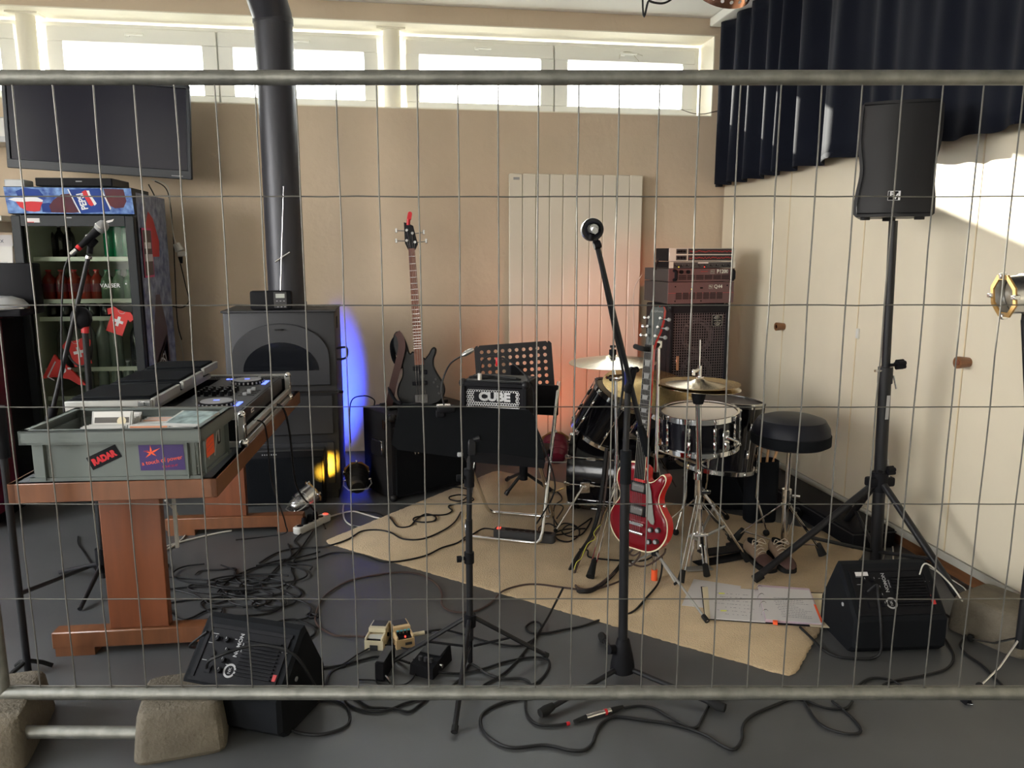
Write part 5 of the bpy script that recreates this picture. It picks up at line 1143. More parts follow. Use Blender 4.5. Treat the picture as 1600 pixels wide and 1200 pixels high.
# ================================================================== DRUM KIT
def hoop(b, r, z, h=.018, M=None, n=40, w=.007): b.lathe([(r, z), (r + w, z), (r + w, z + h), (r - .004, z + h), (r - .004, z + h - .004), (r, z + h - .004)], n, M)
def drum(name, label, M, r, L, lugs, group=None, shell='black_gloss', top='drum_head', hoopm='chrome', badge=False, snare=False, bottom=True):
    t = thing(name, label, 'drum', M=M, group=group)
    B('shell', shell, t).lathe([(r, .012), (r, L - .012)], 48).done()
    B('head', top, t).lathe([(r + .004, L - .012), (r + .004, L), (r - .004, L + .003), (r - .012, L), (0, L)], 48).done()
    if bottom: B('head', 'drum_head', t).lathe([(0, 0), (r - .012, 0), (r + .004, .002), (r + .004, .012)], 48).done()
    b = B('hoop', hoopm, t); hoop(b, r + .004, L - .012, .024); b.done()
    b = B('hoop', hoopm, t); hoop(b, r + .004, -.010, .022); b.done()
    for i in range(lugs):
        a = 2 * pi * (i + .5) / lugs; X = Rz(math.degrees(a))
        l = B('lug', 'chrome', t); l.box((r + .009, 0, L * .30), (.016, .016, .045), X, bev=.005).box((r + .009, 0, L * .70), (.016, .016, .045), X, bev=.005)
        if L < .2: l.box((r + .008, 0, L * .5), (.012, .012, L * .4), X, bev=.004)
        l.cyl(X @ Vector((r + .013, 0, -.004)), X @ Vector((r + .013, 0, L + .012)), .0034, n=6).box((r + .013, 0, L + .004), (.012, .014, .014), X, bev=.003).box((r + .013, 0, 0), (.012, .014, .014), X, bev=.003).done()
    return t
# bass drum: axis from the front hoop (left, far) to the batter side (right, near)
BDA = Vector((.90, -.43, 0)).normalized(); BD0 = Vector((1.035, 4.24, .255))
M = basis(BD0, BDA)
t = thing('bass_drum', 'black bass drum lying on its side under the tom, with chrome rods', 'drum', M=M)
r, L = .225, .40
B('shell', 'black_gloss', t).lathe([(r, .02), (r, L - .02)], 56).done()
B('head', 'drum_head_dark', t).lathe([(0, .012), (r - .004, .012), (r - .002, .02)], 48).done(); B('head', 'drum_head', t).lathe([(0, L - .012), (r - .004, L - .012), (r - .002, L - .02)], 48).done()
for z_ in (-.012, L - .026): B('hoop', 'black_gloss', t).lathe([(r + .004, z_), (r + .017, z_), (r + .017, z_ + .038), (r + .004, z_ + .038), (r - .008, z_ + .02)], 56).done()
for i in range(10):
    X = Rz(36 * i + 8)
    l = B('lug', 'chrome', t); p = lambda z_: X @ Vector((r + .017, 0, z_)); q = lambda z_: X @ Vector((r + .017, 0, z_))
    l.box((r + .010, 0, L * .30), (.018, .018, .06), X, bev=.005).box((r + .010, 0, L * .70), (.018, .018, .06), X, bev=.005)
    l.cyl(p(-.02), p(L + .02), .0038, n=6).box((r + .016, 0, -.008), (.016, .022, .034), X, bev=.004).box((r + .016, 0, L + .006), (.016, .022, .034), X, bev=.004).done()
sb = B('spur_bracket', 'chrome', t, True); c0 = AY(914, 762, 3.97); sb.box(c0, (.058, .012, .062), Matrix(), bev=.004); sb.cyl(c0 + Vector((0, -.008, 0)), c0 + Vector((0, -.02, 0)), .010, n=12).done()
B('spur_leg', 'chrome', t, True).cyl(c0 + Vector((-.015, -.014, .01)), G(868, 832, RZ) + Vector((0, 0, .01)), .0065, n=10).done()
B('spur_foot', 'rubber', t, True).ball(G(868, 832, RZ) + Vector((0, 0, .011)), .012, 10).done()
B('spur_leg', 'chrome', t, True).cyl(BD0 + Vector((.05, .16, -.14)), Vector((.95, 4.52, RZ)), .0065, n=10).done()
# toms
ta_ = (AY(941, 604, 4.00) - AY(926, 676, 4.10)); ta_ = Vector((.40, -.30, .86)).normalized()
TB0 = AY(931, 677, 4.10)
drum('rack_tom', 'black rack tom with chrome lugs tilted above the left end of the bass drum', basis(TB0, ta_, (0, 1, 0)), .146, .265, 6, 'rack toms')
drum('rack_tom', 'black rack tom partly hidden behind the microphone boom', basis(AY(1014, 690, 4.17), Vector((.25, -.35, .9)), (0, 1, 0)), .130, .22, 6, 'rack toms')
B('tom_holder', 'chrome', bpy.data.objects['bass_drum'], True).cyl(BD0 + BDA * .2 + Vector((0, 0, .2)), BD0 + BDA * .2 + Vector((0, .02, .46)), .011, n=12).cyl(BD0 + BDA * .2 + Vector((0, .02, .44)), TB0 + ta_ * .12 + Vector((.12, .06, 0)), .009, n=10).done()
# snare on its stand
SM_ = basis(AD(1092, 694, 3.70), Vector((-.06, -.05, 1)), (0, 1, 0))
s_ = drum('snare_drum', 'black snare drum with a pale head and chrome hoops in front of the stool', SM_, .178, .160, 10)
B('strainer', 'chrome', s_).box((.05, -.19, .07), (.03, .022, .10), bev=.005).box((.05, -.205, .05), (.022, .016, .04), bev=.004).cyl((.05, -.205, .09), (.09, -.235, .075), .006, n=8).done()
sc0 = AD(1092, 700, 3.72); sg = Vector((sc0.x, sc0.y, RZ))
t = thing('snare_stand', 'chrome tripod stand carrying the snare drum', 'drum stand', (sg.x, sg.y, RZ))
B('pole', 'chrome', t).cyl((0, 0, .12), (0, 0, sc0.z - RZ - .05), .012, n=12).done()
for a in (20, 140, 260):
    f = Vector((math.cos(rad(a)), math.sin(rad(a)), 0))
    B('arm', 'chrome', t).tube([Vector((0, 0, sc0.z - .09)), f * .10 + Vector((0, 0, sc0.z - .07)), f * .20 + Vector((0, 0, sc0.z - .05)), f * .205 + Vector((0, 0, sc0.z - .01))], .006, 8).done()
    l = B('leg', 'chrome', t); w = Vector((-f.y, f.x, 0)) * .008
    l.tube([w + Vector((0, 0, .30)), w + f * .25 + Vector((0, 0, .03))], .0045, 6).tube([-w + Vector((0, 0, .30)), -w + f * .25 + Vector((0, 0, .03))], .0045, 6).done()
    B('foot', 'rubber', t).tube([f * .23 + Vector((0, 0, .05)), f * .275 + Vector((0, 0, .014))], [.013, .016], 8).done()
# floor tom
FT = AD(1131, 625, 4.10); fx = Vector((.10, .02, 1)).normalized()
t = drum('floor_tom', 'big black floor tom with a dark head behind the snare drum', basis(FT - fx * .355, fx, (0, 1, 0)), .198, .355, 8, top='drum_head_dark')
for a in (200, 320, 80):
    p = (FT - fx * .2) + Vector((.215 * math.cos(rad(a)), .215 * math.sin(rad(a)), 0))
    B('leg', 'chrome', t, True).tube([p + Vector((0, 0, .08)), p + Vector((0, 0, -.30)), Vector((p.x + .06 * math.cos(rad(a)), p.y + .06 * math.sin(rad(a)), RZ + .03))], .0055, 8).done()
    B('foot', 'rubber', t, True).ball((p.x + .06 * math.cos(rad(a)), p.y + .06 * math.sin(rad(a)), RZ + .017), .018, 10).done()
# cymbals
def cymbal_prof(r, h=.022, bell=.018): return [(.006, h + bell), (r * .10, h + bell * .9), (r * .17, h + bell * .25), (r * .22, h), (r * .6, h * .55), (r, 0), (r, -.0012), (r * .6, h * .55 - .0014), (r * .22, h - .0016), (.006, h + bell - .002)]
# hi-hat
HB = G(1089, 888, RZ); HZ = AD(1092, 606, 3.42).z
t = thing('hi_hat', 'hi-hat stand with two bronze cymbals in front of the snare drum', 'hi-hat', (HB.x, HB.y, RZ))
hx_ = AD(1092, 606, 3.42) - Vector((HB.x, HB.y, RZ)); k = hx_
B('lower_tube', 'chrome', t).cyl((0, 0, .10), (0.0, -.005, .30), .013, n=14).done()
B('upper_tube', 'chrome', t).cyl((0, 0, .28), (k.x, k.y, k.z - .05), .0135, n=16).done()
B('tube_clamp', 'chrome', t).cyl((0, 0, .36), (0, 0, .40), .019, n=14).box((.02, -.01, .38), (.05, .02, .022), bev=.005).done()
B('tube_clamp', 'chrome', t).cyl((k.x * .55, k.y * .55, .455), (k.x * .55, k.y * .55, .485), .020, n=14).done()
B('cymbal_seat', 'black', t).lathe([(0, -.075), (.022, -.072), (.030, -.04), (.034, -.012), (.034, -.004), (0, -.002)], 16, T(k)).done()
B('cymbal', 'bronze', t).lathe(cymbal_prof(.180, .016, .014), 64, T(k) @ Rx(180) @ T(0, 0, -.02)).done(50)
B('cymbal', 'bronze_pale', t).lathe(cymbal_prof(.183, .026, .014), 64, T(k) @ Ry(2.5) @ T(0, 0, .004)).done(50)
B('clutch', 'chrome', t).cyl(k + Vector((0, 0, .042)), k + Vector((0, 0, .052)), .020, n=16).cyl(k + Vector((0, 0, .05)), k + Vector((0, 0, .10)), .009, n=12).cyl(k + Vector((0, 0, .085)), k + Vector((-.028, -.01, .075)), .008, n=8).box(k + Vector((-.032, -.012, .072)), (.016, .008, .03), bev=.003).done()
B('felt', 'black_cloth', t).cyl(k + Vector((0, 0, .032)), k + Vector((0, 0, .043)), .016, n=14).done()
B('pull_rod', 'chrome', t).cyl(k, Vector((AD(1094, 531, 3.42) - Vector((HB.x, HB.y, RZ)))), .0034, n=8).done()
for q in (G(1063, 915, RZ), G(1168, 880, RZ), G(1135, 812, RZ)):
    f = q - Vector((HB.x, HB.y, RZ)); f.z = 0; d = f.normalized(); w = Vector((-d.y, d.x, 0)) * .009
    l = B('leg', 'chrome', t)
    for s_ in (-1, 1): l.tube([w * s_ + d * .02 + Vector((0, 0, .37)), w * s_ + f * .93 + Vector((0, 0, .045))], .0042, 6)
    l.done(); B('foot', 'rubber', t).tube([f * .88 + Vector((0, 0, .065)), f + Vector((0, 0, .015))], [.013, .017], 10).done()
    B('strut', 'alu', t).tube([d * .015 + Vector((0, 0, .15)), f * .52 + Vector((0, 0, .20))], .007, 6).done()
b = B('frame_rod', 'chrome', t)
for dx in (-.045, .045): b.cyl((dx, -.01, .02), (dx * .6, -.01, .17), .011, n=12)
b.box((0, -.01, .17), (.09, .02, .016), bev=.004).done()
B('base_plate', 'alu', t).box((0, -.02, .008), (.13, .05, .006), bev=.002).done()
B('footboard', 'black_metal', t).box((.20, .06, .045), (.25, .075, .012), Rz(18) @ Ry(4), bev=.003).done()
B('heel_plate', 'black_metal', t).box((.335, .10, .015), (.07, .08, .02), Rz(18), bev=.003).done()
B('chain', 'black_metal', t).cyl((0.01, -.01, .16), (0.03, 0, .05), .006, n=6).done()
B('base_tread', 'black_metal', t).box((.17, .03, .006), (.30, .07, .004), Rz(14)).done()
# crash on a straight stand
CB = Vector((1.085, 3.62, RZ)); CT = AD(957, 566, 3.78)
t = thing('cymbal_stand', 'chrome stand with a pale crash cymbal behind the red guitar', 'cymbal stand', (CB.x, CB.y, RZ))
top = CT - CB
B('lower_tube', 'chrome', t).cyl((0, 0, .10), (0, 0, .48), .0125, n=14).done(); jx = AD(962, 590, 3.79) - CB
B('upper_tube', 'chrome', t).cyl((0, 0, .46), (jx.x, jx.y, jx.z), .0095, n=12).done()
B('tilter', 'chrome', t).cyl(jx + Vector((-.03, -.01, 0)), jx + Vector((.03, .01, 0)), .016, n=14).ball(jx + Vector((.004, -.018, 0)), .017, 12).cyl(jx, top + Vector((0, 0, .02)), .005, n=8).cyl(jx + Vector((-.03, 0, 0)), jx + Vector((-.05, -.01, .004)), .007, n=8).done()
B('cymbal', 'bronze_pale', t).lathe(cymbal_prof(.214, .028, .012), 64, T(top) @ Ry(-1.5) @ Rx(1)).done(50)
B('felt', 'black_cloth', t).cyl(top + Vector((0, 0, .038)), top + Vector((0, 0, .062)), .018, n=14).done(); B('wing_nut', 'black_metal', t).cyl(top + Vector((0, 0, .06)), top + Vector((0, 0, .078)), .008, n=8).box(top + Vector((0, 0, .078)), (.03, .006, .012), bev=.002).done()
for q in (G(922, 906, RZ), G(1004, 862, RZ), G(1055, 842, RZ) + Vector((0, .1, 0))):
    f = q - CB; f.z = 0; d = f.normalized(); w = Vector((-d.y, d.x, 0)) * .011; l = B('leg', 'chrome', t)
    for s_ in (-1, 1): l.tube([w * s_ * .6 + d * .02 + Vector((0, 0, .34)), w * s_ * .2 + f * .30 + Vector((0, 0, .265)), w * s_ + f * .42 + Vector((0, 0, .22)), w * s_ + f * .86 + Vector((0, 0, .06))], .0038, 6)
    l.done(); B('foot', 'rubber', t).tube([f * .84 + Vector((0, 0, .068)), f + Vector((0, 0, .014))], [.012, .021], 10).done()
# ride, tilted, and a hanging black clamp
RC = AD(1016, 607, 4.15); RBs = Vector((1.55, 4.38, 0))
t = thing('cymbal_stand', 'chrome stand with a wide golden ride cymbal behind the guitar neck', 'cymbal stand', (RBs.x, RBs.y, RZ))
top = RC - RBs
B('tube', 'chrome', t).cyl((0, 0, .10), (0, 0, .62), .011, n=12).cyl((0, 0, .6), top, .008, n=10).done()
B('cymbal', 'bronze', t).lathe(cymbal_prof(.258, .03, .012), 64, T(top) @ Rx(15) @ Ry(3)).done(50)
for a in (30, 150, 270): B('leg', 'chrome', t).tube([(0, 0, .3), (.22 * math.cos(rad(a)), .22 * math.sin(rad(a)), .012)], .006, 8).done()
# throne
TS = AD(1236, 672, 3.70); TB_ = Vector((TS.x + .02, TS.y + .04, RZ))
t = thing('drum_stool', 'round black padded drum stool on a chrome tripod', 'stool', (TB_.x, TB_.y, RZ))
k = TS - TB_
B('seat', 'vinyl', t).lathe([(0, -.075), (.165, -.072), (.176, -.062), (.181, -.02), (.180, -.012), (.176, .02), (.155, .055), (.11, .070), (.05, .074), (0, .075)], 48, T(k)).done()
B('seat_band', 'black_cloth', t).lathe([(.1815, -.062), (.185, -.06), (.185, -.016), (.1815, -.012)], 48, T(k)).done()
B('post', 'chrome', t).cyl((k.x, k.y, k.z - .07), (.0, .0, .26), .0115, n=14).done(); B('sleeve', 'chrome', t).cyl((0, 0, .30), (0, 0, .02), .017, n=16).done()
B('collar', 'chrome', t).cyl((0, 0, .27), (0, 0, .33), .023, n=16).cyl((0, 0, .235), (0, 0, .255), .024, n=16).cyl((.02, -.02, .30), (.05, -.04, .30), .007, n=8).done(); B('lower_collar', 'chrome', t).cyl((0, 0, .035), (0, 0, .06), .024, n=14).done()
for q in (G(1150, 845, RZ), G(1285, 872, RZ), G(1252, 820, RZ) + Vector((.05, .12, 0))):
    f = q - TB_; f.z = 0; d = f.normalized(); w = Vector((-d.y, d.x, 0)) * .012; l = B('leg', 'chrome', t)
    for s_ in (-1, 1): l.tube([w * s_ + d * .02 + Vector((0, 0, .245)), w * s_ + f * .25 + Vector((0, 0, .205)), w * s_ + f * .9 + Vector((0, 0, .05))], .0045, 6)
    l.done(); B('foot', 'rubber', t).tube([f * .86 + Vector((0, 0, .07)), f + Vector((0, 0, .016))], [.015, .021], 10).done()
    B('strut', 'chrome_soft', t).cyl(d * .02 + Vector((0, 0, .046)), f * .82 + Vector((0, 0, .062)), .0045, n=6).done()
# stick bag with sticks
SBp = Vector((1.99, 3.86, 0.0)); SBz = .54
t = thing('stick_bag', 'black cloth stick bag standing open behind the drum stool', 'bag', (SBp.x, SBp.y, 0))
B('pouch', 'black_cloth', t).loft([[(x * s1, y * s1, z_) for x, y in rrect(.17, .10, .03, 4)] for z_, s1 in ((0.0, .9), (.02, 1), (.20, 1.05), (.36, 1.02), (.36, .96), (.26, .96))], caps=True).done()
B('flap', 'black_cloth', t).loft([[(x, y, z_) for x, y in ((-.09, .045), (-.03, .045), (-.03, .06), (-.09, .06))] for z_ in (.26, .50)] ).done()
B('toggle', 'lace', t).ball((-.055, -.056, .32), .012, 8, sq=(.6, .6, 1.6)).done()
for i, (x, y, tx, ty) in enumerate(((-.02, .0, -.01, .02), (-.005, .02, .02, .03), (.02, .0, .03, .01), (.04, .015, .13, .03))):
    o = thing('drumstick', ['pale drumstick standing at the left in the stick bag', 'second drumstick from the left in the stick bag', 'third drumstick from the left in the stick bag', 'drumstick leaning to the right in the stick bag'][i], 'drumstick', M=basis((SBp.x + x, SBp.y + y, .22), Vector((tx, ty, .4))), group='drumsticks in the stick bag')
    B('stick', 'drumstick', o).lathe([(0, -.12), (.007, -.118), (.0075, .1), (.0072, .27), (.006, .29), (0, .295)], 10).done()
# bag stand-in: hardware case on the floor behind
t = thing('hardware_bag', 'low black cloth bag slumped on the floor behind the floor tom', 'bag', (1.90, 4.20, 0), -20)
B('sack', 'black_cloth', t).loft([[(x * s1 + .01 * math.sin(9 * y + z_ * 30), y * s1, z_) for x, y in rrect(.42, .22, .08, 5)] for z_, s1 in ((0, .9), (.05, 1), (.14, .98), (.22, .78), (.25, .4))]).done(60)
B('strap', 'black_cloth', t).tube(spline([(-.15, -.11, .1), (-.1, -.14, .2), (.05, -.13, .22), (.12, -.12, .1)], 6), .012, 6).done()
# shoes, soles down, heels to the back, opening up; toes to the camera
def shoe(label, p, rz):
    t = thing('shoe', label, 'shoe', M=T(p) @ Rz(rz), group='pair of trainers'); t.scale = (.86, .86, .86)
    sec = [(-.135, .020, .030, .0), (-.125, .036, .052, .0), (-.09, .045, .062, 0), (-.04, .047, .074, 0), (.0, .042, .088, 0), (.05, .038, .100, 0), (.10, .036, .108, 0), (.128, .028, .105, 0), (.140, .014, .09, 0)]
    lay = []
    for y, w, h, _ in sec: lay.append([(w * math.cos(a) * (1 if math.sin(a) < .2 else .82), y, .022 + max(0, (h - .022) * (.5 + .5 * math.sin(a)))) for a in [2 * pi * i / 14 for i in range(14)]])
    B('upper', 'shoe_tan', t).loft(lay).done(60)
    B('toe_cap', 'shoe_brown', t).loft([[(x * 1.03, y - .003, z_ + .002) for x, y, z_ in l] for l in lay[:4]]).done(60)
    so_ = [(q.x, q.y) for q in spline([(-.03, -.135, 0), (.03, -.135, 0), (.050, -.09, 0), (.049, -.03, 0), (.040, .04, 0), (.040, .11, 0), (.02, .143, 0), (-.02, .143, 0), (-.04, .11, 0), (-.040, .04, 0), (-.049, -.03, 0), (-.050, -.09, 0)], 3, True)]
    B('sole', 'rubber', t).prism(so_, 0, .026, ch=.004).done()
    B('opening', 'black_cloth', t).prism(circ(.5, 14, 0, 0, .05, .085), .1, .112, T(0, .075, .0)).done()
    b = B('lace', 'lace', t)
    for k in range(4): y = -.035 + k * .022; h = .078 + k * .010; b.tube(spline([(-.028, y, h - .004), (0, y + .006, h + .008), (.028, y + .012, h - .002)], 4), .0028, 5)
    b.tube(spline([(0, .035, .118), (-.03, .02, .135), (-.045, .0, .115), (-.01, .03, .12)], 5), .0025, 5).tube(spline([(0, .035, .118), (.03, .03, .135), (.045, .01, .110), (.01, .035, .12)], 5), .0025, 5).done()
    return t
shoe('left brown and tan trainer with loose laces, toe towards the fence', G(1196, 890, RZ) + Vector((0, .07, 0)), 4)
shoe('right brown and tan trainer, mostly behind the tripod leg', G(1231, 890, RZ) + Vector((0, .07, 0)), -6)

# ================================================================== RED GUITAR ON ITS STAND
GB = G(1022, 906, RZ)
t = thing('guitar_stand', 'chrome upright guitar stand with a black yoke holding the red guitar', 'guitar stand', (GB.x, GB.y, RZ))
gy = GB.y
ptop = AY(1029, 538, gy + .02) - GB
B('pole', 'chrome', t).cyl((0, 0, .03), (ptop * .45), .011, n=14).cyl(ptop * .43, ptop, .008, n=12).done()
B('collar', 'black_metal', t).cyl(ptop * .44, ptop * .47, .015, n=12).cyl((0, 0, .12), (0, 0, .155), .017, n=12).done()
B('head_clamp', 'chrome_soft', t).box(ptop + Vector((0, 0, .0)), (.026, .022, .034), bev=.003).done()
B('yoke', 'rubber', t, True).tube(spline([GB + ptop, AY(1016, 545, gy - .04), AY(1004, 545, gy - .07), AY(992, 541, gy - .03)], 6), .011, 8).done()
for q in (G(1105, 975, RZ), G(1057, 917, RZ), G(975, 890, RZ)):
    f = q - GB; f.z = 0
    B('leg', 'alu', t).tube([(0, 0, .14), f + Vector((0, 0, .012))], .0055, 6).done(); B('foot', 'rubber', t).tube([f * .93 + Vector((0, 0, .02)), f + Vector((0, 0, .012))], .011, 8).done()
B('orange_cap', 'neon_orange', t).cyl((0, 0, .0), (0, 0, .05), .0145, n=12).done()
rest = AY(1040, 858, gy - .06) - GB
B('rest_arm', 'copper', t).tube([(0, 0, .20), (rest.x * .6, rest.y * .6, .20), (rest.x, rest.y, .205)], .009, 8).tube([(0, 0, .20), (-.07, -.09, .20), (-.085, -.12, .215)], .009, 8).done()
GP = AY(998, 857, gy - .07)
GMx = T(GP) @ Rz(-44 - 8.7) @ Rx(-4.2)
t = thing('electric_guitar', 'glossy red single-cut electric guitar hanging on the chrome stand', 'electric guitar', M=GMx); t.scale = (.93, .93, .93)
lp = [(0, 0), (.07, .004), (.125, .035), (.158, .085), (.166, .13), (.158, .175), (.130, .215), (.112, .245), (.108, .275), (.118, .310), (.134, .345), (.138, .372), (.126, .387), (.112, .385), (.094, .366), (.070, .345), (.047, .338), (.034, .352), (.028, .400), (-.028, .418), (-.06, .418), (-.10, .40), (-.130, .365), (-.136, .32), (-.122, .28), (-.112, .25), (-.118, .22), (-.146, .18), (-.164, .135), (-.158, .085), (-.125, .035), (-.07, .004)]
lo = [(q.x, q.y) for q in spline([(x, z_, 0) for x, z_ in lp], 4, True)]
B('body', 'red_rim', t).prism(lo, -.022, .024, FRONT).done(30)
cx_ = 0; n_ = len(lo)
inner = [(x * .97, z_ * .97 + .006) for x, z_ in lo]
dome = [(x * .80, .19 + (z_ - .19) * .80) for x, z_ in lo]
B('carved_top', 'red_lac', t).loft([[(x, -.0245, z_) for x, z_ in inner], [(x * .985, -.0275, .19 + (z_ - .19) * .985) for x, z_ in inner], [(x, -.033, z_) for x, z_ in dome]]).done(50)
B('binding', 'cream', t).loft([[(x, -.0225, z_) for x, z_ in lo], [(x, -.0262, z_) for x, z_ in lo], [(x, -.0262, z_) for x, z_ in inner]], caps=False).done()
zn = .975; scl = .628
B('neck', 'red_rim', t).loft([[(-.028, -.034, .30), (.028, -.034, .30), (.022, -.008, .30), (-.022, -.008, .30)], [(-.022, -.034, zn), (.022, -.034, zn), (.018, -.010, zn), (-.018, -.010, zn)]]).done()
B('fretboard', 'ebony', t).loft([[(-.0285, -.040, .345), (.0285, -.040, .345), (.0285, -.034, .345), (-.0285, -.034, .345)], [(-.0215, -.040, zn), (.0215, -.040, zn), (.0215, -.034, zn), (-.0215, -.034, zn)]]).done()
B('neck_binding', 'cream', t).tube([(.0287, -.0375, .345), (.0217, -.0375, zn)], .0016, 5).tube([(-.0287, -.0375, .345), (-.0217, -.0375, zn)], .0016, 5).done()
b = B('fret', 'string_steel', t); fz = [zn - scl * (1 - 2 ** (-i / 12)) for i in range(23)]
for i in range(1, 23): w = .0215 + .007 * (zn - fz[i]) / .63; b.box((0, -.0403, fz[i]), (2 * w, .0010, .0017))
b.done()
for i in (3, 5, 7, 9, 12, 15, 17, 19, 21):
    zc = (fz[i] + fz[i - 1]) / 2; h = min(.016, (fz[i - 1] - fz[i]) * .42); B('inlay', 'pearl', t).prism([(-.012, -h), (.012, -h), (.015, h), (-.015, h)], 0, .0006, T(0, -.0402, zc) @ FRONT).done()
HM = T(0, -.024, zn) @ Rx(-14)
ho = [(-.022, -.012), (.022, -.012), (.024, .02), (.036, .06), (.041, .12), (.036, .165), (.026, .182), (.008, .176), (0, .186), (-.008, .176), (-.026, .182), (-.036, .165), (-.041, .12), (-.036, .06), (-.024, .02)]
hs = B('headstock', 'red_rim', t).prism(ho, -.002, .014, HM @ T(0, .012, 0) @ FRONT, ch=.001).done()
B('headstock_face', 'headstock', hs).prism([(x * .97, z_) for x, z_ in ho], .0142, .0152, HM @ T(0, .012, 0) @ FRONT).done()
text('Epiphone', .017, 'pearl', hs, HM @ T(0.0, -.0040, .158) @ FRONT, depth=.0003)
for i in range(3):
    for s_ in (-1, 1):
        x, z_ = s_ * (.024 + i * .0035), .040 + i * .042
        p = B('tuning_peg', 'chrome', t).cyl(HM @ Vector((x, -.003, z_)), HM @ Vector((x, -.018, z_)), .0065, n=12).done()
        B('peg_button', 'pearl' if s_ > 0 else 'chrome', p).cyl(HM @ Vector((s_ * .036, .004, z_)), HM @ Vector((s_ * .058, .004, z_)), .003, n=8).ball(HM @ Vector((s_ * .066, .004, z_)), .0115, 10, sq=(1, .6, .8)).done()
for i in range(6):
    x0_, x1_ = (i - 2.5) * .0102, (i - 2.5) * .0070; s_ = -1 if i < 3 else 1; j = (2 - i) if s_ < 0 else (i - 3); j = i if s_ < 0 else 5 - i
    B('string', 'string_steel', t).tube([Vector((x0_, -.047, .085)), Vector((x0_, -.046, .125)), Vector((x1_, -.0425, zn + .002)), HM @ Vector((s_ * (.024 + j * .0035), -.012, .040 + j * .042))], .0007, 4).done()
for z_ in (.305, .195):
    p = B('pickup', 'pickup_metal', t).box((0, -.041, z_), (.070, .010, .038), bev=.003).done(); B('pickup_ring', 'black', p).box((0, -.036, z_), (.092, .008, .052), bev=.003).done()
    for k in range(6): B('pole_screw', 'steel', p).cyl(((k - 2.5) * .0102, -.046, z_ + .008), ((k - 2.5) * .0102, -.0472, z_ + .008), .0026, n=6).done()
B('bridge', 'chrome', t).box((0, -.042, .130), (.085, .010, .016), bev=.003).done(); B('tailpiece', 'chrome', t).cyl((-.046, -.042, .088), (.046, -.042, .088), .0085, n=12).done()
B('pickguard', 'pickguard', t).prism([(.040, .330), (.058, .338), (.072, .30), (.092, .20), (.102, .165), (.098, .148), (.082, .150), (.052, .178), (.050, .225), (.0465, .275)], .040, .043, FRONT, ch=.0008).done()
for x, z_ in ((.083, .120), (.122, .128), (.078, .062), (.115, .072)): k = B('control_knob', 'dark_grey', t).cyl((x, -.030, z_), (x, -.048, z_), .013, .012, 16).done(); B('knob_top', 'chrome_soft', k).cyl((x, -.048, z_), (x, -.0488, z_), .009, n=14).done()
B('strap_button', 'chrome', t).ball((0, -.002, -.006), .007, 8).ball((.121, 0, .235), .009, 8).done()
B('toggle_switch', 'cream', t).cyl((-.085, -.03, .345), (-.083, -.05, .348), .004, n=8).done()
# ================================================================== FRONT MICROPHONE STAND (boom)
MS = Vector((0.768, 2.429, 0))
t = thing('microphone_stand', 'black boom microphone stand in front of the red guitar', 'microphone stand', (MS.x, MS.y, 0))
tp = AY(981, 612, 2.43); mid = AY(977, 720, 2.43)
B('lower_tube', 'black_metal', t, True).cyl(MS + Vector((0, 0, .08)), mid, .0165, n=16).done()
B('grip', 'black_matte', t, True).cyl(AY(977, 755, 2.43), AY(978, 704, 2.43), .019, n=16).done()
B('upper_tube', 'black_metal', t, True).cyl(mid, tp, .0105, n=12).done()
B('boom_clamp', 'black', t, True).box((0, 0, 0), (.022, .03, .088), T(AY(985, 594, 2.425)) @ Ry(13), bev=.005).cyl(AY(985, 580, 2.43), AY(996, 577, 2.44), .010, n=12).done()
B('blue_tape', 'blue_tape', t, True).cyl(AY(977, 580, 2.435), AY(981, 612, 2.435), .008, n=10).done()
bA, bB = AY(934, 388, 2.34), AY(1004, 678, 2.45)
B('boom', 'black_metal', t, True).cyl(bA, bB, .0085, n=12).done()
B('boom_wire', 'cable', t, True).tube(spline([AY(934, 395, 2.345), AY(960, 520, 2.38), AY(974, 590, 2.40), AY(966, 650, 2.42)], 6), .004, 6).done()
B('boom_handle', 'black_matte', t, True).tube([AY(1000, 664, 2.445), AY(1003, 674, 2.45), AY(1011, 706, 2.455), AY(1012, 712, 2.456)], [.010, .014, .014, .010], 12).done()
B('swivel', 'black', t, True).tube([bA, AY(931, 378, 2.335), AY(930, 372, 2.335)], [.011, .010, .009], 12).cyl(AY(928, 384, 2.33), AY(938, 381, 2.33), .012, n=12).done()
B('base', 'black', t).lathe([(.016, .155), (.022, .15), (.034, .10), (.042, .06), (.044, .035), (.03, .025), (0, .025)], 24).done()
B('base_knob', 'black', t).cyl((-.03, .0, .115), (-.055, -.01, .12), .016, n=12).done()
for q in (G(846, 1121), G(1130, 1113), G(940, 1000)):
    f = q - MS; f.z = 0; d = f.normalized()
    B('leg', 'black_metal', t).tube([d * .035 + Vector((0, 0, .045)), f + Vector((0, 0, .016))], .0095, 10).done()
    B('leg_foot', 'rubber', t).tube([f - d * .05 + Vector((0, 0, .022)), f - d * .02 + Vector((0, 0, .018)), f + d * .006 + Vector((0, 0, .017))], [.012, .017, .014], 12).done()
mc = AY(925, 359, 2.33); ax = Vector((0.10, 1.0, -0.06)).normalized()
M = basis(mc, ax)
t = thing('microphone', 'round foam-collared microphone on the boom seen from behind', 'microphone', M=M)
B('windscreen', 'foam_blue', t).lathe([(.020, -.012), (.030, -.014), (.0335, -.004), (.034, .010), (.030, .035), (.018, .052), (0, .056)], 28).done()
B('collar', 'black_metal', t).lathe([(.024, -.002), (.026, -.016), (.0335, -.016), (.0345, -.010), (.0335, -.002)], 28).done()
B('body', 'alu', t).lathe([(.017, .0), (.0165, -.02), (.013, -.045), (.012, -.05), (0, -.05)], 20).done()
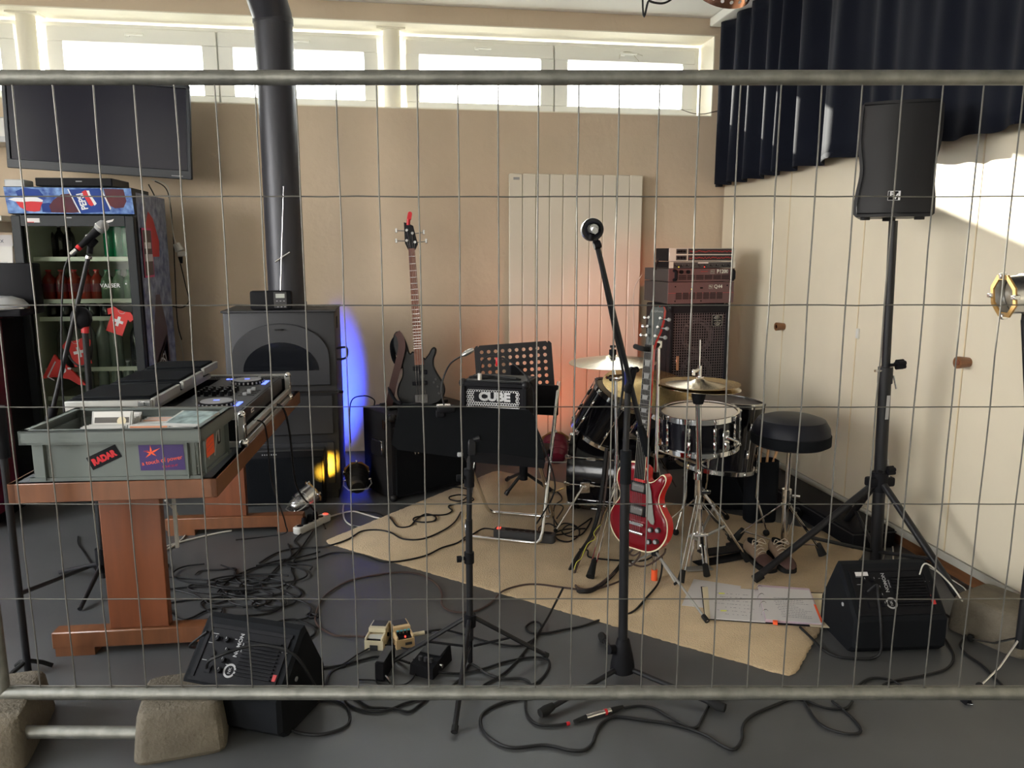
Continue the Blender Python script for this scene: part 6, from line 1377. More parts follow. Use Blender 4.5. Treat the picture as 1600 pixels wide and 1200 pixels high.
B('connector', 'chrome_soft', t).cyl((0.002, -.004, -.05), (.004, -.010, -.085), .0095, n=14).done()
B('clip', 'black', t).cyl((.006, -.03, -.02), (.002, -.004, -.03), .008, n=10).cyl((0, 0, -.038), (0, 0, -.022), .0195, n=16, caps=False).done()
# ================================================================== PA SPEAKER ON TRIPOD (right)
PS = G(1367, 893)
ptop = AY(1396, 345, PS.y)
t = thing('speaker_stand', 'black tripod speaker stand by the cupboard carrying the loudspeaker', 'speaker stand', (PS.x, PS.y, 0))
ax = (ptop - PS).normalized(); L = (ptop - PS).length
zj = (AY(1377, 752, PS.y) - PS).length
B('lower_tube', 'black_metal', t, True).cyl(PS + ax * .015, PS + ax * (AY(1390, 575, PS.y).z), .027, n=22).done()
B('upper_tube', 'black_metal', t, True).cyl(PS + ax * .85, ptop, .0185, n=18).done()
B('foot_cap', 'rubber', t).cyl((0, 0, 0), (0, 0, .035), .031, n=18).done()
B('hub', 'black', t, True).cyl(PS + ax * (zj - .045), PS + ax * (zj + .045), .036, n=18).box(PS + ax * zj, (.13, .05, .045), bev=.01).done()
kz = AY(1383, 735, PS.y).z
for px, py, rr in ((1391, 736, .020), (1407, 570, .021)):
    b = B('clamp_knob', 'black', t, True); c = AY(px - 6, py, PS.y - .02); e = AY(px + 5, py - 1, PS.y - .02)
    b.cyl(c - Vector((.04, 0, 0)), c, .007, n=10)
    for i in range(5): b.cyl(c + Vector((0, rr * .62 * math.cos(i * 1.2566), rr * .62 * math.sin(i * 1.2566))), e + Vector((0, rr * .62 * math.cos(i * 1.2566), rr * .62 * math.sin(i * 1.2566))), rr * .5, n=10)
    b.cyl(c, e, rr * .8, n=12).done()
z_ = AY(1388, 585, PS.y).z
B('collar', 'black_metal', t, True).cyl(PS + ax * (z_ - .04), PS + ax * (z_ + .035), .032, n=18).done()
B('lock_pin', 'chrome_soft', t, True).cyl(PS + ax * z_ + Vector((.02, -.03, -.0)), PS + ax * z_ + Vector((.035, -.035, -.06)), .004, n=8).cyl(PS + ax * z_ + Vector((-.06, -.01, .02)), PS + ax * z_ + Vector((-.02, -.01, .02)), .006, n=8).done()
B('tube_label', 'grey_print', t, True).box(PS + ax * .80 + Vector((.002, -.0265, 0)), (.016, .002, .11), None).done()
def tri(q, r0=.016):
    f = q - PS; a = PS + ax * (zj - .01); B('leg', 'black_metal', t, True).tube([a + Vector((f.x, f.y, 0)).normalized() * .03, q + Vector((0, 0, .016))], r0, 12).done()
    B('leg_foot', 'rubber', t, True).tube([q * .94 + a * .06 + Vector((0, 0, .01)), q + Vector((0, 0, .016))], r0 + .004, 12).done()
    B('strut', 'black_metal', t, True).tube([PS + ax * .10, a * .45 + q * .55], .009, 8).done()
for q in (G(1178, 914) + Vector((0, 0, RZ)), G(1528, 984), Vector((2.36, 3.66, 0))): tri(q)
sp = AY(1400, 252, 3.06)
ZB_, ZH = AY(1397, 340, 3.02).z + .005, .470
t = thing('loudspeaker', 'black curved loudspeaker with a white square logo on the tripod', 'loudspeaker', M=T(AY(1398, 252, 3.02).x + .018, 3.02, ZB_) @ Rz(-27))
def wv(f): return .157 - .020 * math.exp(-((f - .40) / .19) ** 2) + .006 * math.sin(pi * f) - .006 * (f > .97)
n_ = 22
def ring(f, wx, y0, y1, bow):
    w = wv(f) * wx; return [(-w, y0, f * ZH), (-w * .8, y0 - bow * .36, f * ZH), (-w * .4, y0 - bow * .84, f * ZH), (0, y0 - bow, f * ZH), (w * .4, y0 - bow * .84, f * ZH), (w * .8, y0 - bow * .36, f * ZH), (w, y0, f * ZH), (w * .72, y1, f * ZH), (-w * .72, y1, f * ZH)]
lay = [ring(i / n_, 1, .035, .30, .02) for i in range(n_ + 1)]
lay = [[(x * .93, y, z_ - .0) for x, y, z_ in lay[0]]] + [[(x, y, z_ + .012) for x, y, z_ in lay[0]]] + lay[1:-1] + [[(x, y, z_ - .012) for x, y, z_ in lay[-1]], [(x * .93, y, z_) for x, y, z_ in lay[-1]]]
B('enclosure', 'black_metal', t).loft(lay).done(30)
gl = [ring(.035 + .93 * i / n_, .90, .026, .05, .022) for i in range(n_ + 1)]
B('front_grille', 'black_metal', t).loft(gl).done(30)
def gout(k, off):
    f = [.03 + .94 * i / n_ for i in range(n_ + 1)]
    return [(-wv(q) * k, .022 - off, q * ZH) for q in f] + [(wv(q) * k, .022 - off, q * ZH) for q in reversed(f)]
B('grille_seam', 'black', t).tube(gout(.915, 0.004), .0028, 6, closed=True).done()
B('foot', 'rubber', t).cyl((-.105, .06, -.012), (-.105, .06, .004), .02, n=12).cyl((.105, .06, -.012), (.105, .06, .004), .02, n=12).cyl((0, .15, -.014), (0, .15, .01), .026, n=14).done()
lg = B('logo_plate', 'black', t).box((-.008, .0008, .085), (.044, .003, .038)).use('sign_white').box((-.008, -.001, .1035), (.044, .002, .0012)).box((-.008, -.001, .0665), (.044, .002, .0012)).box((-.030, -.001, .085), (.0012, .002, .038)).done()
B('logo_bar', 'sign_white', lg).box((.013, -.001, .085), (.008, .002, .038)).done()
text('E', .030, 'sign_white', lg, T(-.016, -.0012, .090) @ FRONT, bold=.0012); text('V', .030, 'sign_white', lg, T(-.001, -.0012, .081) @ FRONT, bold=.0012)
cord('speaker_lead', [PS + ax * .55 + Vector((.035, .0, 0)), PS + ax * .4 + Vector((.045, -.01, 0)), PS + Vector((.04, -.0, .1)), PS + Vector((.05, .02, .012)), PS + Vector((.02, -.15, .006)), G(1405, 905)], .004, 'cable_white', 'pale lead running down the right tripod tube')

# ================================================================== FLOOR MONITORS
def wedge(label, M, w=.40, cable_=True):
    t = thing('floor_monitor', label, 'floor monitor', M=M)
    # profile (y, z): lower face towards the viewer, sloping control side above it, grille at the back
    pr = [(.03, 0), (0, .03), (0, .135), (.155, .298), (.18, .302), (.28, .12), (.28, .02), (.26, 0)]
    n = 7; lay = []
    for i in range(n):
        f = i / (n - 1); x = (f - .5) * w; s = 1 - (.10 if i in (0, n - 1) else .0)
        cy, cz = .14, .13; lay.append([(x, cy + (y - cy) * s, cz + (z_ - cz) * s if z_ > .03 else z_) for y, z_ in pr])
    lay[1] = [(x - (w / 6) * .82, y, z_) for x, y, z_ in lay[1]]; lay[-2] = [(x + (w / 6) * .82, y, z_) for x, y, z_ in lay[-2]]
    B('enclosure', 'black_matte', t).loft(lay).done(30)
    u = Vector((0, .155, .163)).normalized(); nn = Vector((0, -u.z, u.y)); PM = T(Vector((0, .0775, .2165)) + nn * .0005) @ Matrix((Vector((1, 0, 0)), u, nn)).transposed().to_4x4()
    b = B('panel_frame', 'black', t); pw, ph = w * .80, .170
    b.box((0, ph / 2, 0), (pw + .02, .012, .010), PM).box((0, -ph / 2, 0), (pw + .02, .012, .010), PM).box((-pw / 2, 0, 0), (.012, ph, .010), PM).box((pw / 2, 0, 0), (.012, ph, .010), PM).done()
    p = B('control_panel', 'black', t).box((0, 0, 0), (pw - .01, ph - .01, .003), PM).done()
    h = B('heat_sink', 'black', t)
    for k in range(11): h.box((.065, -.055 + k * .011, .006), (.13, .004, .010), PM)
    h.done()
    for (x, y) in ((-.105, .045), (-.068, .045), (-.055, .012), (-.055, -.018), (-.055, -.05)): k = B('control_knob', 'black', t).cyl(PM @ Vector((x, y, 0)), PM @ Vector((x, y, .016)), .0085, n=14).done(); B('knob_line', 'grey_print', k).box((x, y + .004, .0163), (.0015, .007, .001), PM).done()
    B('socket', 'black', t).cyl(PM @ Vector((-.105, -.002, 0)), PM @ Vector((-.105, -.002, .006)), .011, n=14).box((-.10, -.05, .003), (.024, .024, .006), PM).done()
    m_ = B('marking', 'grey_print', t)
    for (x, y, a, c) in ((-.125, .03, .02, .0015), (-.125, -.025, .018, .0015), (-.04, .052, .008, .0015), (-.04, -.028, .008, .0015), (-.12, .06, .022, .0015), (.145, .035, .02, .0015)): m_.box((x, y, .002), (a, c, .001), PM)
    m_.done()
    text('NOMON', .019, 'grey_print', t, PM @ T(-.022, .035, .002) @ Rz(90), bold=.0003)
    text('powered', .008, 'grey_print', t, PM @ T(-.008, .030, .002) @ Rz(90))
    e = B('emblem', 'grey_print', t); e.add([PM @ Vector((-.022 + r_ * math.cos(2 * pi * i / 28), -.045 + r_ * math.sin(2 * pi * i / 28), .0022)) for r_ in (.0155, .022) for i in range(28)], [(i, (i + 1) % 28, 28 + (i + 1) % 28, 28 + i) for i in range(28)]).done()
    text('NK', .014, 'grey_print', t, PM @ T(-.022, -.045, .002) @ Rz(90))
    B('power_switch', 'led_red_dim', t).box((.142, -.045, .004), (.012, .02, .006), PM).done(); B('lamp', 'led_red_dim', t).cyl(PM @ Vector((.142, -.02, 0)), PM @ Vector((.142, -.02, .004)), .003, n=8).done()
    for s_ in (-1, 1): B('corner_screw', 'grey_plastic', t).cyl((s_ * (w / 2 - .003), .10, .16), (s_ * (w / 2 + .002), .10, .16), .008, n=10).done()
    return t, PM
mr, PMr = wedge('black floor monitor on the right with a white label, beside the papers', T(1.850, 2.43, 0) @ Rz(-5), .365)
B('white_label', 'paper', mr).box((-.105, .072, .0025), (.05, .018, .001), PMr).done()
ml, PMl = wedge('black floor monitor on the left behind the fence foot, turned away', T(-.545, 2.31, 0) @ Rz(-25), .365)
Xr, Xl = ROOT[mr.name], ROOT[ml.name]
cord('monitor_lead', [Xr @ PMr @ Vector((-.105, -.002, .01)), Xr @ PMr @ Vector((-.085, .01, .05)), Xr @ PMr @ Vector((-.095, -.03, .055)), Xr @ Vector((-.10, -.03, .12)), Xr @ Vector((-.11, -.04, .02)), G(1320, 1028, .005), G(1290, 1018, .005), G(1266, 995, .016), G(1250, 980, .016)], .005, 'cable', 'black lead from the right monitor running over the rug edge')
cord('monitor_lead', [Xl @ PMl @ Vector((-.10, -.05, .012)), Xl @ PMl @ Vector((-.05, -.03, .07)), Xl @ PMl @ Vector((.05, .03, .05)), Xl @ PMl @ Vector((.14, .04, .03)), Xl @ Vector((.195, .10, .23)), Xl @ Vector((.225, .17, .08)), G(516, 1052, .006), G(540, 1040, .006)], .005, 'cable', 'black lead arching across the panel of the left monitor')
cord('monitor_lead', [Xl @ PMl @ Vector((-.15, .06, .01)), Xl @ Vector((-.23, .12, .20)), G(308, 1015, .10), G(300, 1040, .03), G(302, 1062, .006), G(330, 1076, .006)], .0045, 'cable', 'black lead with a red band left of the left monitor')
B('red_band', 'red_plastic', ml, True).cyl(G(311, 1018, .10) + Vector((0, 0, .012)), G(311, 1018, .10) + Vector((.012, 0, .022)), .007, n=8).done()
cord('power_lead', [Xr @ PMr @ Vector((.12, .06, .01)), Xr @ PMr @ Vector((.14, .09, .045)), Xr @ Vector((.23, .10, .24)), Xr @ Vector((.28, .08, .17)), G(1497, 930, .012), G(1506, 918, .006), G(1440, 880, .006)], .003, 'cable_white', 'white lead looping out of the right monitor towards the cupboard')
# ================================================================== PEDALS AND ADAPTERS
def pedal(label, M, col, knobs):
    t = thing('effect_pedal', label, 'effect pedal', M=M)
    B('housing', col, t).loft([[(-.036, 0, 0), (.036, 0, 0), (.036, .128, 0), (-.036, .128, 0)], [(-.036, .002, .036), (.036, .002, .036), (.034, .126, .046), (-.034, .126, .046)]]).done()
    B('side_rail', col, t).box((-.031, .03, .042), (.008, .056, .012), bev=.002).box((.031, .03, .042), (.008, .056, .012), bev=.002).done()
    B('pedal_plate', col, t).loft([[(-.033, .052, .046), (.033, .052, .046), (.033, .126, .046), (-.033, .126, .046)], [(-.033, .054, .062), (.033, .054, .062), (.033, .126, .058), (-.033, .126, .058)]]).done()
    B('rubber_pad', 'dark_grey', t).loft([[(-.028, .074, .0612), (.028, .074, .0612), (.028, .121, .0588), (-.028, .121, .0588)], [(-.028, .074, .0632), (.028, .074, .0632), (.028, .121, .0608), (-.028, .121, .0608)]]).done()
    B('control_well', 'black', t).box((0, .028, .0375), (.054, .044, .004)).done()
    if knobs:
        for k in range(4): q = B('control_knob', 'black', t).cyl((-.021 + k * .014, .034, .038), (-.021 + k * .014, .034, .056), .0056, n=12).done(); B('knob_cap', 'teal', q).cyl((-.021 + k * .014, .034, .056), (-.021 + k * .014, .034, .059), .0056, n=12).done()
        B('lamp', 'led_red', t).cyl((.002, .012, .039), (.002, .012, .045), .0028, n=8).done()
        B('name_mark', 'dark_grey', t).box((.012, -.0005, .018), (.026, .002, .010)).done()
    else:
        B('clear_cover', 'cd_clear', t).box((0, .026, .042), (.052, .030, .003)).done(); B('battery_cut', 'dark_grey', t).box((0, -.0005, .010), (.03, .003, .020)).done()
    for s_ in (-1, 1): B('jack_socket', 'black', t).cyl((s_ * .034, .075, .028), (s_ * .040, .075, .028), .008, n=10).done()
    return t
p1 = G(584, 1016); p2 = G(634, 1013)
pedal('cream effect pedal with a clear cover, left one of the two pale pedals', T(p1) @ Rz(-14), 'pedal_cream', False)
pedal('tan effect pedal with four blue-topped knobs, right one of the two pale pedals', T(p2) @ Rz(13), 'pedal_tan', True)
# volume/black pedal and the black adapter
pv = G(658, 1058)
t = thing('effect_pedal', 'black effect pedal lying under the leg of the front music stand', 'effect pedal', M=T(pv) @ Rz(-32))
B('housing', 'black', t).loft([[(-.048, 0, 0), (.048, 0, 0), (.048, .145, 0), (-.048, .145, 0)], [(-.046, .004, .040), (.046, .004, .040), (.044, .143, .062), (-.044, .143, .062)]]).done()
B('tread', 'dark_grey', t).loft([[(-.040, .07, .052), (.040, .07, .052), (.040, .138, .063), (-.040, .138, .063)], [(-.040, .07, .056), (.040, .07, .056), (.040, .138, .067), (-.040, .138, .067)]]).done()
for k in range(3): B('control_knob', 'dark_grey', t).cyl((-.022 + k * .022, .035, .040), (-.022 + k * .022, .035, .058), .007, n=12).done()
B('jack_plug', 'chrome', t).cyl((.046, .05, .030), (.060, .05, .030), .007, n=10).done()
pa = G(594, 1064)
t = thing('power_adapter', 'black block power adapter standing on its side left of the black pedal', 'adapter', M=T(pa) @ Rz(-18))
B('block', 'black', t).box((0, .06, .036), (.034, .13, .070), bev=.004).done(); B('plug_pin', 'chrome', t).cyl((.020, .0, .02), (.046, -.02, .006), .005, n=8).done(); B('label', 'dark_grey', t).box((0, .06, .0712), (.028, .11, .001)).done()
t = thing('jack_plug', 'pale jack plug between the tan pedal and the music stand leg', 'plug', M=T(G(652, 991, .028)))
B('barrel', 'cream', t).cyl((-.015, 0, 0), (.028, .006, .002), .008, n=12).done(); B('boot', 'cable', t).cyl((.028, .006, .002), (.055, .008, .002), .006, n=10).done()
# ================================================================== POWER STRIPS
def strip(label, a, b_, w, h, m, n, lamp_end, sock='black', mid=True):
    a, b_ = Vector(a), Vector(b_); d = b_ - a; L = d.length; ang = math.degrees(math.atan2(d.y, d.x))
    t = thing('power_strip', label, 'power strip', M=T(a) @ Rz(ang))
    B('housing', m, t).prism(rrect(L, w, w * .35, 4, L / 2, 0), 0, h, ch=.006).done()
    for k in range(n): x = L * (.18 + .76 * (k + .5) / n); B('socket', sock, t).cyl((x, 0, h - .002), (x, 0, h + .0015), w * .33, n=14).done()
    x = L * .08; B('switch', 'led_red', t).box((x, 0, h + .001), (.018, w * .45, .005), bev=.001).done(); return t
strip('black power strip with a red switch lying on the rug under the chair', G(772, 838, RZ), G(868, 848, RZ), .056, .048, 'dark_grey', 7, 0)
ws = strip('white power strip with black plugs and a red switch beside the floor lamp', G(513, 812), G(462, 836), .055, .040, 'white_plastic', 5, 0)
Lw = (G(513, 812) - G(462, 836)).length
for k in range(3): B('inserted_plug', 'black', ws).cyl((Lw * (.40 + .17 * k), 0, .040), (Lw * (.40 + .17 * k), .0, .078), .018, .013, 10).done()
# ================================================================== BLACK BOX under the table, papers
t = thing('subwoofer', 'low flat black cabinet leaning against the stove behind the table leg', 'speaker cabinet', M=T(-.668, 4.55, 0) @ Rz(-1))
B('cabinet', 'black', t).box((0, .035, .168), (.465, .06, .33), bev=.008).done(); B('grille', 'black_cloth', t).box((0, .002, .155), (.44, .012, .28), bev=.004).done()
B('top_rim', 'dark_grey', t).box((0, .035, .335), (.47, .06, .008), bev=.002).done()
for k in range(7): B('letter_dot', 'grey_print', t).box((-.12 + k * .013, .0045, .314), (.006, .001, .007)).done()
# papers
def sheet(label, pts, m, z_, name='sheet_of_paper', curl=0.0):
    o = B(name, m); q = [G(px, py, z_) for px, py in pts]; o.loft([[(v.x, v.y, z_) for v in q], [(v.x, v.y, z_ + .0012) for v in q]]); return tag(o.done(), label, 'paper')
sheet('plain paper sheet half under the open ring binder', [(1084, 905), (1158, 916), (1150, 955), (1065, 946)], 'paper', RZ + .001)
bz = RZ + .003; BO = G(1184, 957, bz); BXv = (G(1262, 972, bz) - G(1110, 966, bz)); ba = math.degrees(math.atan2(BXv.y, BXv.x))
t = thing('ring_binder', 'open ring binder with handwritten and printed pages lying on the rug', 'binder', (BO.x, BO.y, bz), 0)
def flat(name, pts, m, z0, z1, par):
    o = B(name, m, par, True); q0 = [G(px, py, z0) for px, py in pts]; return o.loft([[(v.x, v.y, z0) for v in q0], [(v.x, v.y, z1) for v in q0]]).done()
cv = flat('cover', [(1095, 917), (1290, 927), (1307, 982), (1101, 968)], 'black', bz, bz + .002, t)
flat('cover_board', [(1097, 917.5), (1106, 917), (1110, 967), (1102, 967.5)], 'cream', bz + .002, bz + .003, t)
lp_ = flat('left_page', [(1106, 917), (1186, 923), (1196, 973), (1110, 967)], 'paper', bz + .002, bz + .006, t)
flat('backing_sheet', [(1245, 927), (1298, 928), (1307, 982), (1266, 979)], 'cream', bz + .002, bz + .004, t)
st_ = flat('page_stack', [(1184, 918), (1264, 924), (1286, 977), (1196, 972)], 'paper_lilac', bz + .002, bz + .016, t)
rp = flat('right_page', [(1184, 917), (1264, 923), (1285, 975), (1197, 968)], 'paper', bz + .016, bz + .018, t)
random.seed(11)
def lines(par, name, x0, y0, x1, y1, xb0, yb0, xb1, yb1, n, z_, m='ink', hand=False):
    b = B(name, m, par, True)
    for i in range(n):
        f = (i + .5) / n; a0, a1 = x0 + (xb0 - x0) * f, y0 + (yb0 - y0) * f; c0, c1 = x1 + (xb1 - x1) * f, y1 + (yb1 - y1) * f
        s = random.uniform(0, .25 if hand else .08); e = random.uniform(.55, 1); k = s
        while k < e:
            l = random.uniform(.02, .07); k2 = min(e, k + l); p = lambda u, dy: G(a0 + (c0 - a0) * u, a1 + (c1 - a1) * u + dy, z_)
            b.add([p(k, 0), p(k2, 0), p(k2, .55), p(k, .55)], [(0, 1, 2, 3)]); k = k2 + random.uniform(.008, .03 if not hand else .09)
    b.done()
lines(lp_, 'handwriting', 1112, 923, 1182, 928, 1118, 960, 1188, 966, 7, bz + .0063, hand=True)
lines(rp, 'printed_text', 1205, 932, 1262, 935, 1222, 964, 1276, 968, 12, bz + .0183)
for (px, py) in ((1127, 927), (1130, 954)):
    b = B('yellow_marker', 'neon_yellow', lp_, True); q = [G(px + dx, py + dy, bz + .0066) for dx, dy in ((-4, -1), (5, -.6), (5.5, 1.2), (-4, 1))]; b.add(q, [(0, 1, 2, 3)]).done()
b = B('orange_marker', 'neon_orange', rp, True); q = [G(px, py, bz + .0186) for px, py in ((1271, 944), (1275, 945), (1286, 972), (1283, 973))]; b.add(q, [(0, 1, 2, 3)]).done()
flat('orange_tab', [(1207, 970), (1214, 970.5), (1215, 977), (1208, 976)], 'neon_orange', bz + .004, bz + .017, t)
for k in range(4): f = k / 3; p = G(1186 + 9 * f, 924 + 38 * f, bz); B('ring', 'steel', t, True).tube([p + Vector((.018 * math.cos(a), .004 * math.cos(a), .006 + .022 * math.sin(a))) for a in [pi * i / 8 for i in range(9)]], .0014, 5).done()
# ================================================================== CABLES ON THE FLOOR
def fl(pts, z_=.006): return [G(p[0], p[1], p[2] if len(p) > 2 else z_) for p in pts]
def cab(label, pts, r=.0042, m='cable', z_=.006, name='cable'): return cord(name, fl(pts, z_), r, m, label)
zr = RZ + .005
cab('black cable curving along the bottom past the front microphone stand', [(1240, 1090), (1205, 1104), (1175, 1118), (1161, 1134), (1159, 1156), (1146, 1171), (1125, 1163), (1105, 1150), (1074, 1138), (1040, 1130), (1010, 1126), (975, 1121), (955, 1121), (938, 1132), (930, 1148), (925, 1162), (912, 1172), (890, 1172), (865, 1166), (845, 1164), (800, 1168), (772, 1158), (754, 1140), (751, 1122), (760, 1110), (785, 1098), (820, 1090), (850, 1082)], .005)
cab('black cable running from under the bottom rail to the silver connector', [(822, 1088), (822, 1110), (830, 1125), (845, 1133), (870, 1133), (885, 1131)], .0045)
cab('black cable leaving the silver connector towards the right', [(975, 1106), (1000, 1103), (1023, 1107), (1045, 1120), (1065, 1131), (1078, 1137), (1090, 1135), (1098, 1120), (1110, 1100), (1125, 1091), (1160, 1090)], .0045)
cab('black cable swinging along the floor at the bottom right', [(1240, 1092), (1262, 1096), (1290, 1106), (1320, 1107), (1332, 1096)], .0045)
cab('long black cable sweeping from the rug to the bottom right corner', [(1300, 1095), (1330, 1120), (1345, 1142), (1320, 1146), (1280, 1130), (1255, 1092)], .0045)
cab('black cable in a wide oval below the bottom rail, left of the middle', [(500, 1095), (520, 1095), (540, 1103), (547, 1120), (540, 1135), (510, 1146), (480, 1147), (455, 1140), (447, 1128), (460, 1113), (490, 1100), (505, 1092)], .005)
cab('twin black cable drooping under the bottom rail below the pedals', [(545, 1078), (540, 1096), (560, 1108), (585, 1112), (605, 1110), (630, 1100), (655, 1092), (680, 1080)], .0045)
cab('second black cable drooping under the bottom rail below the pedals', [(552, 1088), (575, 1104), (600, 1106), (620, 1108), (640, 1112), (655, 1102), (670, 1090)], .0045)
cab('brown cable sweeping across the grey floor from the pedals to the rug', [(570, 995, .03), (556, 994, .012), (525, 993), (505, 984), (494, 973), (494, 958), (505, 934), (525, 918), (550, 906), (590, 898), (630, 894), (660, 899), (682, 913), (690, 928), (690, 943), (700, 953), (718, 957), (745, 954), (768, 941), (785, 924, zr), (812, 915, zr), (840, 913, zr), (880, 918, zr), (920, 922, zr), (950, 915, zr), (975, 905, zr)], .0045, 'cable_brown')
cab('black velcro-tied end of the brown cable beside the left monitor', [(497, 963), (487, 965), (480, 962), (485, 959), (496, 961)], .006)
cab('black cable from the tan pedal winding to a small loop at the rug edge', [(662, 988, .03), (690, 984, .02), (720, 990), (760, 1002), (790, 1008), (815, 1008), (835, 998), (845, 985), (843, 974), (832, 972), (822, 980), (830, 989), (855, 989), (880, 984), (910, 978), (940, 968), (970, 963), (990, 955, zr), (1006, 940, zr)], .0045)
cab('straight taut black cable leading down from the drums past the rug corner', [(880, 918, .10), (870, 938, .06), (850, 975, .02), (820, 1018), (790, 1050), (760, 1068), (745, 1078)], .0045)
cab('black cable hooked round the foot of the front music stand', [(680, 1050), (720, 1052), (755, 1045), (790, 1034), (830, 1027), (855, 1030), (858, 1042), (848, 1058), (832, 1070), (825, 1064), (812, 1060), (785, 1060), (760, 1052), (735, 1038), (720, 1060), (705, 1073)], .0045)
cab('black cable from the left monitor to the adapter by the pedals', [(500, 1045), (540, 1038), (570, 1030), (590, 1026), (620, 1030), (640, 1036, .02)], .0045)
cab('thin black cable lying around the pedals', [(495, 1041), (530, 1040), (560, 1022), (585, 1010), (610, 1008), (640, 1014), (660, 1008), (676, 1008)], .003)
cab('thin black cable curling in front of the power adapter', [(560, 1062), (585, 1063), (590, 1068), (605, 1070), (630, 1070), (645, 1060), (650, 1045), (646, 1030)], .003)
cab('black cable behind the left monitor rising in two humps', [(405, 990), (430, 973), (460, 968), (488, 978), (492, 990), (480, 998)], .0045)
cab('second black cable behind the left monitor', [(415, 985), (440, 980), (455, 978), (470, 990), (460, 1000)], .0045)
cab('black cable on the rug below the bass combo, with a ring in it', [(690, 760, zr), (720, 762, zr), (735, 768, zr), (722, 782, zr), (705, 781, zr), (703, 776, zr), (720, 773, zr), (738, 778, zr), (736, 783, zr), (702, 790, zr), (706, 798, zr), (695, 804, zr), (670, 805, zr), (650, 808, zr), (646, 813, zr), (660, 816, zr), (678, 814, zr), (680, 807, zr), (665, 803, zr), (650, 812, zr), (640, 822, zr), (622, 823, zr), (612, 812, zr), (607, 806, zr)], .0042)
cab('black cable waving across the rug in front of the bass combo', [(720, 800, zr), (710, 816, zr), (690, 830, zr), (660, 842, zr), (630, 842, zr), (610, 832, zr), (590, 828, zr), (565, 830, zr), (545, 842, zr), (520, 851, zr), (500, 855), (460, 857), (430, 865), (405, 880)], .0042)
cab('black cable from the music stand pole to the left rug corner', [(728, 838, zr), (715, 848, zr), (690, 856, zr), (665, 868, zr), (630, 876, zr), (605, 878, zr), (590, 876), (560, 866), (520, 864), (490, 873), (440, 880), (400, 884)], .0042)
cab('black lead of the rug power strip running to the music stand pole', [(771, 827, RZ + .025), (755, 826, zr), (740, 834, zr), (725, 844, zr)], .0042)
cab('white flex looping from the white power strip to the rug', [(512, 808, .02), (530, 803), (550, 799), (565, 802), (585, 808), (598, 812), (590, 820), (570, 823), (553, 822), (540, 814), (536, 800), (537, 788)], .0045, 'cable_white')
cab('black cable ring beside the white flex at the rug edge', [(560, 799), (590, 802), (602, 812), (596, 822), (575, 825), (555, 823), (542, 815)], .0042)
cab('white flex lying under the back foot of the table', [(258, 782, .35), (275, 800, .12), (292, 825), (285, 842), (262, 858), (248, 862), (265, 852), (300, 842), (340, 833), (362, 829)], .0045, 'cable_white')
random.seed(21)
for i, (lab, pts) in enumerate((
    ('black cable in the heap under the table, front strand', [(250, 945), (290, 938), (330, 935), (370, 931), (400, 925), (410, 915), (395, 905), (375, 915), (380, 930), (410, 945), (440, 948), (462, 940), (450, 928), (430, 930)]),
    ('black cable in the heap under the table, long strand', [(250, 900), (300, 904), (350, 908), (380, 912), (410, 908), (425, 895), (440, 880), (455, 868), (450, 850)]),
    ('black cable in the heap under the table, back strand', [(305, 898), (315, 892), (345, 890), (368, 888), (366, 897), (372, 908), (395, 915), (430, 910), (455, 915), (470, 925), (465, 932), (440, 922)]),
    ('black cable in the heap under the table, looped end', [(345, 935), (350, 925), (362, 921), (367, 930), (355, 938), (330, 942), (300, 928), (260, 918), (248, 910)]),
    ('black cable curling from the white power strip to the heap', [(475, 830), (460, 845), (468, 856), (455, 870), (430, 890), (420, 905)]),
    ('black cable arching between the white power strip and the heap', [(490, 828), (475, 850), (462, 870), (455, 890), (460, 905), (448, 920)]),
    ('black cable running straight left from the rug corner', [(500, 862), (470, 870), (430, 877), (390, 890), (360, 905), (340, 925)]),
    ('black cable ring left of the heap under the table', [(278, 980), (300, 972), (330, 966), (347, 955), (340, 950), (320, 955), (300, 965), (285, 968), (270, 960), (255, 940)]))):
    cab(lab, pts, .004)
random.seed(77)
for i in range(10):
    cx_, cy_ = random.uniform(285, 420), random.uniform(892, 948); a0 = random.uniform(0, 6.3); rx, ry = random.uniform(28, 62), random.uniform(8, 17); dx_, dy_ = random.uniform(-5, 5), random.uniform(-1.6, 1.6)
    pts = [(min(485, max(240, cx_ + rx * math.cos(a0 + .62 * k) + k * dx_)), min(990, max(868, cy_ + ry * math.sin(a0 + .62 * k) + k * dy_))) for k in range(random.randint(9, 16))]
    cab('black cable loops in the heap under the table, %s extra coil' % ORD[i], pts, .004, z_=.006 + .002 * (i % 4))
t = thing('hardware_case', 'long low black case on the floor along the cupboard behind the drum stool', 'case', (2.36, 4.02, 0), 2)
B('body', 'black', t).box((0, 0, .05), (.24, 1.25, .10), bev=.01).done(); B('lid_edge', 'dark_grey', t).box((0, 0, .085), (.245, 1.255, .006)).done()
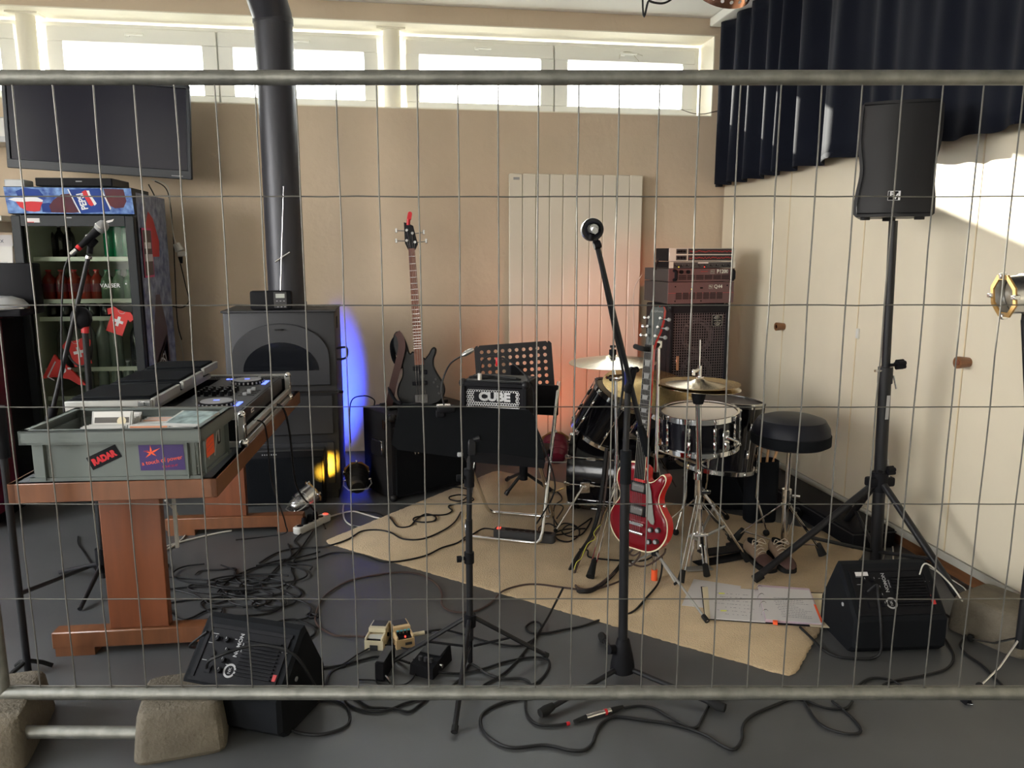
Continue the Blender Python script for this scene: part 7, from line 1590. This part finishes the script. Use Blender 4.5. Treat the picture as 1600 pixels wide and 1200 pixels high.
# the tied loom hanging from the drums, and leads round the guitar stand
gy_ = 3.30
cord('cable_loom', [AY(948, 700, 3.6), AY(940, 770, 3.55), AY(934, 805, 3.5), AY(922, 840, 3.45), AY(902, 870, 3.40), AY(889, 895, 3.35), AY(887, 912, 3.30), AY(893, 923, 3.26), G(908, 924, zr + .01), G(925, 922, zr + .01), G(950, 905, zr), G(968, 885, zr), G(975, 868, zr + .03)], .010, 'cable', 'thick bundle of black leads hanging from the drum hardware in a long bend')
cord('cable_loom', [AY(952, 705, 3.6), AY(945, 775, 3.55), AY(939, 815, 3.49), AY(928, 838, 3.44), AY(912, 862, 3.39), AY(900, 888, 3.33), AY(896, 908, 3.28), G(906, 920, zr + .016), G(930, 918, zr + .012), G(960, 895, zr + .01)], .006, 'cable_brown', 'brown strand of the lead bundle hanging from the drum hardware')
cord('yellow_twist', [AY(938, 820, 3.475), AY(928, 832, 3.43), AY(930, 842, 3.42), AY(918, 850, 3.41), AY(908, 872, 3.36), AY(900, 880, 3.34), AY(896, 900, 3.31), AY(894, 916, 3.26)], .0016, 'neon_yellow', 'yellow-marked lead twisted along the hanging bundle')
cab('black cable ring around the foot of the crash stand', [(905, 858, zr), (918, 860, zr), (920, 870, zr), (945, 874, zr), (975, 876, zr), (1005, 876, zr), (1022, 868, zr + .02)], .0042)
cord('jack_cable', [AY(1005, 856, 3.15), AY(990, 868, 3.18), AY(972, 858, 3.2), AY(970, 875, 3.2), AY(985, 884, 3.2), AY(1000, 866, 3.18), AY(993, 856, 3.2), AY(980, 870, 3.2), AY(990, 882, 3.2), AY(1010, 884, 3.18), AY(1035, 868, 3.12), AY(1040, 858, 3.08)], .0045, 'cable_brown', 'brown jack lead coiled beneath the red guitar')
cord('jack_cable', [AY(1034, 868, 3.15), AY(1034, 890, 3.16), AY(1028, 912, 3.12), G(1010, 934, zr), G(998, 948, zr)], .0045, 'cable', 'black lead curving down beside the orange-capped guitar stand')
cab('tangle of black cable at the end of the rug power strip, outer ring', [(868, 830, zr), (880, 818, zr), (900, 822, zr), (905, 835, zr), (890, 846, zr), (872, 843, zr), (868, 833, zr), (885, 827, zr), (915, 826, zr)], .004)
cab('tangle of black cable at the end of the rug power strip, inner ring', [(868, 836, zr), (890, 832, zr), (912, 818, zr), (925, 810, zr), (910, 834, zr), (890, 838, zr), (878, 830, zr), (890, 820, zr), (906, 828, zr)], .004)
cab('black cable circling from the power strip up to the bass drum', [(846, 838, zr), (842, 825, zr), (856, 818, zr), (872, 824, zr), (866, 812, zr), (857, 795, zr), (864, 788, zr), (880, 792, zr), (870, 810, zr + .04)], .004)
cab('black lead from the chair across the rug to the bass drum', [(848, 760, zr), (870, 768, zr), (878, 780, zr), (866, 792, zr), (866, 824, zr)], .004)
cab('grey lead crossing the rug behind the tripod leg', [(1262, 800, .008), (1290, 812, .008), (1325, 824, zr), (1326, 840, zr), (1342, 847, zr), (1362, 848)], .004, 'cable_white')
cab('thin pale lead running along the cupboard plinth', [(1380, 846), (1394, 852), (1396, 880), (1400, 893)], .004, 'cable_white')
cab('black cable beside the right monitor snaking to the bottom rail', [(1478, 960), (1500, 975), (1508, 992), (1500, 1008), (1510, 1022), (1535, 1040), (1560, 1065), (1580, 1085)], .0045)
cab('black cable sweeping round the front of the right monitor', [(1472, 992), (1484, 1010), (1490, 1028), (1478, 1045), (1440, 1056), (1400, 1063), (1380, 1072), (1418, 1078), (1390, 1062), (1360, 1060), (1340, 1072)], .0045)
cab('thin black lead standing beside the table leg on the left', [(122, 838), (122, 850), (130, 862), (145, 885), (152, 895)], .003)
t = thing('cable_connector', 'silver cable connector with a red band on the floor at the bottom', 'connector', M=T(G(934, 1115, .010)) @ Rz(-18))
cA, cB = G(916, 1121, .010), G(954, 1110, .010)
ROOT[t.name] = T(cA) @ Rz(math.degrees(math.atan2((cB - cA).y, (cB - cA).x))); t.location = cA; t.rotation_euler = ROOT[t.name].to_euler(); Lc = (cB - cA).length
B('barrel', 'chrome_soft', t).cyl((0, 0, 0), (Lc, 0, 0), .0095, n=16).done(); B('red_band', 'red_plastic', t).cyl((Lc * .74, 0, 0), (Lc * .84, 0, 0), .0101, n=16).done()
B('boot', 'rubber', t).cyl((-.045, 0, -.002), (0, 0, 0), .0055, .009, 12).cyl((Lc, 0, 0), (Lc + .05, .004, -.002), .009, .0055, 12).done(); B('red_tape', 'red_plastic', t).cyl((-.072, 0, -.003), (-.062, 0, -.003), .0062, n=10).done()
t = thing('bulldog_clip', 'tiny black clip lying on the floor below the bottom rail at right', 'clip', M=T(G(1510, 1098)))
B('jaw', 'black', t).prism([(-.014, 0), (.014, 0), (.006, .016), (-.006, .016)], -.012, .012, FRONT).done(); B('tongue', 'steel', t).tube([(-.008, -.012, .004), (0, -.03, .012), (.008, -.012, .004)], .0012, 5).done()
